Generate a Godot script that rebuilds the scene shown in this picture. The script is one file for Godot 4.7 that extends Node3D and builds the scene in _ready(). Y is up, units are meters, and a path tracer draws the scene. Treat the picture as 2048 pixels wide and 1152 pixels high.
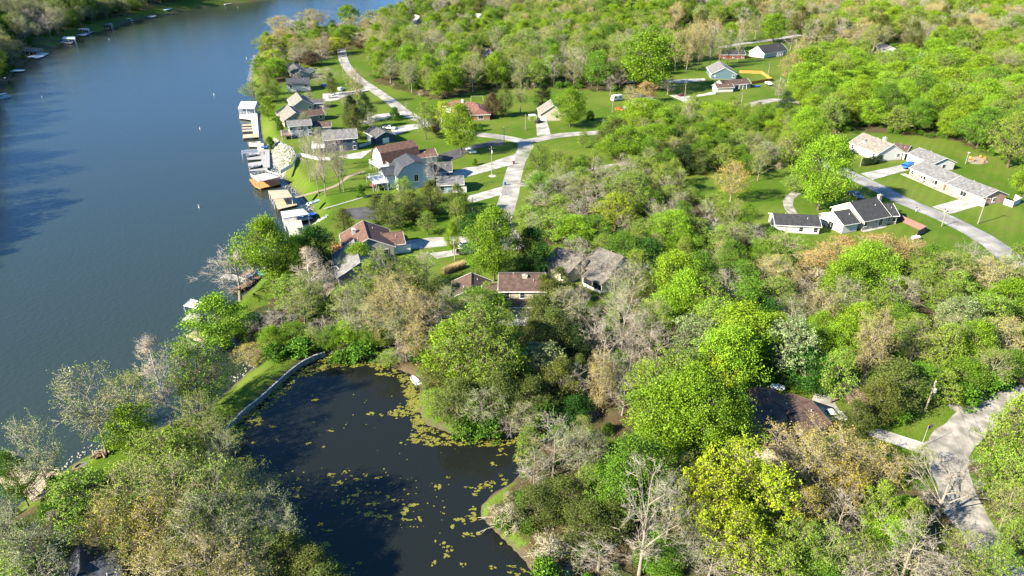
extends Node3D
# Lake houses, woods and a pond seen from the air on a sunny spring afternoon. Positions in metres; +x right, -z away.
func _ready() -> void:
	# camera, sky, sun, exposure
	var cam := Camera3D.new()
	cam.name = "camera"; add_child(cam)
	cam.position = Vector3(0, 80, 0); cam.rotation_degrees.x = -28.0
	cam.fov = 45.76; cam.far = 4000.0; cam.near = 0.5
	cam.current = true
	var we := WorldEnvironment.new()
	we.name = "environment"
	var env := Environment.new()
	var sky := Sky.new()
	var sm := ProceduralSkyMaterial.new()
	sm.sky_top_color = Color(0.27, 0.48, 0.72); sm.sky_horizon_color = Color(0.45, 0.66, 0.90); sm.sky_curve = 0.12
	sm.ground_bottom_color = Color(0.10, 0.13, 0.06); sm.ground_horizon_color = Color(0.3, 0.38, 0.3)
	sm.sky_energy_multiplier = 0.72
	sky.sky_material = sm
	env.background_mode = Environment.BG_SKY; env.sky = sky
	env.tonemap_mode = Environment.TONE_MAPPER_LINEAR
	env.tonemap_exposure = 3.75
	env.sdfgi_enabled = true; env.ssao_enabled = true; env.ssil_enabled = true
	we.environment = env; add_child(we)
	var sun := DirectionalLight3D.new()
	sun.name = "sun"; add_child(sun)
	sun.light_energy = 1.6; sun.light_color = Color(1.0, 0.955, 0.86); sun.light_angular_distance = 0.5
	sun.shadow_enabled = true; sun.directional_shadow_max_distance = 1200.0
	var el := deg_to_rad(31.0)
	var az := deg_to_rad(28.0)
	sun.look_at_from_position(Vector3(0, 200, 0), Vector3(0, 200, 0) + Vector3(cos(el) * cos(az), -sin(el), -cos(el) * sin(az)))
	# textures
	noise.frequency = 0.02; noise2.seed = 5; noise2.frequency = 0.02; noise2.fractal_octaves = 4
	T.fine = grain(1, 0.03, 0.72, 1.0); T.shingle = grain(2, 0.014, 0.55, 1.0, 512, 8); T.brick = grain(3, 0.09, 0.7, 1.0)
	T.grass = grain(4, 0.05, 0.5, 1.0, 1024, 6); T.gravel = grain(6, 0.008, 0.55, 1.0, 1024, 8)
	T.asph = grain(7, 0.006, 0.62, 1.0, 1024, 8); T.algae = grain(9, 0.05, 0.5, 1.0, 512, 5)
	T.plank = planks()
	build_ground()
	for r in ROADS: road(r[0], r[1], r[2], r[3], r[4], ground_mat(r[5]), maxf(r[6], 0.09))
	for s in SHEETS: sheet(s[0], s[1], s[2], s[3], ground_mat(s[4]))
	road_lines()
	pond_wall()
	for h in HOUSES: house(h)
	for d in DOCKS: dock(d)
	plant_trees()
	far_woods()
	undergrowth()
	for b in BOATS: boat(b)
	for c in CARS: car(c)
	var tops := []
	for p in POLES: tops.append(pole(p))
	for w in WIRES:
		var side := Vector3(0.9, 0, 0.5) * (1.0 if w[2].begins_with("right") else -1.0 if w[2].begins_with("left") else 0.0)
		wire(tops[w[0]] + side, tops[w[1]] + side, w[2])
	for t in TANKS: tank(t[0], t[1], t[2], t[3])
	for b in BINS: bin(b[0], b[1], b[2], b[3])
	for m in MAILS: mailbox(m[0], m[1], m[2], m[3])
	for f in FENCES: fence(f)
	small_things()
	floating_algae()
	stones()

func planks() -> ImageTexture:
	var im := Image.create(256, 256, false, Image.FORMAT_RGB8)
	rng.seed = 3
	for k in 16:
		var v := rng.randf_range(0.78, 1.0)
		im.fill_rect(Rect2i(0, k * 16, 256, 15), Color(v, v, v))
		im.fill_rect(Rect2i(0, k * 16 + 15, 256, 1), Color(0.5, 0.5, 0.5))
	return ImageTexture.create_from_image(im)

func ground_mat(k: String) -> StandardMaterial3D:
	match k:
		"asphalt_pale": return mat(k, [0.40, 0.385, 0.36], 0.9, "asph", 0.021)
		"asphalt": return mat(k, [0.35, 0.35, 0.355], 0.9, "asph", 0.021)
		"gravel": return mat(k, [0.40, 0.375, 0.335], 0.95, "gravel", 0.037)
		"concrete": return mat(k, [0.5, 0.485, 0.45], 0.85, "asph", 0.03)
		"blacktop": return mat(k, [0.085, 0.085, 0.095], 0.85, "asph", 0.03)
	return mat("sandy", [0.42, 0.34, 0.25], 0.95, "gravel", 0.2)

func axis(lo: float, hi: float, f0: float, f1: float, fine: float, grow: float) -> PackedFloat32Array:
	var r := PackedFloat32Array()
	var x := f0
	while x <= f1: r.append(x); x += fine
	var s := fine
	x = f1
	while x < hi:
		s = minf(s * grow, 12.0); x += s; r.append(x)
	var l := []
	s = fine; x = f0
	while x > lo:
		s = minf(s * grow, 12.0); x -= s; l.append(x)
	l.reverse()
	var o := PackedFloat32Array(l)
	o.append_array(r)
	return o

func build_ground() -> void:
	sdf_l = make_sdf(pv(LAKE_LINE), LX, LZ, LS, LW, LH)
	sdf_p = make_sdf(pv(POND_LINE), PX, PZ, PS, PW, PH)
	var polys := []
	var rects := []
	for w in WOODS:
		var p := pv(w)
		var r := Rect2(p[0], Vector2.ZERO)
		for q in p: r = r.expand(q)
		polys.append(p); rects.append(r.grow(4))
	var rip := []
	for w in RIPRAP: rip.append(pv(w))
	var xs := axis(-1500, 1500, -130, 170, 1.0, 1.035)
	var zs := axis(-1900, -10, -330, -50, 1.0, 1.03)
	var V := PackedVector3Array()
	var N := PackedVector3Array()
	var C := PackedColorArray()
	var I := PackedInt32Array()
	var nx := xs.size()
	for z in zs:
		for x in xs:
			V.append(Vector3(x, hgt(x, z), z))
			var j := Vector2(noise2.get_noise_2d(x * 6, z * 6), noise2.get_noise_2d(x * 6 + 500, z * 6)) * 6.0
			var q := Vector2(x, z) + j
			var wood := false
			for k in polys.size():
				if rects[k].has_point(q) and Geometry2D.is_point_in_polygon(q, polys[k]): wood = true; break
			var a := noise2.get_noise_2d(x * 1.2, z * 1.2) * 0.5 + 0.5
			var b := noise2.get_noise_2d(x * 8 + 77, z * 8) * 0.5 + 0.5
			var c: Color
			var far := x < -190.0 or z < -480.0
			if wood:
				c = Color(0.15, 0.115, 0.065).lerp(Color(0.06, 0.095, 0.02), smoothstep(0.42, 0.66, b * 0.6 + a * 0.4))
			else:
				c = Color(0.11, 0.21, 0.018).lerp(Color(0.18, 0.26, 0.038), smoothstep(0.3, 0.75, a))
				c *= 1.0 + 0.045 * signf(sin((x * 0.8 + z * 0.6) * 2.1)) * (1.0 if a > 0.42 else 0.3)
				c = c.lerp(Color(0.21, 0.21, 0.06), smoothstep(0.52, 0.8, b) * 0.65)
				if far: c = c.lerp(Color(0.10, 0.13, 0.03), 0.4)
			var d := lake_d(x, z)
			var p := pond_d(x, z)
			if d < 1.2 or p < 0.8: c = Color(0.16, 0.13, 0.09)
			C.append(c)
	for z in zs.size():
		for x in nx:
			var o := z * nx + x
			var dx := V[mini(x + 1, nx - 1) + z * nx] - V[maxi(x - 1, 0) + z * nx]
			var dz := V[x + mini(z + 1, zs.size() - 1) * nx] - V[x + maxi(z - 1, 0) * nx]
			N.append(dz.cross(dx).normalized())
			if x < nx - 1 and z < zs.size() - 1:
				I.append_array([o, o + 1, o + nx, o + 1, o + nx + 1, o + nx])
	var am := ArrayMesh.new()
	am.add_surface_from_arrays(Mesh.PRIMITIVE_TRIANGLES, arr_mesh(V, N, I, C))
	var gm := StandardMaterial3D.new()
	gm.vertex_color_use_as_albedo = true; gm.roughness = 0.95; gm.metallic_specular = 0.2
	gm.albedo_texture = T.grass; gm.uv1_triplanar = true; gm.uv1_world_triplanar = true; gm.uv1_scale = Vector3.ONE * 0.06
	tag(part("ground", am, gm, self), "", "", "", "structure")
	# water
	var lm := StandardMaterial3D.new()
	lm.albedo_color = sr([0.023, 0.033, 0.024]); lm.roughness = 0.12; lm.metallic_specular = 0.5
	lm.normal_enabled = true; lm.normal_texture = ripples(21, 0.02, 0.45, 6.0); lm.normal_scale = 0.25
	lm.uv1_triplanar = true; lm.uv1_world_triplanar = true; lm.uv1_scale = Vector3.ONE * 0.05
	var st := tub()
	quad(st, Vector3(-1500, LAKE_Y, -1900), Vector3(260, LAKE_Y, -1900), Vector3(-40, LAKE_Y, -60), Vector3(-1500, LAKE_Y, -60))
	tag(part("lake_water", done(st), lm, self), "", "", "", "structure")
	var pm := StandardMaterial3D.new()
	pm.albedo_color = sr([0.0095, 0.0115, 0.0095]); pm.roughness = 0.06; pm.metallic_specular = 0.35
	pm.normal_enabled = true; pm.normal_texture = ripples(22, 0.012, 0.7, 3.0); pm.normal_scale = 0.12
	pm.uv1_triplanar = true; pm.uv1_world_triplanar = true; pm.uv1_scale = Vector3.ONE * 0.05
	st = tub()
	var p2 := pv(POND_LINE)
	var grown := Geometry2D.offset_polygon(p2, 1.2)
	for t in range(0, 1):
		var ix := Geometry2D.triangulate_polygon(grown[0])
		for i in range(0, ix.size(), 3):
			var a: Vector2 = grown[0][ix[i]]
			var b: Vector2 = grown[0][ix[i + 1]]
			var c: Vector2 = grown[0][ix[i + 2]]
			tri(st, Vector3(a.x, POND_Y, a.y), Vector3(b.x, POND_Y, b.y), Vector3(c.x, POND_Y, c.y))
	tag(part("pond_water", done(st), pm, self), "", "", "", "structure")

func road_lines() -> void:
	var c := smooth_line(ROADS[2][2], 1.0)
	var st := tub()
	for s in [-0.16, 0.16]:
		for i in range(8, c.size() - 1):
			var d := (c[i + 1] - c[i]).normalized()
			var n := Vector2(-d.y, d.x)
			var a: Vector2 = c[i] + n * (s - 0.06)
			var b: Vector2 = c[i] + n * (s + 0.06)
			var e: Vector2 = c[i + 1] + n * (s + 0.06)
			var f: Vector2 = c[i + 1] + n * (s - 0.06)
			quad(st, Vector3(a.x, 0.075, a.y), Vector3(b.x, 0.075, b.y), Vector3(e.x, 0.075, e.y), Vector3(f.x, 0.075, f.y))
	tag(part("road_marking", done(st), mat("line_yellow", [0.5, 0.36, 0.08], 0.8, "asph", 0.2), self), "", "", "", "structure")

func pond_wall() -> void:
	var k := 0
	for w in [WALL, WALLB[0], WALLB[1]]:
		var c := smooth_line(w, 1.2)
		var o := thing("retaining_wall", Vector3(c[0].x, 0, c[0].y), 0, ["long white capped retaining wall curving along the pond", "short white capped wall piece among budding trees", "last white capped wall piece near the pond corner"][k], "wall")
		k += 1
		for i in c.size() - 1:
			var a := c[i] - c[0]
			var b := c[i + 1] - c[0]
			var turn := -atan2(b.y - a.y, b.x - a.x)
			var mid := (a + b) / 2
			var ln := snappedf(a.distance_to(b), 0.02)
			part("panel", box_mesh(Vector3(ln - 0.10, 1.6, 0.16)), mat("sheet_pile", [0.25, 0.26, 0.26], 0.7, "fine", 0.6), o, Vector3(mid.x, -0.62, mid.y) + Vector3(sin(turn), 0, cos(turn)) * 0.06 * (1 if i % 2 else -1), turn)
			part("cap", box_mesh(Vector3(ln + 0.03, 0.12, 0.30)), mat("cap_white", [0.5, 0.5, 0.48], 0.7, "fine", 0.6), o, Vector3(mid.x, 0.25 - 0.004 * (i % 2), mid.y), turn)

const NTH := ["", "second", "third", "fourth", "fifth", "sixth", "seventh", "eighth", "ninth", "tenth", "eleventh", "twelfth", "thirteenth", "fourteenth", "fifteenth", "sixteenth", "seventeenth", "eighteenth"]
func plant_trees() -> void:
	for kind in TREES:
		var a: Array = TREES[kind]
		for i in range(0, a.size(), 10):
			var nth: int = a[i + 9]
			var label: String = ["", "tall ", "small "][a[i + 6]] + KINDS[kind].desc + " " + ["left of", "right of", "above", "below"][a[i + 7]] + " " + MARKS[a[i + 8]]
			if nth == 0: label += ", leftmost"
			elif nth == 99: label += ", rightmost"
			elif nth > 0: label += ", %s from left" % NTH[nth]
			plant(kind, int(a[i]), a[i + 1], a[i + 2], a[i + 3], a[i + 4], a[i + 5], [0.86, 0.93, 1.0][(i / 10) % 3], label, "shrubs around the woods" if KINDS[kind].cat == "shrub" else "trees around the lake and pond")

const FAR_MIX := {10: ["bright", "bright", "bright", "green", "green", "lime", "lime", "bud", "tanbud", "bare", "bare", "tanbud", "budgrey", "bare", "cedar"], 11: ["bare", "bare", "bare", "budgrey", "budgrey", "budgrey", "bud", "bud", "bud", "green", "green", "lime"]}
func far_woods() -> void:
	var more := {}
	rng.seed = 44
	for w in FAR_MIX:
		var p := pv(WOODS[w])
		var box := Rect2(p[0], Vector2.ZERO)
		for q in p: box = box.expand(q)
		var cell := {}
		for i in (9000 if w == 10 else 7000):
			var q := Vector2(rng.randf_range(box.position.x, box.end.x), rng.randf_range(box.position.y, box.end.y))
			if not Geometry2D.is_point_in_polygon(q, p) or lake_d(q.x, q.y) < 4.0: continue
			var g := 11.0 if w == 10 else 6.5
			var key := Vector2i(int(q.x / g), int(q.y / g))
			if cell.has(key): continue
			var bad := false
			for h in HOUSES:
				if absf(q.x - h[2]) < 13.0 and q.y - h[3] > -11.0 and q.y - h[3] < 30.0: bad = true
			for r in ROADS:
				for k in range(0, r[2].size(), 2):
					if q.distance_to(Vector2(r[2][k], r[2][k + 1])) < 12.0: bad = true
			if bad: continue
			cell[key] = true
			var mix: Array = FAR_MIX[w]
			var patch := noise2.get_noise_2d(q.x * 0.6, q.y * 0.6)
			var kind: String = mix[clampi(int((0.5 + patch * 0.9 + rng.randf_range(-0.28, 0.28)) * mix.size()), 0, mix.size() - 1)]
			var hh := rng.randf_range(9, 21)
			var rr := hh * rng.randf_range(0.32, 0.48)
			var K: Dictionary = KINDS[kind]
			if not more.has(kind): more[kind] = []
			more[kind].append_array([q.x, q.y, rng.randf() * TAU, rr / K.r, hh / K.h])
	for kind in CROWDS:
		if not more.has(kind): more[kind] = []
		more[kind].append_array(CROWDS[kind])
	spread_woods(more)

func spread_woods(CROWD: Dictionary) -> void:
	for kind in CROWD:
		var a: Array = CROWD[kind]
		var xf := [[], []]
		for i in range(0, a.size(), 5):
			var t := Transform3D(Basis(Vector3.UP, a[i + 2]) * Basis.from_scale(Vector3(a[i + 3], a[i + 4], a[i + 3])), Vector3(a[i], hgt(a[i], a[i + 1]), a[i + 1]))
			xf[(i / 5) % 2].append(t)
		for v in 2:
			if xf[v].size(): crowd("distant_wood", joined(kind, v), xf[v], "distant woodland mass of %s" % {"bright": "bright green crowns", "green": "mid green crowns", "lime": "lime green crowns", "bud": "olive budding crowns", "budgrey": "grey green budding crowns", "bare": "bare grey crowns", "tanbud": "tan budding crowns", "cedar": "dark evergreen crowns"}.get(kind, "mixed crowns"), "woodland")

func undergrowth() -> void:
	var xf := {"shrub0": [], "shrub1": [], "brush0": [], "brush1": []}
	rng.seed = 99
	var keep := []
	for s in SHEETS: keep.append(pv(s[2]))
	var lines := []
	for r in ROADS: lines.append([smooth_line(r[2], 6.0), r[3] / 2 + 1.6])
	for w in WOODS.size():
		var p := pv(WOODS[w])
		var box := Rect2(p[0], Vector2.ZERO)
		for q in p: box = box.expand(q)
		var far: bool = box.get_center().y < -420 or box.size.x > 300
		var gap := 3.9 if not far else 9.0
		var n := int(box.get_area() / (gap * gap))
		for i in n:
			var q := Vector2(rng.randf_range(box.position.x, box.end.x), rng.randf_range(box.position.y, box.end.y))
			if not Geometry2D.is_point_in_polygon(q, p): continue
			if lake_d(q.x, q.y) < 2.0 or pond_d(q.x, q.y) < 1.2: continue
			var bad := false
			for s in keep:
				if Geometry2D.is_point_in_polygon(q, s): bad = true; break
			if bad: continue
			for l in lines:
				for k in l[0].size() - 1:
					if q.distance_squared_to(l[0][k]) < 400.0 and q.distance_to(Geometry2D.get_closest_point_to_segment(q, l[0][k], l[0][k + 1])) < l[1]: bad = true; break
				if bad: break
			if bad: continue
			for h in HOUSES:
				for b in h[5]:
					var lq := Transform3D(Basis(Vector3.UP, h[4]), Vector3(h[2], 0, h[3])) * Vector3(b[0], 0, b[1])
					if q.distance_to(Vector2(lq.x, lq.z)) < maxf(b[3], b[4]) / 2 + 2.0: bad = true
			if bad: continue
			var s := rng.randf_range(0.3, 0.85) * (1.6 if far else 1.0)
			var green := noise2.get_noise_2d(q.x * 2, q.y * 2) + rng.randf_range(-0.3, 0.3) > -0.25
			var t := Transform3D(Basis(Vector3.UP, rng.randf() * TAU) * Basis.from_scale(Vector3(s, s * rng.randf_range(0.5, 1.0), s)), Vector3(q.x, hgt(q.x, q.y), q.y))
			xf[("shrub" if green else "brush") + str(rng.randi() % 2)].append(t)
	for k in xf:
		crowd("undergrowth", joined(k.substr(0, 5), int(k.substr(5))), xf[k], "green leafy undergrowth on the woodland floor" if k.begins_with("shrub") else "tan twiggy undergrowth on the woodland floor", "undergrowth")

func floating_algae() -> void:
	var st := tub()
	rng.seed = 12
	var y := POND_Y + 0.006
	var beds: Array = ALGAE.duplicate()
	for i in 80000:
		var q := Vector2(rng.randf_range(PX, PX + PW), rng.randf_range(PZ, PZ + PH))
		var d := pond_d(q.x, q.y)
		var reach := (3.6 if q.y < -93.0 else 2.0) + 5.0 * noise2.get_noise_2d(q.x * 5, q.y * 5)
		if d > -0.2 or d < -reach or q.x > 14.0 or rng.randf() < 0.35: continue
		if q.y > -93.0 and rng.randf() < 0.75: continue
		beds.append([q.x, q.y, rng.randf_range(0.25, 0.9), rng.randf_range(0.2, 0.6)])
	for a in beds:
		var flakes := 6 if a[2] > 0.45 else 2
		for f in flakes:
			var th := rng.randf() * TAU
			var rr := sqrt(rng.randf()) * (0.85 if flakes > 2 else 0.4)
			var cx: float = a[0] + cos(th) * a[2] * rr
			var cz: float = a[1] + sin(th) * a[3] * rr
			var k := rng.randf_range(0.22, 0.62) * (1.0 - 0.4 * rr) if flakes > 2 else rng.randf_range(0.4, 0.8)
			var n := 11
			var pts := PackedVector2Array()
			for i in n:
				var t := TAU * i / n
				var r := k * (0.8 + rng.randf_range(-0.38, 0.38))
				pts.append(Vector2(cx + cos(t) * a[2] * r, cz + sin(t) * a[3] * r))
			y += 0.0003
			if y > POND_Y + 0.09: y = POND_Y + 0.006
			for i in n:
				var p := pts[i]
				var q := pts[(i + 1) % n]
				tri(st, Vector3(cx, y + 0.003, cz), Vector3(p.x, y, p.y), Vector3(q.x, y, q.y))
	var o := part("floating_algae", done(st), mat("algae", [0.29, 0.285, 0.03], 0.8, "algae", 0.35), self)
	tag(o, "yellow green algae mats floating on the dark pond", "algae", "", "stuff")

func stones() -> void:
	rng.seed = 31
	var st := tub()
	var v := []
	for i in 6: v.append(Vector3([1, -1, 0, 0, 0, 0][i], [0, 0, 0.7, -0.7, 0, 0][i], [0, 0, 0, 0, 1, -1][i]) * rng.randf_range(0.75, 1.15))
	for f in [[0, 2, 4], [4, 2, 1], [1, 2, 5], [5, 2, 0], [4, 3, 0], [1, 3, 4], [5, 3, 1], [0, 3, 5]]: tri(st, v[f[0]], v[f[1]], v[f[2]])
	var rock := done(st)
	rock.surface_set_material(0, mat("rock", [0.47, 0.455, 0.42], 0.9, "fine", 0.5))
	var xf := []
	for w in RIPRAP:
		var p := pv(w)
		var box := Rect2(p[0], Vector2.ZERO)
		for q in p: box = box.expand(q)
		for i in int(box.get_area() * 5.0):
			var q := Vector2(rng.randf_range(box.position.x, box.end.x), rng.randf_range(box.position.y, box.end.y))
			if not Geometry2D.is_point_in_polygon(q, p) or lake_d(q.x, q.y) < -1.5: continue
			xf.append(Transform3D(Basis.from_euler(Vector3(rng.randf(), rng.randf() * 6, rng.randf())) * Basis.from_scale(Vector3.ONE * rng.randf_range(0.25, 0.5)), Vector3(q.x, hgt(q.x, q.y), q.y)))
	crowd("riprap", rock, xf, "white limestone riprap covering the bank between docks", "stones")
	xf = []
	for l in SHORE:
		var c := smooth_line(l, 0.35)
		for q in c:
			for k in 2:
				var s := q + Vector2(rng.randfn(0, 0.8), rng.randfn(0, 0.8))
				xf.append(Transform3D(Basis.from_euler(Vector3(rng.randf(), rng.randf() * 6, rng.randf())) * Basis.from_scale(Vector3.ONE * rng.randf_range(0.12, 0.28)), Vector3(s.x, maxf(hgt(s.x, s.y), LAKE_Y) + 0.05, s.y)))
	crowd("shore_stones", rock, xf, "pale stones edging the lake shore", "stones")

func yard_things() -> void:
	var P := func(k: String) -> Vector3: return Vector3(SPOT[k][0], hgt(SPOT[k][0], SPOT[k][1]), SPOT[k][1])
	var steel := mat("dark_metal", [0.05, 0.05, 0.055], 0.5)
	var logs := mat("log", [0.3, 0.22, 0.14], 0.9, "fine", 0.8)
	# trailer
	var o := thing("utility_trailer", P.call("trailer") + Vector3(0, 0.05, 0), 0.1, "black flat trailer on the pale driveway below bright tree", "trailer")
	var st := tub(); bx(st, Vector3(0, 0.6, 0), Vector3(4.2, 0.12, 1.9)); part("bed", done(st), steel, o)
	st = tub()
	for s in [-1, 1]: bx(st, Vector3(0, 0.9, s * 0.92), Vector3(4.2, 0.5, 0.06))
	bx(st, Vector3(-2.07, 0.9, 0), Vector3(0.06, 0.5, 1.8)); part("side_rail", done(st), steel, o)
	st = tub(); bar(st, Vector3(2.1, 0.6, 0.5), Vector3(3.4, 0.55, 0), 0.05); bar(st, Vector3(2.1, 0.6, -0.5), Vector3(3.4, 0.55, 0), 0.05); part("tow_bar", done(st), steel, o)
	for s in [-1, 1]:
		st = tub(); bar(st, Vector3(-0.3, 0.34, s * 0.98), Vector3(-0.3, 0.34, s * 1.18), 0.34, -1, 12); part("wheel", done(st), mat("tyre", [0.02, 0.02, 0.02], 0.8), o)
	# flag
	o = thing("flagpole", P.call("flag"), 0.5, "slim pole with striped flag beside the gravel junction", "flag")
	st = tub(); bar(st, Vector3(0, -0.2, 0), Vector3(0, 5.0, 0), 0.05, 0.03); part("shaft", done(st), mat("alu", [0.6, 0.62, 0.64], 0.4, "", 1, 0.5), o)
	for i in 7:
		part("stripe", box_mesh(Vector3(1.4, 0.12, 0.03)), mat("flag_red", [0.5, 0.03, 0.05], 0.8) if i % 2 == 0 else mat("flag_white", [0.7, 0.7, 0.7], 0.8), o, Vector3(0.72, 4.0 + i * 0.122, 0))
	part("canton", box_mesh(Vector3(0.6, 0.48, 0.04)), mat("flag_blue", [0.03, 0.05, 0.2], 0.8), o, Vector3(0.33, 4.55, 0))
	# fire ring, log benches, log pile
	o = thing("fire_ring", P.call("fire"), 0, "round stone fire ring on the lakeside lawn", "fire ring")
	for i in 14: part("stone", box_mesh(Vector3(0.42, 0.35, 0.3)), mat("rock_dark", [0.2, 0.18, 0.16], 0.9, "fine", 0.6), o, Vector3(cos(TAU * i / 14), 0.1, sin(TAU * i / 14)) * Vector3(0.95, 1, 0.95), -TAU * i / 14 + PI / 2)
	st = tub(); lathe(st, [[0.01, 0.06], [0.75, 0.05], [0.8, 0.0]], 12); part("ash_bed", done(st), mat("ash", [0.12, 0.12, 0.12], 0.95), o)
	for q in [["log", 0.5, "long log bench beside the lakeside fire ring", 5.0], ["log2", 0.05, "shorter log bench left of the long log bench", 2.4]]:
		o = thing("log_bench", P.call(q[0]), q[1], q[2], "bench", "log benches")
		st = tub(); bar(st, Vector3(-q[3] / 2, 0.42, 0), Vector3(q[3] / 2, 0.42, 0), 0.2, 0.17, 8); part("seat", done(st), logs, o)
		for s in [-1, 1]:
			st = tub(); bar(st, Vector3(s * q[3] * 0.35, -0.1, 0), Vector3(s * q[3] * 0.35, 0.3, 0), 0.18, -1, 8); part("leg", done(st), logs, o)
	o = thing("log_pile", P.call("pile"), 0.4, "heap of cut logs at the foot of the leaning shore tree", "log pile")
	rng.seed = 77
	for i in 16:
		st = tub(); var c := Vector3(rng.randf_range(-1.3, 1.3), 0.15 + rng.randf() * 0.55, rng.randf_range(-0.7, 0.7)); var d := Vector3(rng.randfn(0, 1), rng.randfn(0, 0.2), rng.randfn(0, 0.6)).normalized() * 0.7
		bar(st, c - d, c + d, 0.16, -1, 7); part("log", done(st), logs, o)
	# camper
	o = thing("camper_trailer", P.call("camper"), 0.5, "white camper trailer parked near the red pickup", "camper")
	st = tub(); hexa(st, [Vector3(-3, .6, -1.2), Vector3(3, .6, -1.2), Vector3(3, .6, 1.2), Vector3(-3, .6, 1.2), Vector3(-2.7, 3.0, -1.1), Vector3(2.6, 3.0, -1.1), Vector3(2.6, 3.0, 1.1), Vector3(-2.7, 3.0, 1.1)]); part("body", done(st), mat("tank_white", [0.75, 0.75, 0.73], 0.35), o)
	for x in [-1.6, 1.4]: part("window", box_mesh(Vector3(1.1, 0.6, 0.06)), mat("glass", [0.02, 0.025, 0.03], 0.08), o, Vector3(x, 2.0, 1.17))
	part("door", box_mesh(Vector3(0.7, 1.8, 0.06)), mat("trim_off", [0.6, 0.59, 0.56], 0.6), o, Vector3(0, 1.6, 1.18))
	for s in [-1, 1]:
		st = tub(); bar(st, Vector3(-0.4, 0.36, s * 1.0), Vector3(-0.4, 0.36, s * 1.2), 0.36, -1, 12); part("wheel", done(st), mat("tyre", [0.02, 0.02, 0.02], 0.8), o)
	# swing set
	o = thing("swing_set", P.call("swing"), 0.1, "wooden swing frame behind the red roofed brick ranch", "swing set")
	var wood := mat("wood_tan", DECKS["tan"], 0.85, "plank", 0.35)
	st = tub(); bar(st, Vector3(-3, 2.6, 0), Vector3(3, 2.6, 0), 0.09); part("top_beam", done(st), wood, o)
	for s in [-1, 1]:
		for z in [-1, 1]:
			st = tub(); bar(st, Vector3(s * 3, 2.6, 0), Vector3(s * 3.2, -0.1, z * 1.2), 0.08); part("leg", done(st), wood, o)
	for x in [-1.5, 1.3]:
		st = tub(); bx(st, Vector3(x, 0.5, 0), Vector3(0.5, 0.05, 0.2)); bar(st, Vector3(x - 0.2, 0.5, 0), Vector3(x - 0.2, 2.6, 0), 0.02); bar(st, Vector3(x + 0.2, 0.5, 0), Vector3(x + 0.2, 2.6, 0), 0.02); part("swing", done(st), steel, o)
	# gravel ring round the lawn pole
	o = thing("gravel_ring", P.call("ring"), 0, "white gravel ring round the tall lawn pole", "gravel ring")
	st = tub(); lathe(st, [[0.3, 0.07], [1.25, 0.07], [1.4, 0.0]], 20); part("gravel", done(st), mat("rock", [0.47, 0.455, 0.42], 0.9, "fine", 0.5), o)
	# backboard
	o = thing("canopy_frame", P.call("hoop"), 0.2, "white square canopy left of the tan gable house", "canopy")
	st = tub(); slab(st, Vector3(-1.6, 2.3, -1.6), Vector3(1.6, 2.3, -1.6), Vector3(1.6, 2.3, 1.6), Vector3(-1.6, 2.3, 1.6), 0.1); part("top", done(st), mat("tank_white", [0.75, 0.75, 0.73], 0.35), o)
	for s in [-1, 1]:
		for z in [-1, 1]:
			st = tub(); bar(st, Vector3(s * 1.5, -0.1, z * 1.5), Vector3(s * 1.5, 2.3, z * 1.5), 0.05); part("leg", done(st), mat("tank_white", [0.75, 0.75, 0.73], 0.35), o)
	# patio umbrella
	o = thing("patio_umbrella", P.call("umbrella"), 0, "dark red patio umbrella behind the light blue house", "umbrella")
	st = tub(); bar(st, Vector3(0, -0.1, 0), Vector3(0, 2.5, 0), 0.04); part("pole", done(st), steel, o)
	st = tub(); lathe(st, [[1.6, 2.0], [0.8, 2.4], [0.02, 2.65]], 8); part("canopy", done(st), mat("umbrella", [0.14, 0.04, 0.04], 0.8), o)
	# fallen branches at the pond edge
	for q in [["snag", 0.0, "pale fallen branch reaching over the pond, upper one"], ["snag2", 0.45, "pale fallen branch dipping into the pond, lower one"]]:
		o = thing("fallen_branch", Vector3(SPOT[q[0]][0], POND_Y + 0.3, SPOT[q[0]][1]), q[1], q[2], "branch", "fallen branches at the pond")
		var pale := mat("snag", [0.5, 0.42, 0.33], 0.9, "fine", 0.8)
		st = tub(); bar(st, Vector3(1.5, 0.5, 0), Vector3(-1.5, 0.35, 0.2), 0.14, 0.10); bar(st, Vector3(-1.5, 0.35, 0.2), Vector3(-5, 0.1, 0.1), 0.10, 0.04); part("limb", done(st), pale, o)
		for k in 4:
			st = tub(); bar(st, Vector3(-0.5 - k, 0.32, 0.15), Vector3(-1.6 - k * 1.1, 0.5 - 0.1 * k, -0.9 + 0.55 * k), 0.06, 0.015); part("twig", done(st), pale, o)

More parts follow.
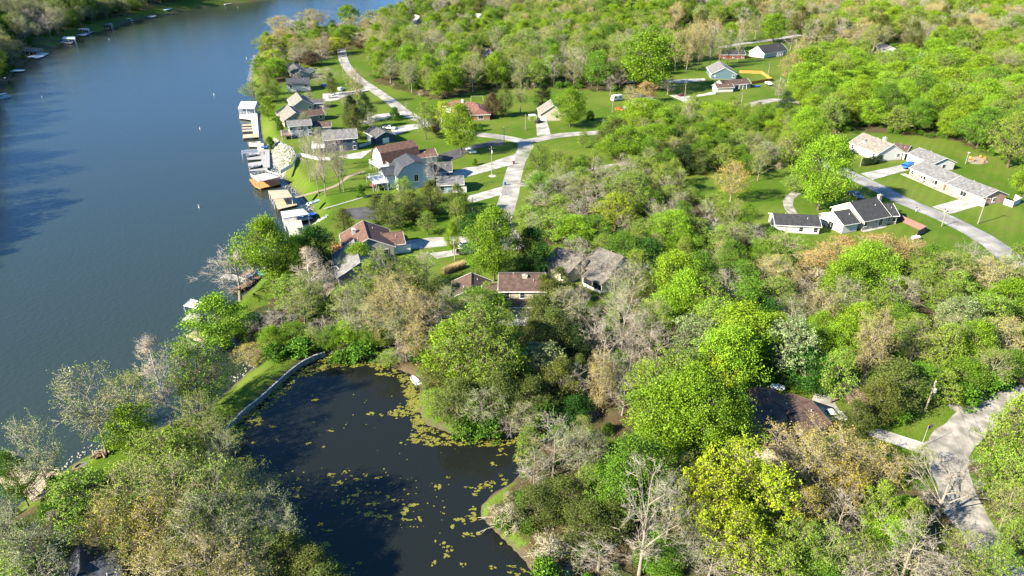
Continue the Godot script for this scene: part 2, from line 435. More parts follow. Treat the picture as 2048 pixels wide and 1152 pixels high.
func small_things() -> void:
	yard_things()
	for b in BUOYS:
		var o := thing("marker_buoy", Vector3(b[0], LAKE_Y, b[1]), 0, b[2], "buoy", "marker buoys on the lake")
		var st := tub()
		lathe(st, [[0.02, -0.3], [0.26, -0.15], [0.26, 0.05], [0.14, 0.15], [0.12, 0.95], [0.02, 1.02]], 10)
		part("float", done(st), mat("tank_white", [0.75, 0.75, 0.73], 0.35), o)
		st = tub(); lathe(st, [[0.125, 0.7], [0.13, 0.82]], 10); part("band", done(st), mat("buoy_orange", [0.6, 0.2, 0.03], 0.5), o)
	var path := thing("stepping_stone_path", Vector3(STEPS[0], 0, STEPS[1]), 0, "line of white stepping stones across the lakefront lawn", "path")
	for i in range(0, STEPS.size(), 2):
		part("stepping_stone", box_mesh(Vector3(0.7, 0.12, 0.55)), mat("cap_white", [0.5, 0.5, 0.48], 0.7, "fine", 0.6), path, Vector3(STEPS[i] - STEPS[0], 0.03, STEPS[i + 1] - STEPS[1]), 0.4 + 0.1 * (i % 3))
	var k := 0
	for c in CHAIRS:
		var o := thing("garden_chair", Vector3(c[0], 0.06, c[1]), c[2], "orange wooden garden chair at the fire circle, %s" % ["leftmost", "second from left", "third from left", "fourth from left", "nearest the camera"][k], "chair", "orange chairs round the fire circle")
		k += 1
		var m := mat("wood_orange", DECKS["orange"], 0.85, "plank", 0.35)
		var st := tub(); slab(st, Vector3(-.35, .35, -.35), Vector3(.35, .35, -.35), Vector3(.35, .45, .4), Vector3(-.35, .45, .4), .05); part("seat", done(st), m, o)
		st = tub(); slab(st, Vector3(-.35, .35, -.3), Vector3(.35, .35, -.3), Vector3(.4, 1.15, -.65), Vector3(-.4, 1.15, -.65), .06); part("backrest", done(st), m, o)
		for s in [-1, 1]:
			st = tub(); bx(st, Vector3(s * .42, .62, .02), Vector3(.14, .05, .85)); part("armrest", done(st), m, o)
			for z in [-.33, .36]:
				st = tub(); bx(st, Vector3(s * .4, .3, z), Vector3(.08, .6, .1)); part("leg", done(st), m, o)
	for i in range(0, HEDGE.size(), 2):
		plant("darkcedar", (i / 2) % 2, HEDGE[i], HEDGE[i + 1], i, 0.42, 0.3, 1.0, "clipped dark evergreen in hedge row beside roadside pole, %s" % ["first", "second", "third", "fourth", "fifth", "sixth", "last"][i / 2] + " from left", "hedge row of dark evergreens")
	for i in range(0, FRONT.size(), 2):
		plant("shrub", (i / 2) % 2, FRONT[i], FRONT[i + 1], i, 0.4, 0.32, 1.0, "rounded clipped shrub along the brick ranch front, %s from left" % ["first", "second", "third", "fourth", "fifth", "sixth"][i / 2], "clipped shrubs along the brick ranch")
	var tuft := tub()
	rng.seed = 8
	for i in 150:
		var a := rng.randf() * TAU
		var r := rng.randf() * 0.5
		var p := Vector3(cos(a) * r, 0, sin(a) * r)
		bar(tuft, p, p * 1.9 + Vector3(0, rng.randf_range(1.3, 2.2), 0), 0.03, 0.008, 3)
	var tm := done(tuft)
	for i in range(0, REEDS.size(), 2):
		var o := part("grass_clump", tm, mat("dry_grass", [0.42, 0.31, 0.17], 0.9), self, Vector3(REEDS[i], 0, REEDS[i + 1]), i)
		tag(o, "tan ornamental grass clump in the curved drive hedge, %s from left" % ["first", "second", "third", "fourth", "fifth", "sixth", "seventh", "eighth", "ninth", "tenth"][i / 2], "grass clump", "tan grass clumps by the drive")


# ---------- small helpers ----------
var rng := RandomNumberGenerator.new()
var names := {}
var mats := {}
var boxes := {}
var noise := FastNoiseLite.new()
var noise2 := FastNoiseLite.new()

func numbered(n: String) -> String:
	if not names.has(n):
		names[n] = 0
		return n
	names[n] += 1
	return "%s_%03d" % [n, names[n]]

func grain(sd: int, freq: float, lo: float, hi: float, size := 512, oct := 4) -> ImageTexture:
	var f := FastNoiseLite.new()
	f.seed = sd; f.frequency = freq; f.fractal_octaves = oct; f.noise_type = FastNoiseLite.TYPE_SIMPLEX_SMOOTH
	var im := f.get_seamless_image(size, size)
	im.convert(Image.FORMAT_RGB8)
	var data := im.get_data()
	for i in data.size():
		data[i] = int(255.0 * (lo + (hi - lo) * data[i] / 255.0))
	return ImageTexture.create_from_image(Image.create_from_data(size, size, false, Image.FORMAT_RGB8, data))

func ripples(sd: int, freq: float, stretch: float, strength: float) -> ImageTexture:
	var f := FastNoiseLite.new()
	f.seed = sd; f.frequency = freq; f.fractal_octaves = 4; f.noise_type = FastNoiseLite.TYPE_SIMPLEX_SMOOTH
	var im := f.get_seamless_image(512, 512)
	im.convert(Image.FORMAT_RGBA8)
	im.resize(int(512 * stretch), 512)
	im.resize(512, 512)
	im.bump_map_to_normal_map(strength)
	return ImageTexture.create_from_image(im)

func sr(c: Array) -> Color:
	return Color(c[0], c[1], c[2]).linear_to_srgb()

var T := {}
func mat(key: String, lin: Array, rough := 0.85, tex := "", scale := 0.3, metal := 0.0) -> StandardMaterial3D:
	if mats.has(key):
		return mats[key]
	var m := StandardMaterial3D.new()
	m.albedo_color = sr(lin); m.roughness = rough; m.metallic = metal
	if tex:
		m.albedo_texture = T[tex]; m.uv1_triplanar = true; m.uv1_world_triplanar = true
		m.uv1_scale = Vector3.ONE * scale
	mats[key] = m
	return m

func tag(o: Node, label := "", category := "", group := "", kind := "") -> void:
	if label: o.set_meta("label", label)
	if category: o.set_meta("category", category)
	if group: o.set_meta("group", group)
	if kind: o.set_meta("kind", kind)

func thing(called: String, at: Vector3, turn: float, label: String, category: String, group := "") -> Node3D:
	var o := Node3D.new()
	o.name = numbered(called); add_child(o)
	o.position = at; o.rotation.y = turn
	tag(o, label, category, group)
	return o

func part(called: String, mesh: Mesh, m: Material, parent: Node3D, at := Vector3.ZERO, turn := 0.0) -> MeshInstance3D:
	var o := MeshInstance3D.new()
	o.name = called if parent != self else numbered(called)
	o.mesh = mesh; o.material_override = m
	parent.add_child(o, true)
	o.position = at; o.rotation.y = turn
	return o

func tub() -> SurfaceTool:
	var st := SurfaceTool.new()
	st.begin(Mesh.PRIMITIVE_TRIANGLES); st.set_smooth_group(-1)
	return st
func tri(st: SurfaceTool, a: Vector3, b: Vector3, c: Vector3) -> void:
	st.add_vertex(a); st.add_vertex(b); st.add_vertex(c)
func quad(st: SurfaceTool, a: Vector3, b: Vector3, c: Vector3, d: Vector3) -> void:
	tri(st, a, b, c); tri(st, a, c, d)
func done(st: SurfaceTool) -> ArrayMesh:
	st.generate_normals()
	return st.commit()
# box with its eight corners free: lower ring then upper ring
func hexa(st: SurfaceTool, p: Array) -> void:
	quad(st, p[3], p[2], p[1], p[0]); quad(st, p[4], p[5], p[6], p[7])
	for i in 4:
		var j := (i + 1) % 4
		quad(st, p[i], p[j], p[4 + j], p[4 + i])
func bx(st: SurfaceTool, c: Vector3, s: Vector3) -> void:
	var h := s / 2
	var p := []
	for y in [-1, 1]:
		for q in [[-1, -1], [1, -1], [1, 1], [-1, 1]]:
			p.append(c + Vector3(q[0] * h.x, y * h.y, q[1] * h.z))
	hexa(st, p)
func bar(st: SurfaceTool, a: Vector3, b: Vector3, r0: float, r1 := -1.0, n := 6) -> void:
	if r1 < 0: r1 = r0
	var d := (b - a).normalized()
	var u := d.cross(Vector3.RIGHT if absf(d.x) < 0.9 else Vector3.UP).normalized()
	var w := d.cross(u)
	for i in n:
		var t0 := TAU * i / n
		var t1 := TAU * (i + 1) / n
		var e0 := u * cos(t0) + w * sin(t0)
		var e1 := u * cos(t1) + w * sin(t1)
		quad(st, a + e0 * r0, a + e1 * r0, b + e1 * r1, b + e0 * r1)
		tri(st, a, a + e1 * r0, a + e0 * r0); tri(st, b, b + e0 * r1, b + e1 * r1)
func lathe(st: SurfaceTool, prof: Array, n := 12, at := Vector3.ZERO, squash := Vector3.ONE) -> void:
	for k in prof.size() - 1:
		for i in n:
			var t0 := TAU * i / n
			var t1 := TAU * (i + 1) / n
			var a: Array = prof[k]
			var b: Array = prof[k + 1]
			quad(st, at + Vector3(cos(t0) * a[0], a[1], sin(t0) * a[0]) * squash, at + Vector3(cos(t0) * b[0], b[1], sin(t0) * b[0]) * squash, at + Vector3(cos(t1) * b[0], b[1], sin(t1) * b[0]) * squash, at + Vector3(cos(t1) * a[0], a[1], sin(t1) * a[0]) * squash)
# upright prism over a polygon of x, z pairs
func prism(st: SurfaceTool, pts: PackedVector2Array, y0: float, y1: float) -> void:
	var t := Geometry2D.triangulate_polygon(pts)
	for i in range(0, t.size(), 3):
		var a := pts[t[i]]
		var b := pts[t[i + 1]]
		var c := pts[t[i + 2]]
		tri(st, Vector3(a.x, y1, a.y), Vector3(b.x, y1, b.y), Vector3(c.x, y1, c.y))
	for i in pts.size():
		var a := pts[i]
		var b := pts[(i + 1) % pts.size()]
		quad(st, Vector3(a.x, y0, a.y), Vector3(b.x, y0, b.y), Vector3(b.x, y1, b.y), Vector3(a.x, y1, a.y))
func box_mesh(s: Vector3) -> BoxMesh:
	if not boxes.has(s):
		var b := BoxMesh.new(); b.size = s; boxes[s] = b
	return boxes[s]
func pv(a: Array) -> PackedVector2Array:
	var r := PackedVector2Array()
	for i in range(0, a.size(), 2):
		r.append(Vector2(a[i], a[i + 1]))
	return r
func smooth_line(a: Array, step := 2.0) -> PackedVector2Array:
	var p := pv(a)
	var r := PackedVector2Array()
	for i in p.size() - 1:
		var p0 := p[maxi(i - 1, 0)]
		var p3 := p[mini(i + 2, p.size() - 1)]
		var n := maxi(1, int(p[i].distance_to(p[i + 1]) / step))
		for k in n:
			r.append(p[i].cubic_interpolate(p[i + 1], p0, p3, float(k) / n))
	r.append(p[p.size() - 1])
	return r

# ---------- terrain ----------
var sdf_l: PackedFloat32Array
var sdf_p: PackedFloat32Array
const LX := -900.0
const LZ := -1250.0
const LS := 5.0
const LW := 230
const LH := 260
const PX := -90.0
const PZ := -190.0
const PS := 1.0
const PW := 130
const PH := 160
func make_sdf(poly: PackedVector2Array, x0: float, z0: float, s: float, w: int, h: int) -> PackedFloat32Array:
	var out := PackedFloat32Array()
	out.resize(w * h)
	var n := poly.size()
	for j in h:
		for i in w:
			var q := Vector2(x0 + i * s, z0 + j * s)
			var best := 1e18
			for k in n:
				var c := Geometry2D.get_closest_point_to_segment(q, poly[k], poly[(k + 1) % n])
				best = minf(best, q.distance_squared_to(c))
			var d := sqrt(best)
			out[j * w + i] = -d if Geometry2D.is_point_in_polygon(q, poly) else d
	return out
func tap(a: PackedFloat32Array, x: float, z: float, x0: float, z0: float, s: float, w: int, h: int) -> float:
	var fx := clampf((x - x0) / s, 0.0, w - 1.001)
	var fz := clampf((z - z0) / s, 0.0, h - 1.001)
	var i := int(fx)
	var j := int(fz)
	fx -= i; fz -= j
	var o := j * w + i
	return lerpf(lerpf(a[o], a[o + 1], fx), lerpf(a[o + w], a[o + w + 1], fx), fz)
func lake_d(x: float, z: float) -> float:
	return tap(sdf_l, x, z, LX, LZ, LS, LW, LH)
func pond_d(x: float, z: float) -> float:
	if x < PX or x > PX + PW - 2 or z < PZ or z > PZ + PH - 2:
		return 50.0
	return tap(sdf_p, x, z, PX, PZ, PS, PW, PH)
func west(x: float, z: float) -> bool:
	return x < -120.0 + (z + 250.0) * 0.30
func hgt(x: float, z: float) -> float:
	var d := lake_d(x, z)
	var h := 0.0
	if d < 0.0:
		h = LAKE_Y - 0.1 - minf(3.0, -d * 0.4)
	else:
		var w := west(x, z)
		h = LAKE_Y - 0.1 - LAKE_Y * smoothstep(0.0, 7.0 if not w else 9.0, d) + 0.1 * smoothstep(0.0, 3.0, d)
		if w:
			h += 26.0 * smoothstep(3.0, 95.0, d) + 0.6 * noise2.get_noise_2d(x * 2, z * 2) * smoothstep(4.0, 30.0, d)
	var p := pond_d(x, z)
	if p < 2.0:
		if p < 0.0:
			h = POND_Y - 0.1 - minf(1.6, -p * 0.5)
		else:
			h = lerpf(POND_Y - 0.1, h, smoothstep(0.0, 1.6, p))
	return h

# ---------- trees ----------
func tube(V: PackedVector3Array, N: PackedVector3Array, I: PackedInt32Array, pts: Array, rad: Array, n: int) -> void:
	var base := V.size()
	var m := pts.size()
	for k in m:
		var d: Vector3 = (pts[mini(k + 1, m - 1)] - pts[maxi(k - 1, 0)]).normalized()
		var u := d.cross(Vector3(0.31, 0.1, 0.95)).normalized()
		var w := d.cross(u)
		for i in n:
			var e := u * cos(TAU * i / n) + w * sin(TAU * i / n)
			V.append(pts[k] + e * rad[k]); N.append(e)
	for k in m - 1:
		for i in n:
			var a := base + k * n + i
			var b := base + k * n + (i + 1) % n
			I.append_array([a, a + n, b, b, a + n, b + n])
func spike(V: PackedVector3Array, N: PackedVector3Array, I: PackedInt32Array, a: Vector3, b: Vector3, r: float) -> void:
	var d := (b - a).normalized()
	var u := d.cross(Vector3(0.31, 0.1, 0.95)).normalized()
	var w := d.cross(u)
	var o := V.size()
	for i in 3:
		var e := u * cos(TAU * i / 3) + w * sin(TAU * i / 3)
		V.append(a + e * r); N.append(e)
	V.append(b); N.append(d)
	I.append_array([o, o + 3, o + 1, o + 1, o + 3, o + 2, o + 2, o + 3, o])
func arr_mesh(V, N, I, C = null) -> Array:
	var A := []
	A.resize(Mesh.ARRAY_MAX)
	A[Mesh.ARRAY_VERTEX] = V; A[Mesh.ARRAY_NORMAL] = N; A[Mesh.ARRAY_INDEX] = I
	if C != null: A[Mesh.ARRAY_COLOR] = C
	return A
func env_radius(shape: String, t: float) -> float:
	match shape:
		"cone": return pow(1.0 - t, 0.8) * 0.97 + 0.03
		"egg": return pow(maxf(0.0, sin(PI * pow(t, 0.62))), 0.7)
		"col": return pow(maxf(0.0, sin(PI * (0.12 + 0.86 * t))), 0.45)
		"vase": return pow(maxf(0.0, sin(PI * (0.10 + 0.88 * pow(t, 1.35)))), 0.6)
		"dome": return pow(maxf(0.0, 1.0 - t * t), 0.5)
	return pow(maxf(0.0, sin(PI * (0.07 + 0.91 * pow(t, 0.85)))), 0.62)
# P: h r cb shape tips limbs leaves leaf spread ca cb2 twigs bark trunk_r
func tree_mesh(sd: int, P: Dictionary) -> Array:
	rng.seed = sd
	noise.seed = sd
	var V := PackedVector3Array()
	var N := PackedVector3Array()
	var I := PackedInt32Array()
	var h: float = P.h
	var r: float = P.r
	var y0: float = P.cb * h
	var tips := []
	var shape: String = P.shape
	while tips.size() < P.tips:
		var t := rng.randf()
		if shape == "cone" and rng.randf() < t * 0.7: continue
		var th := rng.randf() * TAU
		var dir := Vector3(cos(th), 0, sin(th))
		var lobe := 1.0 + 0.75 * noise.get_noise_3d(dir.x * 42, t * 70, dir.z * 42)
		var q := r * env_radius(shape, t) * lobe * (0.25 + 0.75 * sqrt(rng.randf()))
		if P.has("void") and noise.get_noise_3d(dir.x * q * 17 + 200, t * h * 17, dir.z * q * 17) < P["void"]: continue
		tips.append(Vector3(dir.x * q, y0 + (h - y0) * t * (0.96 + 0.04 * lobe) * 0.98, dir.z * q))
	# trunk
	var top: float = h * P.get("lead", 0.72)
	var sway := Vector3(rng.randf_range(-1, 1), 0, rng.randf_range(-1, 1)) * h * 0.03
	var tp := []
	var tr := []
	for k in 7:
		var f := k / 6.0
		tp.append(Vector3(0, top * f - (0.5 if k == 0 else 0.0), 0) + sway * sin(f * 2.6))
		tr.append(P.trunk_r * (1.25 - 0.25 * minf(1, f * 6)) * (1.0 - 0.78 * f))
	tube(V, N, I, tp, tr, 7)
	var along := func(y: float) -> Vector3:
		var f: float = clampf(y / top, 0, 1)
		return Vector3(0, top * f, 0) + sway * sin(f * 2.6)
	# limbs
	var L: int = P.limbs
	var seeds := []
	for k in L:
		var best = tips[rng.randi() % tips.size()]
		var bd := -1.0
		for c in 6:
			var q: Vector3 = tips[rng.randi() % tips.size()]
			var near := 1e9
			for s in seeds: near = minf(near, s.distance_to(q))
			if near > bd: bd = near; best = q
		seeds.append(best)
	var groups := []
	for k in L: groups.append([])
	for q in tips:
		var bi := 0
		var bd := 1e9
		for k in L:
			var dd: float = seeds[k].distance_squared_to(q)
			if dd < bd: bd = dd; bi = k
		groups[bi].append(q)
	var ends := []
	for k in L:
		if groups[k].is_empty(): continue
		var cen := Vector3.ZERO
		for q in groups[k]: cen += q
		cen /= groups[k].size()
		var flat := Vector2(cen.x, cen.z).length()
		var oy := clampf(cen.y - flat * P.get("rise", 0.9), y0 * 0.7, top * 0.97)
		var o: Vector3 = along.call(oy)
		var e := o.lerp(cen, 0.86)
		var mid := o.lerp(e, 0.5) + Vector3(rng.randf_range(-.3, .3), (0.10 if shape != "cone" else -0.02) * flat, rng.randf_range(-.3, .3))
		var lr: float = P.trunk_r * 0.42 * (1.15 - 0.55 * oy / h)
		var pts := []
		var rad := []
		for s in 5:
			var f := s / 4.0
			pts.append(o.lerp(mid, f).lerp(mid.lerp(e, f), f)); rad.append(lr * (1.0 - 0.72 * f))
		tube(V, N, I, pts, rad, 5)
		for q in groups[k]:
			var f := rng.randf_range(0.3, 1.0)
			var a: Vector3 = o.lerp(mid, f).lerp(mid.lerp(e, f), f)
			var m := a.lerp(q, 0.5) + Vector3(rng.randf_range(-.25, .25), rng.randf_range(0.0, 0.35), rng.randf_range(-.25, .25))
			tube(V, N, I, [a, m, q], [lr * 0.40, lr * 0.28, lr * 0.12], 3)
			ends.append([q, (q - a).normalized()])
	var wood := ArrayMesh.new()
	wood.add_surface_from_arrays(Mesh.PRIMITIVE_TRIANGLES, arr_mesh(V, N, I))
	# crown: leaves, and twigs on the trees that are still bare
	var LV := PackedVector3Array()
	var LN := PackedVector3Array()
	var LC := PackedColorArray()
	var LI := PackedInt32Array()
	var TV := PackedVector3Array()
	var TN := PackedVector3Array()
	var TI := PackedInt32Array()
	var ca: Array = P.get("ca", [0, 0, 0])
	var cb: Array = P.get("cb2", [0, 0, 0])
	var n_leaf: int = P.get("leaves", 0)
	var spread: float = P.get("spread", 1.0)
	var droop: float = P.get("droop", 0.0)
	for te in ends:
		var q: Vector3 = te[0]
		var d: Vector3 = te[1]
		var spots := []
		for k in P.get("twigs", 0):
			var td := (d * 0.5 + Vector3(rng.randfn(0, 0.75), rng.randfn(0.28 - droop, 0.6), rng.randfn(0, 0.75))).normalized()
			var ln: float = P.twig_len * rng.randf_range(0.5, 1.25)
			var a := q - d * rng.randf_range(0, 0.9)
			var b := a + td * ln
			spike(TV, TN, TI, a, b, P.twig_r)
			spots.append(b)
			for s in 2:
				var f := rng.randf_range(0.25, 0.8)
				var a2 := a.lerp(b, f)
				var b2 := a2 + (td + Vector3(rng.randfn(0, 0.6), rng.randfn(0.15 - droop, 0.5), rng.randfn(0, 0.6))).normalized() * ln * 0.55
				spike(TV, TN, TI, a2, b2, P.twig_r * 0.7)
				spots.append(b2)
		if n_leaf == 0: continue
		var mixv := rng.randf()
		var bright := rng.randf_range(0.82, 1.18)
		var sp := spread * rng.randf_range(0.7, 1.25)
		for k in n_leaf:
			var p: Vector3
			if spots.size() > 0 and rng.randf() < 0.75:
				p = spots[rng.randi() % spots.size()] + Vector3(rng.randfn(0, .16), rng.randfn(0, .16), rng.randfn(0, .16))
			else:
				p = q + Vector3(rng.randfn(0, 0.52), rng.randfn(0, 0.36), rng.randfn(0, 0.52)) * sp
				if droop > 0.0: p.y -= absf(rng.randfn(0, droop * 1.6))
			var nn := Vector3(rng.randfn(0, 1), rng.randfn(0.45, 1), rng.randfn(0, 1)).normalized()
			var u := nn.cross(Vector3(rng.randfn(0, 1), rng.randfn(0, 1), rng.randfn(0, 1))).normalized()
			var w := nn.cross(u)
			var s: float = P.leaf * rng.randf_range(0.6, 1.3)
			var asp: float = P.get("asp", 0.62)
			var o := LV.size()
			LV.append(p - u * s * 0.5); LV.append(p + w * s * 0.5 * asp + nn * s * 0.08); LV.append(p + u * s * 0.5); LV.append(p - w * s * 0.5 * asp + nn * s * 0.08)
			var f := clampf(mixv + rng.randfn(0, 0.25), 0, 1)
			var g := bright * rng.randf_range(0.75, 1.25)
			var c := Color(lerpf(ca[0], cb[0], f) * g, lerpf(ca[1], cb[1], f) * g, lerpf(ca[2], cb[2], f) * g)
			for i in 4:
				LN.append(nn); LC.append(c)
			LI.append_array([o, o + 1, o + 2, o, o + 2, o + 3])
	var leaf = null
	var twig = null
	if LV.size():
		leaf = ArrayMesh.new(); leaf.add_surface_from_arrays(Mesh.PRIMITIVE_TRIANGLES, arr_mesh(LV, LN, LI, LC))
	if TV.size():
		twig = ArrayMesh.new(); twig.add_surface_from_arrays(Mesh.PRIMITIVE_TRIANGLES, arr_mesh(TV, TN, TI))
	return [wood, twig, leaf]
func leaf_mat(key: String, tint: float, sat: Array) -> StandardMaterial3D:
	var k := "leaf_%s_%d" % [key, int(tint * 100)]
	if mats.has(k): return mats[k]
	var m := StandardMaterial3D.new()
	m.vertex_color_use_as_albedo = true
	m.albedo_color = Color(0.90, 0.89, 0.86) if tint < 0.9 else Color(1.0, 0.95, 0.9) if tint < 0.96 else Color(1, 1, 1)
	m.roughness = 0.6; m.metallic_specular = 0.3; m.cull_mode = BaseMaterial3D.CULL_DISABLED
	m.backlight_enabled = true; m.backlight = sr([sat[0] * 0.55, sat[1] * 0.55, sat[2] * 0.55])
	mats[k] = m
	return m
var protos := {}
func proto(kind: String, v: int) -> Array:
	var k := "%s%d" % [kind, v]
	if not protos.has(k):
		protos[k] = tree_mesh(hash(k) & 0xffff, KINDS[kind])
	return protos[k]
func bark(kind: String) -> StandardMaterial3D:
	var b: Array = KINDS[kind].bark
	return mat("bark_%s" % kind, b, 0.9, "fine", 0.8)
func plant(kind: String, v: int, x: float, z: float, turn: float, sx: float, sy: float, tint: float, label: String, group: String) -> void:
	var K: Dictionary = KINDS[kind]
	var ms := proto(kind, v)
	var o := thing(K.called, Vector3(x, hgt(x, z), z), turn, label, K.cat, group)
	part("trunk", ms[0], bark(kind), o).scale = Vector3(sx, sy, sx)
	if ms[1]:
		var tw := part("twigs" if ms[2] else "crown", ms[1], mat("twig_%s" % kind, K.twig_c, 0.9), o)
		tw.scale = Vector3(sx, sy, sx)
		if ms[2]: tw.set_meta("kind", "stuff")
	if ms[2]:
		part("crown", ms[2], leaf_mat(kind, tint, K.cb2), o).scale = Vector3(sx, sy, sx)
func joined(kind: String, v: int) -> ArrayMesh:
	var ms := proto(kind, v)
	var am := ArrayMesh.new()
	var mm := [bark(kind), mat("twig_%s" % kind, KINDS[kind].get("twig_c", [0.2, 0.18, 0.15]), 0.9), leaf_mat(kind, 0.95, KINDS[kind].get("cb2", [0, 0, 0]))]
	for i in 3:
		if ms[i]:
			am.add_surface_from_arrays(Mesh.PRIMITIVE_TRIANGLES, ms[i].surface_get_arrays(0))
			am.surface_set_material(am.get_surface_count() - 1, mm[i])
	return am
func crowd(called: String, mesh: Mesh, xf: Array, label: String, category: String) -> void:
	var mm := MultiMesh.new()
	mm.transform_format = MultiMesh.TRANSFORM_3D
	mm.mesh = mesh; mm.instance_count = xf.size()
	for i in xf.size(): mm.set_instance_transform(i, xf[i])
	var o := MultiMeshInstance3D.new()
	o.multimesh = mm; o.name = numbered(called); add_child(o)
	tag(o, label, category, "", "stuff")

# ---------- houses ----------
func wall_mesh(L: float, W: float, he: float, hr: float, roof: String) -> ArrayMesh:
	var st := tub()
	var x := L / 2
	var z := W / 2
	var prof := [Vector2(-z, 0), Vector2(-z, he), Vector2(z, he), Vector2(z, 0)]
	if roof == "gable": prof = [Vector2(-z, 0), Vector2(-z, he), Vector2(0, hr - 0.12), Vector2(z, he), Vector2(z, 0)]
	elif roof == "gambrel": prof = [Vector2(-z, 0), Vector2(-z, he), Vector2(-z * 0.68, he + (hr - he) * 0.62 - 0.12), Vector2(0, hr - 0.14), Vector2(z * 0.68, he + (hr - he) * 0.62 - 0.12), Vector2(z, he), Vector2(z, 0)]
	elif roof == "shed": prof = [Vector2(-z, 0), Vector2(-z, hr - 0.1), Vector2(z, he), Vector2(z, 0)]
	var n := prof.size()
	for i in n - 1:
		quad(st, Vector3(-x, prof[i].y, prof[i].x), Vector3(x, prof[i].y, prof[i].x), Vector3(x, prof[i + 1].y, prof[i + 1].x), Vector3(-x, prof[i + 1].y, prof[i + 1].x))
	for s in [-1, 1]:
		for i in range(1, n - 1):
			tri(st, Vector3(s * x, prof[0].y, prof[0].x), Vector3(s * x, prof[i].y, prof[i].x), Vector3(s * x, prof[i + 1].y, prof[i + 1].x))
	return done(st)
func slab(st: SurfaceTool, a: Vector3, b: Vector3, c: Vector3, d: Vector3, t := 0.16) -> void:
	var up := Vector3(0, t, 0)
	hexa(st, [a, b, c, d, a + up, b + up, c + up, d + up])
func roof_mesh(L: float, W: float, he: float, hr: float, roof: String, trim := false) -> ArrayMesh:
	var st := tub()
	var o := 0.45
	var x := L / 2 + o * 0.8
	var z := W / 2
	var s := (hr - he) / z
	var ez := z + o
	var ey := he - s * o
	var t := 0.16
	if roof == "gambrel":
		var kz := z * 0.68
		var ky := he + (hr - he) * 0.62
		var s2 := (ky - he) / (z - kz)
		for q in [-1, 1]:
			if trim:
				bx(st, Vector3(0, he - s2 * 0.3 + 0.02, q * (z + 0.34)), Vector3(2 * x + 0.04, 0.2, 0.07))
			else:
				slab(st, Vector3(-x, ky, q * kz), Vector3(x, ky, q * kz), Vector3(x, hr, 0), Vector3(-x, hr, 0), t)
				slab(st, Vector3(-x, he - s2 * 0.3, q * (z + 0.3)), Vector3(x, he - s2 * 0.3, q * (z + 0.3)), Vector3(x, ky, q * kz), Vector3(-x, ky, q * kz), t + 0.03)
		return done(st)
	if roof == "hip":
		var rx := maxf(L / 2 - z * 0.95, 0.15)
		var c := [Vector3(-x, ey, -ez), Vector3(x, ey, -ez), Vector3(x, ey, ez), Vector3(-x, ey, ez)]
		if trim:
			for q in [-1, 1]:
				bx(st, Vector3(0, ey + 0.03, q * (ez + 0.03)), Vector3(2 * x + 0.12, 0.2, 0.06))
				bx(st, Vector3(q * (x + 0.03), ey + 0.03, 0), Vector3(0.06, 0.2, 2 * ez))
		else:
			var up := Vector3(0, t, 0)
			var ra := Vector3(-rx, hr, 0)
			var rb := Vector3(rx, hr, 0)
			quad(st, c[3] + up, ra + up, rb + up, c[2] + up); quad(st, c[1] + up, rb + up, ra + up, c[0] + up)
			tri(st, c[0] + up, ra + up, c[3] + up); tri(st, c[2] + up, rb + up, c[1] + up)
			quad(st, c[0], c[1], c[2], c[3])
			for i in 4: quad(st, c[i], c[(i + 1) % 4], c[(i + 1) % 4] + up, c[i] + up)
			bar(st, ra + up, rb + up, 0.09)
		return done(st)
	if roof == "shed":
		if trim: bx(st, Vector3(0, ey + 0.03, ez + 0.03), Vector3(2 * x, 0.2, 0.06))
		else: slab(st, Vector3(-x, he - o * 0.3, ez), Vector3(x, he - o * 0.3, ez), Vector3(x, hr, -z), Vector3(-x, hr, -z), t)
		return done(st)
	for q in [-1, 1]:
		if trim:
			bx(st, Vector3(0, ey + 0.04, q * (ez + 0.035)), Vector3(2 * x + 0.05, 0.2, 0.07))
			for e in [-1, 1]:
				var a := Vector3(e * (x + 0.03), ey, q * ez)
				var b := Vector3(e * (x + 0.03), hr, 0)
				var w := Vector3(0.05 * e, 0, 0)
				var up := Vector3(0, 0.2, 0)
				hexa(st, [a, a + w, b + w, b, a + up, a + w + up, b + w + up, b + up])
		else:
			slab(st, Vector3(-x, ey, q * ez), Vector3(x, ey, q * ez), Vector3(x, hr, 0), Vector3(-x, hr, 0), t)
	if not trim: bar(st, Vector3(-x, hr + t, 0), Vector3(x, hr + t, 0), 0.10)
	return done(st)
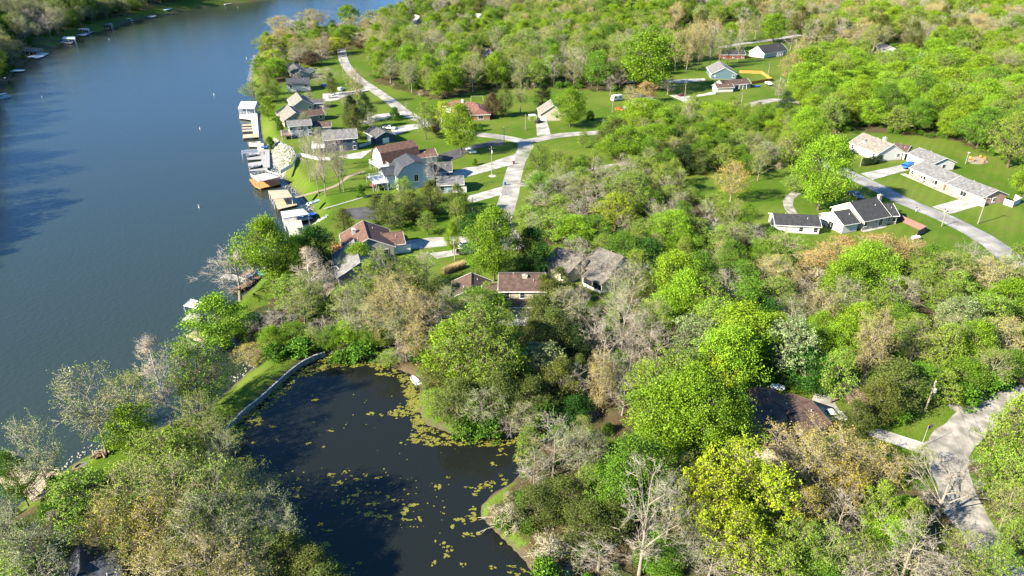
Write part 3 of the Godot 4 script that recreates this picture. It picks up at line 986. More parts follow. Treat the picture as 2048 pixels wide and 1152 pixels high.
func opening(kind: String, o: Node3D, at: Vector3, turn: float, wide := 0.0) -> void:
	var glass := mat("glass", [0.02, 0.025, 0.03], 0.08)
	var white := mat("trim_white", [0.75, 0.75, 0.73], 0.6)
	var w := 1.1
	var h := 1.35
	match kind:
		"W": w = 2.3; h = 1.5
		"s": w = 0.7; h = 0.7
		"T": w = 1.5; h = 2.3
		"d", "r": w = 1.0; h = 2.1
		"g": w = 2.7; h = 2.2
		"G": w = 4.8; h = 2.25
		"S": w = 1.9; h = 2.1
	if kind in ["d", "r"]:
		var f := part("door", box_mesh(Vector3(w + 0.24, h + 0.1, 0.08)), white, o, at, turn)
		part("door_leaf", box_mesh(Vector3(w, h, 0.06)), mat("door_red", [0.28, 0.03, 0.03], 0.5) if kind == "r" else mat("door_grey", [0.3, 0.3, 0.3], 0.5), f, Vector3(0, -0.05, 0.03))
		part("handle", box_mesh(Vector3(0.05, 0.12, 0.06)), mat("brass", [0.4, 0.33, 0.15], 0.3, "", 1, 1.0), f, Vector3(w * 0.38, -0.05, 0.08))
	elif kind in ["g", "G"]:
		var f := part("garage_door", box_mesh(Vector3(w + 0.2, h + 0.1, 0.06)), mat("trim_off", [0.6, 0.59, 0.56], 0.6), o, at, turn)
		for k in 4:
			part("panel", box_mesh(Vector3(w, h / 4 - 0.05, 0.06)), white, f, Vector3(0, -h / 2 + h / 8 + k * h / 4, 0.02))
	else:
		var f := part("window", box_mesh(Vector3(w + 0.22, h + 0.22, 0.09)), white, o, at, turn)
		if kind == "W" or kind == "T" or kind == "S":
			for q in [-1, 1]:
				part("pane", box_mesh(Vector3(w / 2 - 0.06, h, 0.06)), glass, f, Vector3(q * w / 4, 0, 0.03))
		else:
			for q in [-1, 1]:
				part("pane", box_mesh(Vector3(w, h / 2 - 0.04, 0.06)), glass, f, Vector3(0, q * h / 4, 0.03))
		part("sill", box_mesh(Vector3(w + 0.34, 0.07, 0.16)), white, f, Vector3(0, -h / 2 - 0.14, 0.03))
func face_row(row: String, o: Node3D, base: Transform3D, turn: float, span: float, off: float, he: float, lift := 0.0) -> void:
	var n := row.length()
	for i in n:
		var c := row[i]
		if c == ".": continue
		var u := span * ((i + 0.5) / n - 0.5)
		var y := he - 1.25 + lift
		if c in ["d", "r", "S"]: y = 1.1
		elif c in ["g", "G"]: y = 1.14
		elif c == "T": y = he - 1.6 + lift
		var dir := Vector3(sin(turn), 0, cos(turn))
		var side := Vector3(cos(turn), 0, -sin(turn))
		var p := dir * (off + 0.03) + side * u + Vector3(0, y, 0)
		opening(c, o, base * p, base.basis.get_euler().y + turn)
func wall_mat(k: String) -> StandardMaterial3D:
	var c: Array = WALLS[k]
	return mat("wall_" + k, c, 0.8, "brick" if k.begins_with("brick") else "fine", 0.5)
func roof_mat(k: String) -> StandardMaterial3D:
	return mat("roof_" + k, ROOFS[k], 0.92, "shingle", 0.11)
func house(D: Array) -> void:
	# name, label, x, z, turn, blocks, extras
	var o := thing(D[0], Vector3(D[2], hgt(D[2], D[3]), D[3]), D[4], D[1], D[7] if D.size() > 7 else "house")
	for b in D[5]:
		# lx lz turn L W he hr roof rc wc front left right back rows2
		var tf := Transform3D(Basis(Vector3.UP, b[2]), Vector3(b[0], 0, b[1]))
		var w := part("wall", wall_mesh(b[3], b[4], b[5], b[6], b[7]), wall_mat(b[9]), o, tf.origin, b[2])
		w.position.y = -0.0
		var st := tub()
		bx(st, Vector3(0, 0.0, 0), Vector3(b[3] + 0.1, 0.5, b[4] + 0.1))
		part("foundation", done(st), mat("foundation", [0.3, 0.29, 0.27], 0.9, "fine", 0.5), o, tf.origin, b[2])
		var rf := part("roof", roof_mesh(b[3], b[4], b[5], b[6], b[7]), roof_mat(b[8]), o, tf.origin, b[2])
		part("fascia", roof_mesh(b[3], b[4], b[5], b[6], b[7], true), mat("trim_brown", [0.12, 0.08, 0.06], 0.7) if b[8] in ["brownwarm", "tandark", "slate"] else mat("trim_white", [0.75, 0.75, 0.73], 0.6), rf)
		face_row(b[10], o, tf, 0.0, b[3], b[4] / 2, b[5])
		face_row(b[11], o, tf, -PI / 2, b[4], b[3] / 2, b[5])
		face_row(b[12], o, tf, PI / 2, b[4], b[3] / 2, b[5])
		if b[5] > 4.6:
			face_row("w.d.w" if b[3] > 8 else "w.w", o, tf, 0.0, b[3], b[4] / 2, b[5], -2.7)
			face_row("w.w", o, tf, -PI / 2, b[4], b[3] / 2, b[5], -2.7)
		# roof vents
		var slope: float = (b[6] - b[5]) / (b[4] / 2)
		if b[7] != "shed":
			for q in [0.25, -0.2]:
				var zz: float = -b[4] * 0.16 if q < 0 else b[4] * 0.2
				var yy: float = b[6] - slope * absf(zz) + 0.22
				var pst := tub()
				bar(pst, Vector3(0, -0.2, 0), Vector3(0, 0.35, 0), 0.09)
				part("vent_pipe", done(pst), mat("vent", [0.45, 0.45, 0.45], 0.5), o, tf * Vector3(b[3] * q, yy, zz))
	for e in D[6]:
		match e[0]:
			"chimney":
				var st := tub()
				bx(st, Vector3(0, -0.6, 0), Vector3(1.1, 2.6, 0.9)); bx(st, Vector3(0, 0.75, 0), Vector3(1.3, 0.12, 1.1))
				bar(st, Vector3(0, 0.8, 0), Vector3(0, 1.15, 0), 0.16)
				part("chimney", done(st), wall_mat(e[4]), o, Vector3(e[1], e[2], e[3]))
			"deck":
				var st := tub()
				var x0: float = e[1]
				var y: float = e[5]
				bx(st, Vector3(e[1], y - 0.1, e[2]), Vector3(e[3], 0.2, e[4]))
				var dk := part("deck", done(st), mat("wood_" + e[6], DECKS[e[6]], 0.85, "plank", 0.35), o)
				st = tub()
				var nx := maxi(2, int(e[3] / 1.6))
				var nz := maxi(2, int(e[4] / 1.6))
				for i in nx + 1:
					for s in [-1, 1]:
						bar(st, Vector3(x0 - e[3] / 2 + e[3] * i / nx, -0.2, e[2] + s * (e[4] / 2 - 0.08)), Vector3(x0 - e[3] / 2 + e[3] * i / nx, y + 1.0, e[2] + s * (e[4] / 2 - 0.08)), 0.05)
				for i in nz + 1:
					for s in [-1, 1]:
						bar(st, Vector3(x0 + s * (e[3] / 2 - 0.08), -0.2, e[2] - e[4] / 2 + e[4] * i / nz), Vector3(x0 + s * (e[3] / 2 - 0.08), y + 1.0, e[2] - e[4] / 2 + e[4] * i / nz), 0.05)
				for s in [-1, 1]:
					for yy in [0.5, 1.0]:
						bx(st, Vector3(x0, y + yy, e[2] + s * (e[4] / 2 - 0.08)), Vector3(e[3], 0.07, 0.09))
						bx(st, Vector3(x0 + s * (e[3] / 2 - 0.08), y + yy, e[2]), Vector3(0.09, 0.07, e[4] - 0.3))
				part("railing", done(st), mat("wood_" + e[7], DECKS[e[7]], 0.8), dk)
			"porch":
				var st := tub()
				for i in e[4]:
					bar(st, Vector3(e[1] + e[3] * (i / (e[4] - 1.0) - 0.5), -0.1, e[2]), Vector3(e[1] + e[3] * (i / (e[4] - 1.0) - 0.5), e[5], e[2]), 0.09)
				bx(st, Vector3(e[1], e[5], e[2]), Vector3(e[3] + 0.4, 0.2, 0.2))
				part("porch_post", done(st), mat("trim_white", [0.75, 0.75, 0.73], 0.6), o)

# ---------- waterside ----------
func dock(D: Array) -> void:
	# name label x z turn y decks[[poly..., wood]] roofs rails
	var o := thing(D[0], Vector3(D[2], LAKE_Y, D[3]), 0.0, D[1], "dock")
	for d in D[4]:
		var p := pv(d[0])
		var st := tub()
		prism(st, p, d[2] - 0.22, d[2])
		var dk := part("deck", done(st), mat("wood_" + d[1], DECKS[d[1]], 0.85, "plank", 0.35), o)
		st = tub()
		for i in p.size():
			var a := p[i]
			var b := p[(i + 1) % p.size()]
			var n := maxi(1, int(a.distance_to(b) / 3.0))
			for k in n:
				var q := a.lerp(b, (k + 0.03) / n)
				bar(st, Vector3(q.x, -2.6, q.y), Vector3(q.x, d[2] + (0.25 if k == 0 else 0.02), q.y), 0.09)
		part("piling", done(st), mat("piling", [0.2, 0.17, 0.13], 0.9), dk)
		if d.size() > 3 and d[3]:
			st = tub()
			for i in p.size():
				var a := p[i]
				var b := p[(i + 1) % p.size()]
				var n := maxi(1, int(a.distance_to(b) / 1.3))
				for k in n:
					var q := a.lerp(b, float(k) / n)
					bar(st, Vector3(q.x, d[2], q.y), Vector3(q.x, d[2] + 1.0, q.y), 0.045, -1, 4)
				for yy in [0.55, 1.0]:
					bar(st, Vector3(a.x, d[2] + yy, a.y), Vector3(b.x, d[2] + yy, b.y), 0.045, -1, 4)
			part("railing", done(st), mat("rail_" + d[3], DECKS[d[3]], 0.6), dk)
	for r in D[5]:
		# flat or gabled cover: poly, y, colour, posts
		var p := pv(r[0])
		var st := tub()
		var c := Vector2.ZERO
		for q in p: c += q / p.size()
		var lift: float = r[3]
		for i in p.size():
			var a := p[i]
			var b := p[(i + 1) % p.size()]
			if lift > 0.05: tri(st, Vector3(a.x, r[1] + 0.15, a.y), Vector3(c.x, r[1] + lift, c.y), Vector3(b.x, r[1] + 0.15, b.y))
		prism(st, p, r[1], r[1] + 0.15)
		var rf := part("roof", done(st), mat("cover_" + r[2], DECKS[r[2]], 0.6, "plank", 0.3), o)
		st = tub()
		for i in p.size():
			var a := p[i].lerp(c, 0.06)
			var b := p[(i + 1) % p.size()].lerp(c, 0.06)
			var n := maxi(1, int(a.distance_to(b) / 3.0))
			for k in n:
				var q := a.lerp(b, float(k) / n)
				bar(st, Vector3(q.x, -2.5, q.y), Vector3(q.x, r[1] + 0.05, q.y), 0.09)
		part("post", done(st), mat("rail_white", DECKS["white"], 0.6), rf)
	for f in D[6]:
		# boat lift: open frame over a slip
		var p := pv(f[0])
		var st := tub()
		for i in p.size():
			var a := p[i]
			var b := p[(i + 1) % p.size()]
			bar(st, Vector3(a.x, -2.5, a.y), Vector3(a.x, f[1], a.y), 0.08)
			bar(st, Vector3(a.x, f[1], a.y), Vector3(b.x, f[1], b.y), 0.10)
		for k in range(1, 6):
			var a := p[0].lerp(p[1], k / 6.0)
			var b := p[3].lerp(p[2], k / 6.0)
			bar(st, Vector3(a.x, f[1], a.y), Vector3(b.x, f[1], b.y), 0.05)
		part("boat_lift", done(st), mat("alu", [0.6, 0.62, 0.64], 0.4, "", 1, 0.5), o)
func hull(L: float, W: float, h: float) -> ArrayMesh:
	var st := tub()
	var n := 10
	var prev := []
	for k in n + 1:
		var f := float(k) / n
		var w := W / 2 * (1.0 if f < 0.45 else sqrt(maxf(0.0, 1.0 - pow((f - 0.45) / 0.55, 2.2))))
		var x := L * (f - 0.5)
		var kel := -h * 0.35 + h * 0.5 * pow(maxf(0, f - 0.6) / 0.4, 2)
		var g := h * (0.55 + 0.25 * f)
		var ring := [Vector3(x, kel, 0), Vector3(x, kel + h * 0.25, w * 0.8), Vector3(x, g, w), Vector3(x, g, w * 0.84), Vector3(x, g - h * 0.28, w * 0.8), Vector3(x, g - h * 0.28, 0)]
		if prev:
			for s in [1, -1]:
				for i in 5:
					quad(st, prev[i] * Vector3(1, 1, s), ring[i] * Vector3(1, 1, s), ring[i + 1] * Vector3(1, 1, s), prev[i + 1] * Vector3(1, 1, s))
		else:
			for s in [1, -1]:
				for i in range(1, 5): tri(st, ring[0] * Vector3(1, 1, s), ring[i] * Vector3(1, 1, s), ring[i + 1] * Vector3(1, 1, s))
		prev = ring
	return done(st)
func boat(D: Array) -> void:
	# kind label x y z turn L colour
	var L: float = D[6]
	var o := thing(D[0], Vector3(D[2], D[3], D[4]), D[5], D[1], "boat", D[8])
	var c := mat("boat_" + D[7], DECKS[D[7]], 0.3)
	if D[0] == "pontoon_boat":
		for s in [-1, 1]:
			var st := tub()
			lathe(st, [[0.02, -L / 2], [0.3, -L / 2 + 0.5], [0.3, L / 2 - 0.7], [0.02, L / 2]], 10)
			var pt := part("pontoon", done(st), mat("alu", [0.6, 0.62, 0.64], 0.4, "", 1, 0.5), o, Vector3(0, 0.05, s * 0.85))
			pt.rotation.z = -PI / 2
		var d := tub(); bx(d, Vector3(0, 0.42, 0), Vector3(L, 0.1, 2.5))
		part("deck", done(d), mat("wood_grey", DECKS["grey"], 0.8), o)
		d = tub()
		for s in [-1, 1]:
			bx(d, Vector3(0, 0.8, s * 1.2), Vector3(L * 0.9, 0.6, 0.06)); bx(d, Vector3(s * L * 0.45, 0.8, 0), Vector3(0.06, 0.6, 2.3))
		part("fence", done(d), c, o)
		d = tub(); slab(d, Vector3(-L * 0.3, 2.2, -1.2), Vector3(L * 0.25, 2.25, -1.2), Vector3(L * 0.25, 2.25, 1.2), Vector3(-L * 0.3, 2.2, 1.2), 0.08)
		for s in [-1, 1]: for q in [-0.28, 0.22]: bar(d, Vector3(L * q, 0.5, s * 1.1), Vector3(L * q, 2.22, s * 1.1), 0.03)
		part("canopy", done(d), c, o)
		d = tub(); bx(d, Vector3(-L * 0.3, 0.72, 0.7), Vector3(1.6, 0.5, 0.6)); bx(d, Vector3(L * 0.3, 0.72, -0.7), Vector3(1.6, 0.5, 0.6))
		part("seat", done(d), mat("boat_white", DECKS["white"], 0.4), o)
		return
	part("hull", hull(L, L * 0.38, L * 0.17), c, o)
	if D[0] == "covered_boat":
		var st := tub()
		var n := 8
		var prev := []
		for k in n + 1:
			var f := float(k) / n
			var w := L * 0.2 * (1.0 if f < 0.45 else sqrt(maxf(0.02, 1.0 - pow((f - 0.45) / 0.56, 2.2))))
			var g := L * 0.17 * (0.55 + 0.25 * f)
			var top := g + L * 0.13 * sin(PI * clampf(f * 0.9 + 0.12, 0, 1))
			var ring := []
			for i in 7: ring.append(Vector3(L * (f - 0.5) * 1.02, g - 0.12 + (top - g + 0.12) * sin(PI * i / 6.0), -w * cos(PI * i / 6.0)))
			if prev: for i in 6: quad(st, prev[i], ring[i], ring[i + 1], prev[i + 1])
			prev = ring
		part("cover", done(st), mat("boat_" + D[7], DECKS[D[7]], 0.5), o)
		st = tub()
		bx(st, Vector3(0, -L * 0.1, 0), Vector3(L * 0.95, 0.1, 1.2)); bar(st, Vector3(L * 0.45, -L * 0.1, 0), Vector3(L * 0.66, -L * 0.1, 0), 0.06)
		for s in [-1, 1]: bar(st, Vector3(-L * 0.15, -L * 0.1, s * 0.75), Vector3(-L * 0.15, -L * 0.1, s * 0.95), 0.32, -1, 10)
		part("trailer", done(st), mat("dark_metal", [0.05, 0.05, 0.055], 0.5), o)
	elif D[0] == "motor_boat":
		var st := tub()
		slab(st, Vector3(L * 0.08, L * 0.12, -L * 0.15), Vector3(L * 0.08, L * 0.12, L * 0.15), Vector3(L * 0.02, L * 0.2, L * 0.13), Vector3(L * 0.02, L * 0.2, -L * 0.13), 0.05)
		part("windscreen", done(st), mat("glass", [0.02, 0.025, 0.03], 0.08), o)
		st = tub(); bx(st, Vector3(-L * 0.15, L * 0.1, 0), Vector3(L * 0.18, L * 0.08, L * 0.26)); bx(st, Vector3(-L * 0.48, L * 0.08, 0), Vector3(L * 0.1, L * 0.14, L * 0.1))
		part("seat", done(st), mat("boat_seat", [0.25, 0.22, 0.2], 0.6), o)
	elif D[0] == "jet_ski":
		var st := tub(); bx(st, Vector3(-L * 0.12, L * 0.2, 0), Vector3(L * 0.5, L * 0.12, L * 0.16)); bar(st, Vector3(L * 0.14, L * 0.2, 0), Vector3(L * 0.08, L * 0.34, 0), 0.05); bar(st, Vector3(L * 0.08, L * 0.34, -0.3), Vector3(L * 0.08, L * 0.34, 0.3), 0.03)
		part("seat", done(st), mat("dark_metal", [0.05, 0.05, 0.055], 0.5), o)
	else:
		var st := tub()
		for q in [-0.25, 0.05, 0.28]: bx(st, Vector3(L * q, L * 0.08, 0), Vector3(0.28, 0.05, L * 0.33))
		part("seat", done(st), mat("wood_grey", DECKS["grey"], 0.8), o)

# ---------- vehicles ----------
func car(D: Array) -> void:
	# kind label x z turn colour
	var o := thing(D[0], Vector3(D[2], hgt(D[2], D[3]) + 0.05, D[3]), D[4], D[1], D[6])
	var L := 4.7
	var W := 1.85
	var low := [[-0.5, 0.42], [-0.5, 0.85], [-0.47, 0.98], [0.18, 0.95], [0.44, 0.82], [0.5, 0.7], [0.5, 0.4]]
	var cab := [[-0.36, 0.95], [-0.26, 1.42], [0.06, 1.45], [0.2, 0.95]]
	if D[0] == "pickup_truck":
		L = 5.8; W = 2.0
		low = [[-0.5, 0.5], [-0.5, 1.12], [-0.1, 1.12], [0.22, 1.14], [0.46, 1.05], [0.5, 0.9], [0.5, 0.45]]
		cab = [[-0.1, 1.12], [-0.08, 1.78], [0.12, 1.82], [0.24, 1.14]]
	elif D[0] == "sport_utility_vehicle":
		L = 4.8; W = 1.95
		low = [[-0.5, 0.45], [-0.5, 1.0], [-0.47, 1.1], [0.2, 1.1], [0.46, 0.98], [0.5, 0.85], [0.5, 0.45]]
		cab = [[-0.48, 1.1], [-0.42, 1.72], [0.06, 1.75], [0.2, 1.1]]
	var paint := mat("paint_" + D[5], PAINT[D[5]], 0.25)
	paint.clearcoat_enabled = true
	var glass := mat("glass", [0.02, 0.025, 0.03], 0.08)
	var loft := func(prof: Array, w0: float, w1: float) -> ArrayMesh:
		var st := tub()
		var n := prof.size()
		var lo: float = prof[0][1]
		var hi := 0.0
		for p in prof: hi = maxf(hi, p[1])
		var pts := []
		for p in prof:
			var f: float = (p[1] - lo) / maxf(0.01, hi - lo)
			pts.append(Vector3(p[0] * L, p[1], lerpf(w0, w1, f) / 2))
		for i in n:
			var a: Vector3 = pts[i]
			var b: Vector3 = pts[(i + 1) % n]
			quad(st, a, b, b * Vector3(1, 1, -1), a * Vector3(1, 1, -1))
		for s in [-1, 1]:
			for i in range(1, n - 1): tri(st, pts[0] * Vector3(1, 1, s), pts[i] * Vector3(1, 1, s), pts[i + 1] * Vector3(1, 1, s))
		return done(st)
	part("body", loft.call(low, W, W * 0.93), paint, o)
	part("cabin", loft.call(cab, W * 0.93, W * 0.78), paint, o)
	# glass bands lie just proud of the cabin
	var st := tub()
	var yb: float = cab[0][1]
	var yt: float = cab[1][1]
	for s in [-1, 1]:
		var x0: float = lerpf(cab[0][0], cab[1][0], 0.4) * L + 0.12
		var x1: float = lerpf(cab[3][0], cab[2][0], 0.4) * L - 0.12
		var x2: float = cab[2][0] * L - 0.06
		var x3: float = cab[1][0] * L + 0.08
		var ya := lerpf(yb, yt, 0.25)
		var yc := lerpf(yb, yt, 0.86)
		var za: float = s * (lerpf(W * 0.93, W * 0.78, 0.25) / 2 + 0.012)
		var zc: float = s * (lerpf(W * 0.93, W * 0.78, 0.86) / 2 + 0.012)
		quad(st, Vector3(x0, ya, za), Vector3(x1, ya, za), Vector3(x2, yc, zc), Vector3(x3, yc, zc))
	part("side_window", done(st), glass, o)
	for q in [[2, 3, "windscreen"], [1, 0, "rear_window"]]:
		st = tub()
		var a := Vector3(cab[q[1]][0] * L, cab[q[1]][1], 0)
		var b := Vector3(cab[q[0]][0] * L, cab[q[0]][1], 0)
		var out := Vector3(0.02 if q[0] == 2 else -0.02, 0.012, 0)
		var p0 := a.lerp(b, 0.12) + out
		var p1 := a.lerp(b, 0.88) + out
		quad(st, p0 + Vector3(0, 0, -W * 0.42), p0 + Vector3(0, 0, W * 0.42), p1 + Vector3(0, 0, W * 0.36), p1 + Vector3(0, 0, -W * 0.36))
		part(q[2], done(st), glass, o)
	if D[0] == "pickup_truck":
		st = tub(); bx(st, Vector3(-0.30 * L, 1.125, 0), Vector3(L * 0.34, 0.03, W * 0.74))
		part("truck_bed", done(st), mat("dark_metal", [0.05, 0.05, 0.055], 0.5), o)
	for x in [-0.31, 0.32]:
		for s in [-1, 1]:
			st = tub(); bar(st, Vector3(0, 0, -0.13), Vector3(0, 0, 0.13), 0.36, -1, 14)
			var wh := part("wheel", done(st), mat("tyre", [0.02, 0.02, 0.02], 0.8), o, Vector3(x * L, 0.36, s * (W / 2 - 0.1)))
			st = tub(); bar(st, Vector3(0, 0, 0), Vector3(0, 0, s * 0.14), 0.21, 0.2, 10)
			part("rim", done(st), mat("alu", [0.6, 0.62, 0.64], 0.4, "", 1, 0.5), wh)
	for s in [-1, 1]:
		part("headlight", box_mesh(Vector3(0.06, 0.16, 0.36)), mat("lens", [0.7, 0.7, 0.7], 0.1), o, Vector3(L * 0.5, low[5][1] - 0.02, s * W * 0.34))
		part("tail_light", box_mesh(Vector3(0.06, 0.3, 0.16)), mat("tail", [0.3, 0.01, 0.01], 0.2), o, Vector3(-L * 0.5, low[1][1] - 0.2, s * W * 0.41))

# ---------- street furniture ----------
func pole(D: Array) -> Vector3:
	# label x z h kind turn
	var y := hgt(D[1], D[2])
	var o := thing("utility_pole" if D[4] != "lamp" else "yard_lamp", Vector3(D[1], y, D[2]), D[5], D[0], "pole")
	var st := tub()
	bar(st, Vector3(0, -0.4, 0), Vector3(0, D[3], 0), 0.17, 0.12, 8)
	part("shaft", done(st), mat("pole_wood", [0.33, 0.29, 0.24], 0.9, "fine", 0.9), o)
	if D[4] == "lamp":
		st = tub(); bx(st, Vector3(0.15, D[3], 0), Vector3(0.7, 0.2, 0.5)); part("lamp_head", done(st), mat("trim_white", [0.75, 0.75, 0.73], 0.6), o)
		return Vector3(D[1], y + D[3], D[2])
	st = tub(); bx(st, Vector3(0, D[3] - 0.6, 0.14), Vector3(2.2 if D[4] != "stub" else 0.9, 0.12, 0.1))
	part("crossarm", done(st), mat("pole_wood", [0.33, 0.29, 0.24], 0.9, "fine", 0.9), o)
	st = tub()
	for q in [-0.95, 0.0, 0.95]: lathe(st, [[0.05, 0], [0.08, 0.06], [0.05, 0.12], [0.07, 0.18], [0.01, 0.24]], 6, Vector3(q if D[4] != "stub" else q * 0.4, D[3] - 0.54 if q else D[3], 0.14 if q else 0.0))
	part("insulator", done(st), mat("insulator", [0.4, 0.38, 0.36], 0.3), o)
	if D[4] == "transformer":
		st = tub(); lathe(st, [[0.01, 0], [0.26, 0.02], [0.26, 0.8], [0.2, 0.9], [0.01, 0.92]], 12, Vector3(0, D[3] - 2.2, 0.42))
		part("transformer", done(st), mat("transformer", [0.45, 0.46, 0.47], 0.4), o)
	return Vector3(D[1], y + D[3] - 0.3, D[2])
func wire(a: Vector3, b: Vector3, label: String, r := 0.022, sag := 0.035, c := "wire") -> void:
	var st := tub()
	var n := 10
	var prev := a
	for k in range(1, n + 1):
		var f := float(k) / n
		var p := a.lerp(b, f) - Vector3(0, 4 * f * (1 - f) * sag * a.distance_to(b), 0)
		bar(st, prev, p, r, -1, 4); prev = p
	var o := part("overhead_wire" if c == "wire" else "guy_wire", done(st), mat(c, [0.06, 0.06, 0.06] if c == "wire" else [0.55, 0.5, 0.08], 0.6), self)
	tag(o, label, "wire", "overhead wires")
func tank(label: String, x: float, z: float, turn: float) -> void:
	var o := thing("propane_tank", Vector3(x, hgt(x, z), z), turn, label, "propane tank", "propane tanks")
	var st := tub()
	var prof := []
	for k in 13:
		var f := k / 12.0
		prof.append([0.5 * pow(maxf(0.0, 1.0 - pow(absf(f * 2 - 1), 7.0)), 0.5) + 0.004, (f - 0.5) * 3.0])
	lathe(st, prof, 14)
	var b := part("tank_body", done(st), mat("tank_white", [0.75, 0.75, 0.73], 0.35), o, Vector3(0, 0.75, 0))
	b.rotation.z = PI / 2
	st = tub(); lathe(st, [[0.2, 0], [0.2, 0.2], [0.16, 0.28], [0.01, 0.3]], 10, Vector3(0, 1.2, 0))
	part("valve_dome", done(st), mat("tank_white", [0.75, 0.75, 0.73], 0.35), o)
	for s in [-0.9, 0.9]: part("foot", box_mesh(Vector3(0.2, 0.4, 0.7)), mat("foundation", [0.3, 0.29, 0.27], 0.9), o, Vector3(s, 0.15, 0))
func bin(label: String, x: float, z: float, col: String) -> void:
	var o := thing("wheeled_bin", Vector3(x, hgt(x, z) + 0.04, z), 0.4, label, "bin", "wheeled bins")
	var st := tub()
	hexa(st, [Vector3(-.25, 0.05, -.25), Vector3(.25, 0.05, -.25), Vector3(.25, 0.05, .25), Vector3(-.25, 0.05, .25), Vector3(-.33, 1.0, -.36), Vector3(.33, 1.0, -.36), Vector3(.33, 1.0, .36), Vector3(-.33, 1.0, .36)])
	part("bin_body", done(st), mat("bin_" + col, PAINT[col], 0.5), o)
	st = tub(); slab(st, Vector3(-.36, 1.0, -.4), Vector3(.36, 1.0, -.4), Vector3(.36, 1.1, .4), Vector3(-.36, 1.1, .4), 0.06); part("lid", done(st), mat("bin_" + col, PAINT[col], 0.5), o)
	for s in [-1, 1]:
		st = tub(); bar(st, Vector3(s * 0.22, 0.12, -.3), Vector3(s * 0.3, 0.12, -.3), 0.12, -1, 10); part("wheel", done(st), mat("tyre", [0.02, 0.02, 0.02], 0.8), o)
func mailbox(label: String, x: float, z: float, col: String) -> void:
	var o := thing("mailbox", Vector3(x, hgt(x, z), z), 0.8, label, "mailbox")
	var st := tub(); bx(st, Vector3(0, 0.5, 0), Vector3(0.12, 1.2, 0.12)); part("post", done(st), mat("trim_white", [0.75, 0.75, 0.73], 0.6), o)
	st = tub()
	for i in 6:
		var a := PI * i / 6
		var b := PI * (i + 1) / 6
		quad(st, Vector3(-.3, 1.15 + sin(a) * .16, cos(a) * .16), Vector3(.3, 1.15 + sin(a) * .16, cos(a) * .16), Vector3(.3, 1.15 + sin(b) * .16, cos(b) * .16), Vector3(-.3, 1.15 + sin(b) * .16, cos(b) * .16))
	bx(st, Vector3(0, 1.1, 0), Vector3(0.6, 0.14, 0.32)); part("box", done(st), mat("bin_" + col, PAINT[col], 0.5), o)
func fence(D: Array) -> void:
	# label pts h colour name panel
	var p := pv(D[1])
	var o := thing(D[4], Vector3(p[0].x, 0, p[0].y), 0, D[0], "fence" if D[4].ends_with("fence") else "wall")
	for i in p.size() - 1:
		var n := maxi(1, int(round(p[i].distance_to(p[i + 1]) / D[5])))
		for k in n:
			var a := p[i].lerp(p[i + 1], float(k) / n) - p[0]
			var b := p[i].lerp(p[i + 1], float(k + 1) / n) - p[0]
			var ln := a.distance_to(b)
			var turn := -atan2(b.y - a.y, b.x - a.x)
			var mid := (a + b) / 2
			part("panel", box_mesh(Vector3(snappedf(ln - 0.08, 0.01), D[2], 0.06)), mat("fence_" + D[3], DECKS[D[3]], 0.85, "plank", 0.8), o, Vector3(mid.x, D[2] / 2 + 0.03 + 0.02 * ((k * 7) % 3), mid.y), turn)
			part("post", box_mesh(Vector3(0.12, D[2] + 0.3, 0.12)), mat("fence_" + D[3], DECKS[D[3]], 0.85, "plank", 0.8), o, Vector3(a.x, D[2] / 2, a.y), turn)

# ---------- ground sheets ----------
func road(called: String, label: String, a: Array, w0: float, y: float, m: Material, ragged := 0.0) -> void:
	var c := smooth_line(a, 1.5)
	var st := tub()
	st.set_smooth_group(0)
	var prev := []
	for i in c.size():
		var d := (c[mini(i + 1, c.size() - 1)] - c[maxi(i - 1, 0)]).normalized()
		var n := Vector2(-d.y, d.x)
		var wl := w0 / 2 * (1.0 + ragged * noise2.get_noise_2d(c[i].x * 9, c[i].y * 9 + 100))
		var wr := w0 / 2 * (1.0 + ragged * noise2.get_noise_2d(c[i].x * 9 + 300, c[i].y * 9))
		var l := c[i] - n * wl
		var r := c[i] + n * wr
		var cur := [Vector3(l.x, y, l.y), Vector3(c[i].x, y + 0.015, c[i].y), Vector3(r.x, y, r.y)]
		if prev:
			for k in 2: quad(st, prev[k], prev[k + 1], cur[k + 1], cur[k])
		prev = cur
	var o := part(called, done(st), m, self)
	tag(o, label, "", "", "structure")
func sheet(called: String, label: String, a: Array, y: float, m: Material, thick := 0.1) -> void:
	var st := tub(); prism(st, pv(a), y - thick, y)
	var o := part(called, done(st), m, self)
	tag(o, label, "", "", "structure")

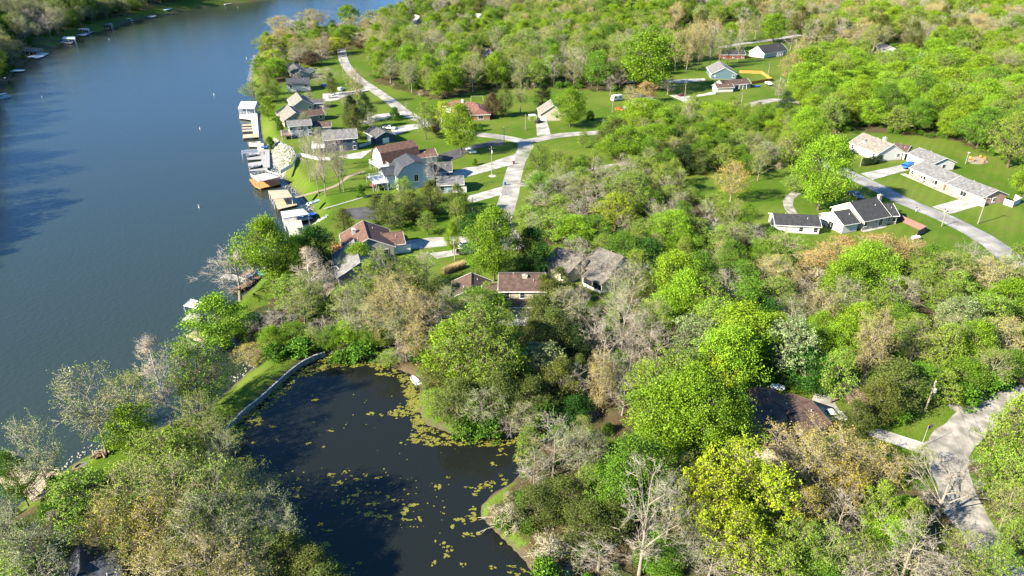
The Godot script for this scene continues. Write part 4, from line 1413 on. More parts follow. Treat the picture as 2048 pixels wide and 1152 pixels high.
# ---------- what stands where ----------
const KINDS = {
	"bright": {"called":"leafy_tree","cat":"tree","h":14,"r":5.2,"cb":0.2,"shape":"round","tips":187,"limbs":12,"leaves":77,"leaf":0.311,"spread":1.3,"ca":[0.1,0.21,0.012],"cb2":[0.225,0.375,0.022],"bark":[0.13,0.105,0.08],"trunk_r":0.26,"void":-0.12,"twig_c":[0.2,0.17,0.13],"desc":"bright green leafy tree"},
	"green": {"called":"leafy_tree","cat":"tree","h":14,"r":5,"cb":0.2,"shape":"round","tips":168,"limbs":12,"leaves":68,"leaf":0.296,"spread":1.3,"ca":[0.055,0.14,0.012],"cb2":[0.13,0.25,0.02],"bark":[0.13,0.105,0.08],"trunk_r":0.26,"void":-0.08,"twig_c":[0.2,0.17,0.13],"desc":"mid green leafy tree"},
	"lime": {"called":"leafy_tree","cat":"tree","h":14,"r":4.8,"cb":0.22,"shape":"round","tips":150,"limbs":12,"leaves":49,"leaf":0.281,"spread":1.3,"ca":[0.11,0.2,0.02],"cb2":[0.21,0.34,0.035],"bark":[0.13,0.105,0.08],"trunk_r":0.26,"twigs":2,"twig_r":0.03,"void":-0.05,"twig_c":[0.3,0.245,0.17],"twig_len":1.3,"desc":"light lime green tree"},
	"yellow": {"called":"leafy_tree","cat":"tree","h":14,"r":5,"cb":0.2,"shape":"round","tips":156,"limbs":12,"leaves":58,"leaf":0.296,"spread":1.2,"ca":[0.18,0.26,0.012],"cb2":[0.34,0.45,0.02],"bark":[0.13,0.105,0.08],"trunk_r":0.26,"twigs":2,"twig_r":0.03,"void":-0.08,"twig_c":[0.3,0.245,0.17],"twig_len":1.3,"desc":"vivid yellow green tree"},
	"bud": {"called":"budding_tree","cat":"tree","h":14,"r":4.8,"cb":0.28,"shape":"vase","tips":131,"limbs":12,"leaves":43,"leaf":0.207,"spread":1.2,"ca":[0.13,0.205,0.03],"cb2":[0.25,0.34,0.065],"bark":[0.3,0.26,0.2],"trunk_r":0.26,"twigs":2,"twig_len":1.5,"void":-0.08,"twig_c":[0.3,0.245,0.17],"twig_r":0.026,"desc":"olive budding tree"},
	"budgrey": {"called":"budding_tree","cat":"tree","h":14,"r":4.8,"cb":0.3,"shape":"vase","tips":118,"limbs":12,"leaves":38,"leaf":0.2,"spread":1.2,"ca":[0.14,0.2,0.06],"cb2":[0.24,0.31,0.11],"bark":[0.29,0.26,0.21],"trunk_r":0.26,"twigs":3,"twig_len":1.6,"void":-0.05,"twig_c":[0.31,0.285,0.23],"twig_r":0.026,"desc":"grey green barely budding tree"},
	"budyellow": {"called":"budding_tree","cat":"tree","h":12,"r":4.6,"cb":0.25,"shape":"round","tips":143,"limbs":12,"leaves":40,"leaf":0.207,"spread":1.2,"ca":[0.25,0.23,0.03],"cb2":[0.38,0.35,0.05],"bark":[0.3,0.26,0.2],"trunk_r":0.26,"twigs":4,"void":-0.08,"twig_c":[0.3,0.245,0.17],"twig_len":1.3,"twig_r":0.026,"desc":"yellowish budding tree"},
	"tanbud": {"called":"budding_tree","cat":"tree","h":12,"r":5,"cb":0.25,"shape":"vase","tips":131,"limbs":12,"leaves":40,"leaf":0.207,"spread":1.2,"ca":[0.235,0.22,0.065],"cb2":[0.36,0.335,0.105],"bark":[0.3,0.26,0.2],"trunk_r":0.26,"twigs":3,"twig_len":1.5,"void":-0.05,"twig_c":[0.35,0.3,0.22],"twig_r":0.026,"desc":"tan budding tree"},
	"orangebud": {"called":"budding_tree","cat":"tree","h":10,"r":5,"cb":0.2,"shape":"dome","tips":156,"limbs":12,"leaves":46,"leaf":0.207,"spread":1.2,"ca":[0.28,0.2,0.06],"cb2":[0.38,0.28,0.09],"bark":[0.13,0.105,0.08],"trunk_r":0.26,"twigs":4,"twig_c":[0.36,0.3,0.22],"void":-0.05,"twig_len":1.3,"twig_r":0.026,"desc":"rusty orange budding tree"},
	"bare": {"called":"bare_tree","cat":"tree","h":14,"r":4.8,"cb":0.3,"shape":"vase","tips":85,"limbs":12,"leaves":0,"leaf":0.2,"spread":1,"ca":[0,0,0],"cb2":[0,0,0],"bark":[0.27,0.24,0.19],"trunk_r":0.26,"twigs":4,"twig_len":1.7,"twig_r":0.026,"twig_c":[0.31,0.28,0.23],"void":-0.02,"desc":"bare grey branched tree"},
	"bareoak": {"called":"bare_tree","cat":"tree","h":14,"r":6,"cb":0.22,"shape":"vase","tips":110,"limbs":12,"leaves":0,"leaf":0.2,"spread":1,"ca":[0,0,0],"cb2":[0,0,0],"bark":[0.33,0.29,0.23],"trunk_r":0.36,"twigs":5,"twig_c":[0.33,0.3,0.25],"twig_len":1.3,"twig_r":0.026,"desc":"large pale limbed bare tree"},
	"sycamore": {"called":"bare_tree","cat":"tree","h":18,"r":3.6,"cb":0.35,"shape":"egg","tips":137,"limbs":11,"leaves":12,"leaf":0.192,"spread":1,"ca":[0.27,0.22,0.13],"cb2":[0.36,0.3,0.19],"bark":[0.58,0.56,0.52],"trunk_r":0.26,"twigs":5,"twig_c":[0.42,0.37,0.3],"lead":0.88,"void":-0.05,"twig_len":1.3,"twig_r":0.026,"desc":"tall pale barked tree"},
	"cedar": {"called":"evergreen_tree","cat":"tree","h":10,"r":2.9,"cb":0.08,"shape":"egg","tips":162,"limbs":14,"leaves":68,"leaf":0.252,"spread":0.8,"ca":[0.055,0.085,0.016],"cb2":[0.12,0.155,0.035],"bark":[0.13,0.105,0.08],"trunk_r":0.26,"lead":0.92,"rise":0.3,"asp":0.35,"void":-0.2,"twig_c":[0.2,0.17,0.13],"desc":"olive green evergreen tree"},
	"darkcedar": {"called":"evergreen_tree","cat":"tree","h":10,"r":2.7,"cb":0.06,"shape":"egg","tips":175,"limbs":14,"leaves":71,"leaf":0.237,"spread":0.8,"ca":[0.014,0.038,0.01],"cb2":[0.035,0.072,0.018],"bark":[0.13,0.105,0.08],"trunk_r":0.26,"lead":0.92,"rise":0.3,"asp":0.4,"void":-0.3,"twig_c":[0.2,0.17,0.13],"desc":"dark green evergreen tree"},
	"pine": {"called":"conifer_tree","cat":"tree","h":14,"r":3.8,"cb":0.1,"shape":"cone","tips":187,"limbs":16,"leaves":71,"leaf":0.266,"spread":0.9,"ca":[0.02,0.05,0.018],"cb2":[0.05,0.1,0.035],"bark":[0.13,0.105,0.08],"trunk_r":0.26,"lead":0.96,"rise":0.1,"asp":0.3,"void":-0.2,"twig_c":[0.2,0.17,0.13],"desc":"blue green conifer"},
	"dark": {"called":"leafy_tree","cat":"tree","h":11,"r":4,"cb":0.12,"shape":"round","tips":175,"limbs":12,"leaves":80,"leaf":0.266,"spread":1.2,"ca":[0.016,0.06,0.008],"cb2":[0.04,0.125,0.014],"bark":[0.13,0.105,0.08],"trunk_r":0.26,"void":-0.2,"twig_c":[0.2,0.17,0.13],"desc":"dark green leafy tree"},
	"willow": {"called":"willow_tree","cat":"tree","h":8,"r":4.5,"cb":0.2,"shape":"dome","tips":150,"limbs":12,"leaves":77,"leaf":0.222,"spread":1.1,"ca":[0.11,0.2,0.02],"cb2":[0.19,0.31,0.03],"bark":[0.13,0.105,0.08],"trunk_r":0.26,"droop":0.9,"asp":0.3,"twig_c":[0.2,0.17,0.13],"desc":"drooping lime green willow"},
	"sage": {"called":"leafy_tree","cat":"tree","h":15,"r":4.6,"cb":0.3,"shape":"round","tips":150,"limbs":12,"leaves":55,"leaf":0.281,"spread":1.3,"ca":[0.16,0.23,0.09],"cb2":[0.27,0.36,0.16],"bark":[0.13,0.105,0.08],"trunk_r":0.26,"twigs":2,"void":-0.08,"twig_c":[0.3,0.245,0.17],"twig_len":1.3,"twig_r":0.026,"desc":"pale sage green tree"},
	"plum": {"called":"leafy_tree","cat":"tree","h":9,"r":3.2,"cb":0.15,"shape":"egg","tips":150,"limbs":12,"leaves":65,"leaf":0.266,"spread":1.1,"ca":[0.05,0.04,0.028],"cb2":[0.12,0.095,0.055],"bark":[0.13,0.105,0.08],"trunk_r":0.26,"twig_c":[0.2,0.17,0.13],"desc":"dark plum brown tree"},
	"pink": {"called":"blossom_tree","cat":"tree","h":5,"r":2.6,"cb":0.2,"shape":"round","tips":100,"limbs":9,"leaves":68,"leaf":0.192,"spread":0.8,"ca":[0.42,0.28,0.27],"cb2":[0.6,0.44,0.44],"bark":[0.13,0.105,0.08],"trunk_r":0.26,"twig_c":[0.2,0.17,0.13],"desc":"pale pink blossoming tree"},
	"shrub": {"called":"shrub","cat":"shrub","h":3.2,"r":2.0,"cb":0.05,"shape":"dome","tips":50,"limbs":8,"leaves":46,"leaf":0.32,"spread":0.7,"ca":[0.04,0.12,0.01],"cb2":[0.1,0.22,0.02],"bark":[0.13,0.105,0.08],"trunk_r":0.07,"twig_c":[0.2,0.17,0.13],"desc":"low green shrub"},
	"brush": {"called":"shrub","cat":"shrub","h":3.2,"r":2.2,"cb":0.05,"shape":"dome","tips":50,"limbs":8,"leaves":14,"leaf":0.2,"spread":0.6,"ca":[0.13,0.15,0.05],"cb2":[0.21,0.22,0.09],"bark":[0.13,0.105,0.08],"trunk_r":0.06,"twigs":6,"twig_len":0.8,"twig_c":[0.38,0.34,0.27],"twig_r":0.026,"desc":"low tan brushy shrub"},
	"broad_bright": {"called":"leafy_tree","cat":"tree","h":16.1,"r":8.3,"cb":0.2,"shape":"round","tips":392,"limbs":16,"leaves":77,"leaf":0.311,"spread":1.49,"ca":[0.1,0.21,0.012],"cb2":[0.225,0.375,0.022],"bark":[0.13,0.105,0.08],"trunk_r":0.36,"void":-0.12,"twig_c":[0.2,0.17,0.13],"desc":"bright green leafy tree"},
	"broad_green": {"called":"leafy_tree","cat":"tree","h":16.1,"r":8.0,"cb":0.2,"shape":"round","tips":352,"limbs":16,"leaves":68,"leaf":0.296,"spread":1.49,"ca":[0.055,0.14,0.012],"cb2":[0.13,0.25,0.02],"bark":[0.13,0.105,0.08],"trunk_r":0.36,"void":-0.08,"twig_c":[0.2,0.17,0.13],"desc":"mid green leafy tree"},
	"broad_lime": {"called":"leafy_tree","cat":"tree","h":16.1,"r":7.7,"cb":0.22,"shape":"round","tips":315,"limbs":16,"leaves":49,"leaf":0.281,"spread":1.49,"ca":[0.11,0.2,0.02],"cb2":[0.21,0.34,0.035],"bark":[0.13,0.105,0.08],"trunk_r":0.36,"twigs":2,"twig_r":0.03,"void":-0.05,"twig_c":[0.3,0.245,0.17],"twig_len":1.3,"desc":"light lime green tree"},
	"broad_yellow": {"called":"leafy_tree","cat":"tree","h":16.1,"r":8.0,"cb":0.2,"shape":"round","tips":327,"limbs":16,"leaves":58,"leaf":0.296,"spread":1.38,"ca":[0.18,0.26,0.012],"cb2":[0.34,0.45,0.02],"bark":[0.13,0.105,0.08],"trunk_r":0.36,"twigs":2,"twig_r":0.03,"void":-0.08,"twig_c":[0.3,0.245,0.17],"twig_len":1.3,"desc":"vivid yellow green tree"},
	"broad_bud": {"called":"budding_tree","cat":"tree","h":16.1,"r":7.7,"cb":0.28,"shape":"vase","tips":275,"limbs":16,"leaves":43,"leaf":0.207,"spread":1.38,"ca":[0.13,0.205,0.03],"cb2":[0.25,0.34,0.065],"bark":[0.3,0.26,0.2],"trunk_r":0.36,"twigs":2,"twig_len":1.5,"void":-0.08,"twig_c":[0.3,0.245,0.17],"twig_r":0.026,"desc":"olive budding tree"},
	"broad_tan": {"called":"budding_tree","cat":"tree","h":13.8,"r":8.0,"cb":0.25,"shape":"vase","tips":275,"limbs":16,"leaves":40,"leaf":0.207,"spread":1.38,"ca":[0.235,0.22,0.065],"cb2":[0.36,0.335,0.105],"bark":[0.3,0.26,0.2],"trunk_r":0.36,"twigs":3,"twig_len":1.5,"void":-0.05,"twig_c":[0.35,0.3,0.22],"twig_r":0.026,"desc":"tan budding tree"},
	"broad_grey": {"called":"budding_tree","cat":"tree","h":16.1,"r":7.7,"cb":0.3,"shape":"vase","tips":247,"limbs":16,"leaves":38,"leaf":0.2,"spread":1.38,"ca":[0.14,0.2,0.06],"cb2":[0.24,0.31,0.11],"bark":[0.29,0.26,0.21],"trunk_r":0.36,"twigs":3,"twig_len":1.6,"void":-0.05,"twig_c":[0.31,0.285,0.23],"twig_r":0.026,"desc":"grey green barely budding tree"},
}
const MARKS = ["the orange wooden boat deck","the light blue gambrel house","the navy lake house","the red barn house","the brown lakefront house","the grey steep-roofed house","the red-roofed brick ranch","the tan gable house","the teal house","the brown-roofed cottage","the white farmhouse","the tan-roofed white house","the long brick ranch","the black-roofed house","the black-roofed shed","the house above the pond","the tan-roofed woodland house","the blue-roofed gazebo","the house with dappled roof","the leaning roadside utility pole","the gravel road","the white retaining wall","the weedy pond edge","the moored rowboat","the pond's right bank","the pond's left bank","the lakeside fire ring","the lakeside wooden patio","the brown lakeside dock","the white-canopy dock","the peninsula lane","the white covered dock","the road junction","the mown clearing","the little far house","the slate-roofed house","the central thicket","the densest green grove","the pondside thicket","the yellow-green grove","the large bare tree","the bottom woods","the right-hand thicket","the middle thicket","the upper woods","the upper woods' centre","the shaded evergreen clump","the bright right wood","the right wood's corner","the right edge wood","the huge roadside tree","the tall pondside crown","the leafless slope"]
const WALLS = {
	"white": [0.72,0.72,0.7],
	"cream": [0.5,0.46,0.36],
	"grey": [0.35,0.35,0.34],
	"lightblue": [0.38,0.5,0.58],
	"navy": [0.05,0.085,0.14],
	"paleblue": [0.42,0.5,0.55],
	"tan": [0.5,0.42,0.32],
	"beige": [0.58,0.52,0.43],
	"brick": [0.36,0.17,0.11],
	"brickpink": [0.5,0.33,0.26],
	"teal": [0.1,0.19,0.23],
	"red": [0.3,0.06,0.05],
	"slateblue": [0.14,0.2,0.27],
}
const ROOFS = {
	"brown": [0.14,0.085,0.068],
	"redbrown": [0.2,0.105,0.08],
	"brownwarm": [0.15,0.09,0.075],
	"red": [0.25,0.11,0.09],
	"tan": [0.3,0.28,0.25],
	"tandark": [0.2,0.185,0.165],
	"grey": [0.25,0.25,0.255],
	"greydark": [0.12,0.12,0.125],
	"slate": [0.07,0.08,0.1],
	"black": [0.05,0.053,0.06],
	"blue": [0.12,0.25,0.42],
	"pale": [0.55,0.54,0.52],
}
const DECKS = {
	"white": [0.72,0.72,0.72],
	"pale": [0.5,0.48,0.45],
	"tan": [0.5,0.4,0.29],
	"grey": [0.36,0.36,0.37],
	"brown": [0.17,0.09,0.065],
	"orange": [0.55,0.27,0.09],
	"cream": [0.6,0.53,0.4],
	"redbrown": [0.3,0.13,0.09],
	"paleblue": [0.45,0.58,0.66],
	"black": [0.05,0.055,0.06],
	"blue": [0.03,0.13,0.5],
	"dark": [0.05,0.06,0.08],
	"turquoise": [0.12,0.5,0.58],
	"orangefence": [0.6,0.28,0.07],
	"plumfence": [0.24,0.13,0.12],
}
const PAINT = {
	"white": [0.75,0.75,0.74],
	"navy": [0.03,0.06,0.11],
	"silver": [0.45,0.46,0.47],
	"black": [0.02,0.02,0.022],
	"red": [0.5,0.02,0.02],
	"darkred": [0.16,0.02,0.02],
	"blue": [0.04,0.12,0.4],
	"green": [0.02,0.2,0.1],
}
const LAKE_Y = -3.0
const POND_Y = -0.9
const LAKE_LINE = [-178.13,-115.6,-160.98,-149.69,-163.29,-186.62,-196.2,-240.94,-236.03,-302.06,-271.32,-365.48,-313.26,-440.64,-338.4,-498.56,-347.74,-537.67,-360.55,-582.86,-367.4,-617.09,-363.22,-658.66,-369.64,-705.8,-370.32,-746.61,-361.05,-777.92,-353.82,-832.46,-320.31,-900.87,-279.69,-1026.14,-191.8,-1279.61,-75.41,-1777.37,-86.81,-1383.66,-131.08,-1120.49,-136.04,-894.76,-132.31,-787.33,-123.52,-713.63,-138.33,-683.28,-157.91,-665.52,-185.45,-665.52,-205.39,-655.28,-203.87,-593.87,-185.27,-515.28,-159.01,-424.99,-142.75,-383.57,-132.48,-365.48,-122.51,-328.7,-111.53,-297.98,-102.2,-278.97,-93.85,-258.77,-86.93,-245.49,-80.89,-234.38,-73.16,-222.63,-66.32,-210.92,-63.6,-202.27,-64.83,-192.25,-68.18,-183.02,-66.16,-165.03,-68.26,-159.18,-67.85,-152.31,-70.87,-148.41,-70.7,-139.87,-66.56,-133.57,-62.38,-129.96,-58.51,-125.88,-55.67,-120.12,-57.12,-115.25,-58.42,-110.51,-60.8,-106.5,-65.38,-101.52,-73.04,-96.31,-77.16,-92.35,-78.05,-88.61,-79.86,-83.93,-81.59,-79.05,-89.02,-73.09,-108.61,-72.15]
const POND_LINE = [-39.76,-121.35,-34.37,-120.97,-29.32,-119.47,-24.75,-117.08,-20.22,-114.06,-18.43,-110.15,-18.23,-103.8,-15.95,-98.66,-11.16,-96.16,-5.71,-94.8,-1.25,-94.54,2.34,-96.16,7.92,-99.38,15.21,-103.05,16.89,-101.26,10.01,-96.43,4.93,-92.95,2.63,-88.17,-0.33,-84.05,-3.15,-81.81,-5.06,-79.12,-4.95,-76.54,-2.95,-74.07,-0.67,-71.24,1.52,-68.54,3.55,-64.72,3.96,-57.46,-14.16,-54.69,-22.32,-63.5,-27.49,-67.67,-31.08,-70.32,-35.14,-74.07,-39.03,-79.12,-42.69,-82.92,-46.15,-85.78,-49.82,-90.01,-51.46,-93.21,-52.25,-96.98,-51.03,-100.68,-49.27,-105.19,-47.46,-110.15,-45.72,-114.41,-43.36,-118.91]
const WOODS = [
	[-74.99,-64.41,-83.96,-77.21,-76.87,-78.24,-71.38,-80.9,-66.05,-83.68,-60.75,-87.19,-62.27,-96.18,-53.83,-97.57,-50.48,-88.4,-45.03,-83.11,-38.87,-76.7,-30.37,-68.21,-24.8,-62.8],
	[-59.77,-124.26,-58.8,-132.6,-58.49,-144.28,-55.4,-154.81,-45.5,-150.72,-38.81,-154.81,-37.3,-160.53,-20.94,-154.81,-16.95,-139.43,-10.78,-134.82,-16.42,-122.3,-18.63,-114.01,-22.94,-115.78,-29.23,-119.44,-39.78,-121.91,-49.18,-121.33,-53.85,-119.44],
	[-16.31,-132.6,-3.85,-132.6,7.87,-141.82,23.69,-144.28,35.23,-154.81,44.06,-173.03,63.58,-173.03,77.92,-166.59,93.54,-171.39,110.09,-163.52,123.31,-154.81,135.1,-159.07,102.05,-109.75,86.81,-108.93,80.27,-111.43,67.82,-114.89,59.66,-117.59,47.45,-114.89,41.59,-104.94,35.53,-96.18,20.08,-94.82,6.89,-97.57,3.2,-94.82,-11.15,-96.45,-16.09,-100.43,-17.33,-111.43],
	[-1.12,-81.44,3.05,-88.4,5.81,-93.48,19.88,-93.48,39.24,-93.48,44.98,-87.19,61.76,-87.19,66.4,-84.83,66.09,-78.24,65.61,-73.25,64.26,-63.6,3.84,-63.6,1.15,-68.65,-3.35,-75.19],
	[87.97,-98.98,97.65,-100.43,71.95,-62.8,72.93,-69.54,76.39,-80.36,78.96,-87.19],
	[3.28,-199.06,7.94,-224.38,15.14,-229.56,35.53,-237.73,57.19,-246.4,58.62,-219.39,65.01,-199.06,78.36,-183.47,80.32,-173.03,62.15,-168.17,37.57,-160.53,30.35,-174.7,12.18,-176.4,5.26,-183.47],
	[-78.87,-402.44,-110.01,-567.05,-106.94,-695.53,41.46,-625.16,135.39,-641.47,101.93,-440.83,76.56,-402.44,55.75,-375.86,23.99,-388.74,-17.58,-382.2,-37.3,-357.92,-51.73,-369.7],
	[35.45,-268.89,47.82,-307.83,72.52,-312.27,107.38,-321.49,130.54,-307.83,106.89,-249.41,86.29,-237.73,71.01,-249.41,59.1,-237.73,46.46,-249.41],
	[140.58,-341.45,193.01,-458.11,240.06,-461.71,327.05,-440.83,210.71,-268.89,188.31,-258.83,188.8,-279.63,173.97,-291.14,148.74,-297.62,127.13,-287.21],
	[-142.8,-395.49,-175.2,-486.47,-191.15,-561.79,-192.09,-618.86,-157.21,-625.16,-125.04,-638.14,-107.31,-541.63,-121.15,-518.24,-128.96,-476.67,-140.55,-458.11,-131.47,-395.49],
	[-106.94,-695.53,-110.25,-996.7,392.85,-1233.36,929.3,-1233.36,352.06,-440.83,256.7,-496.65,214.84,-496.65,231.5,-625.16,139.81,-641.47,41.46,-625.16],
	[-167.63,-135.33,-165.7,-152.31,-166.28,-186.62,-199.89,-240.94,-241.62,-302.06,-273.44,-365.48,-284.97,-386.1,-351.53,-519.62,-378.92,-611.13,-382.13,-690.64,-387.17,-782.6,-371.76,-876.91,-342.58,-966.59,-301.93,-1111.23,-218.11,-1233.08,-619.93,-1279.61,-655.8,-721.61,-294.77,-220.2],
	[65.19,-75.19,71.72,-77.21,72.06,-70.44,70.59,-62.8,64.46,-62.8],
]
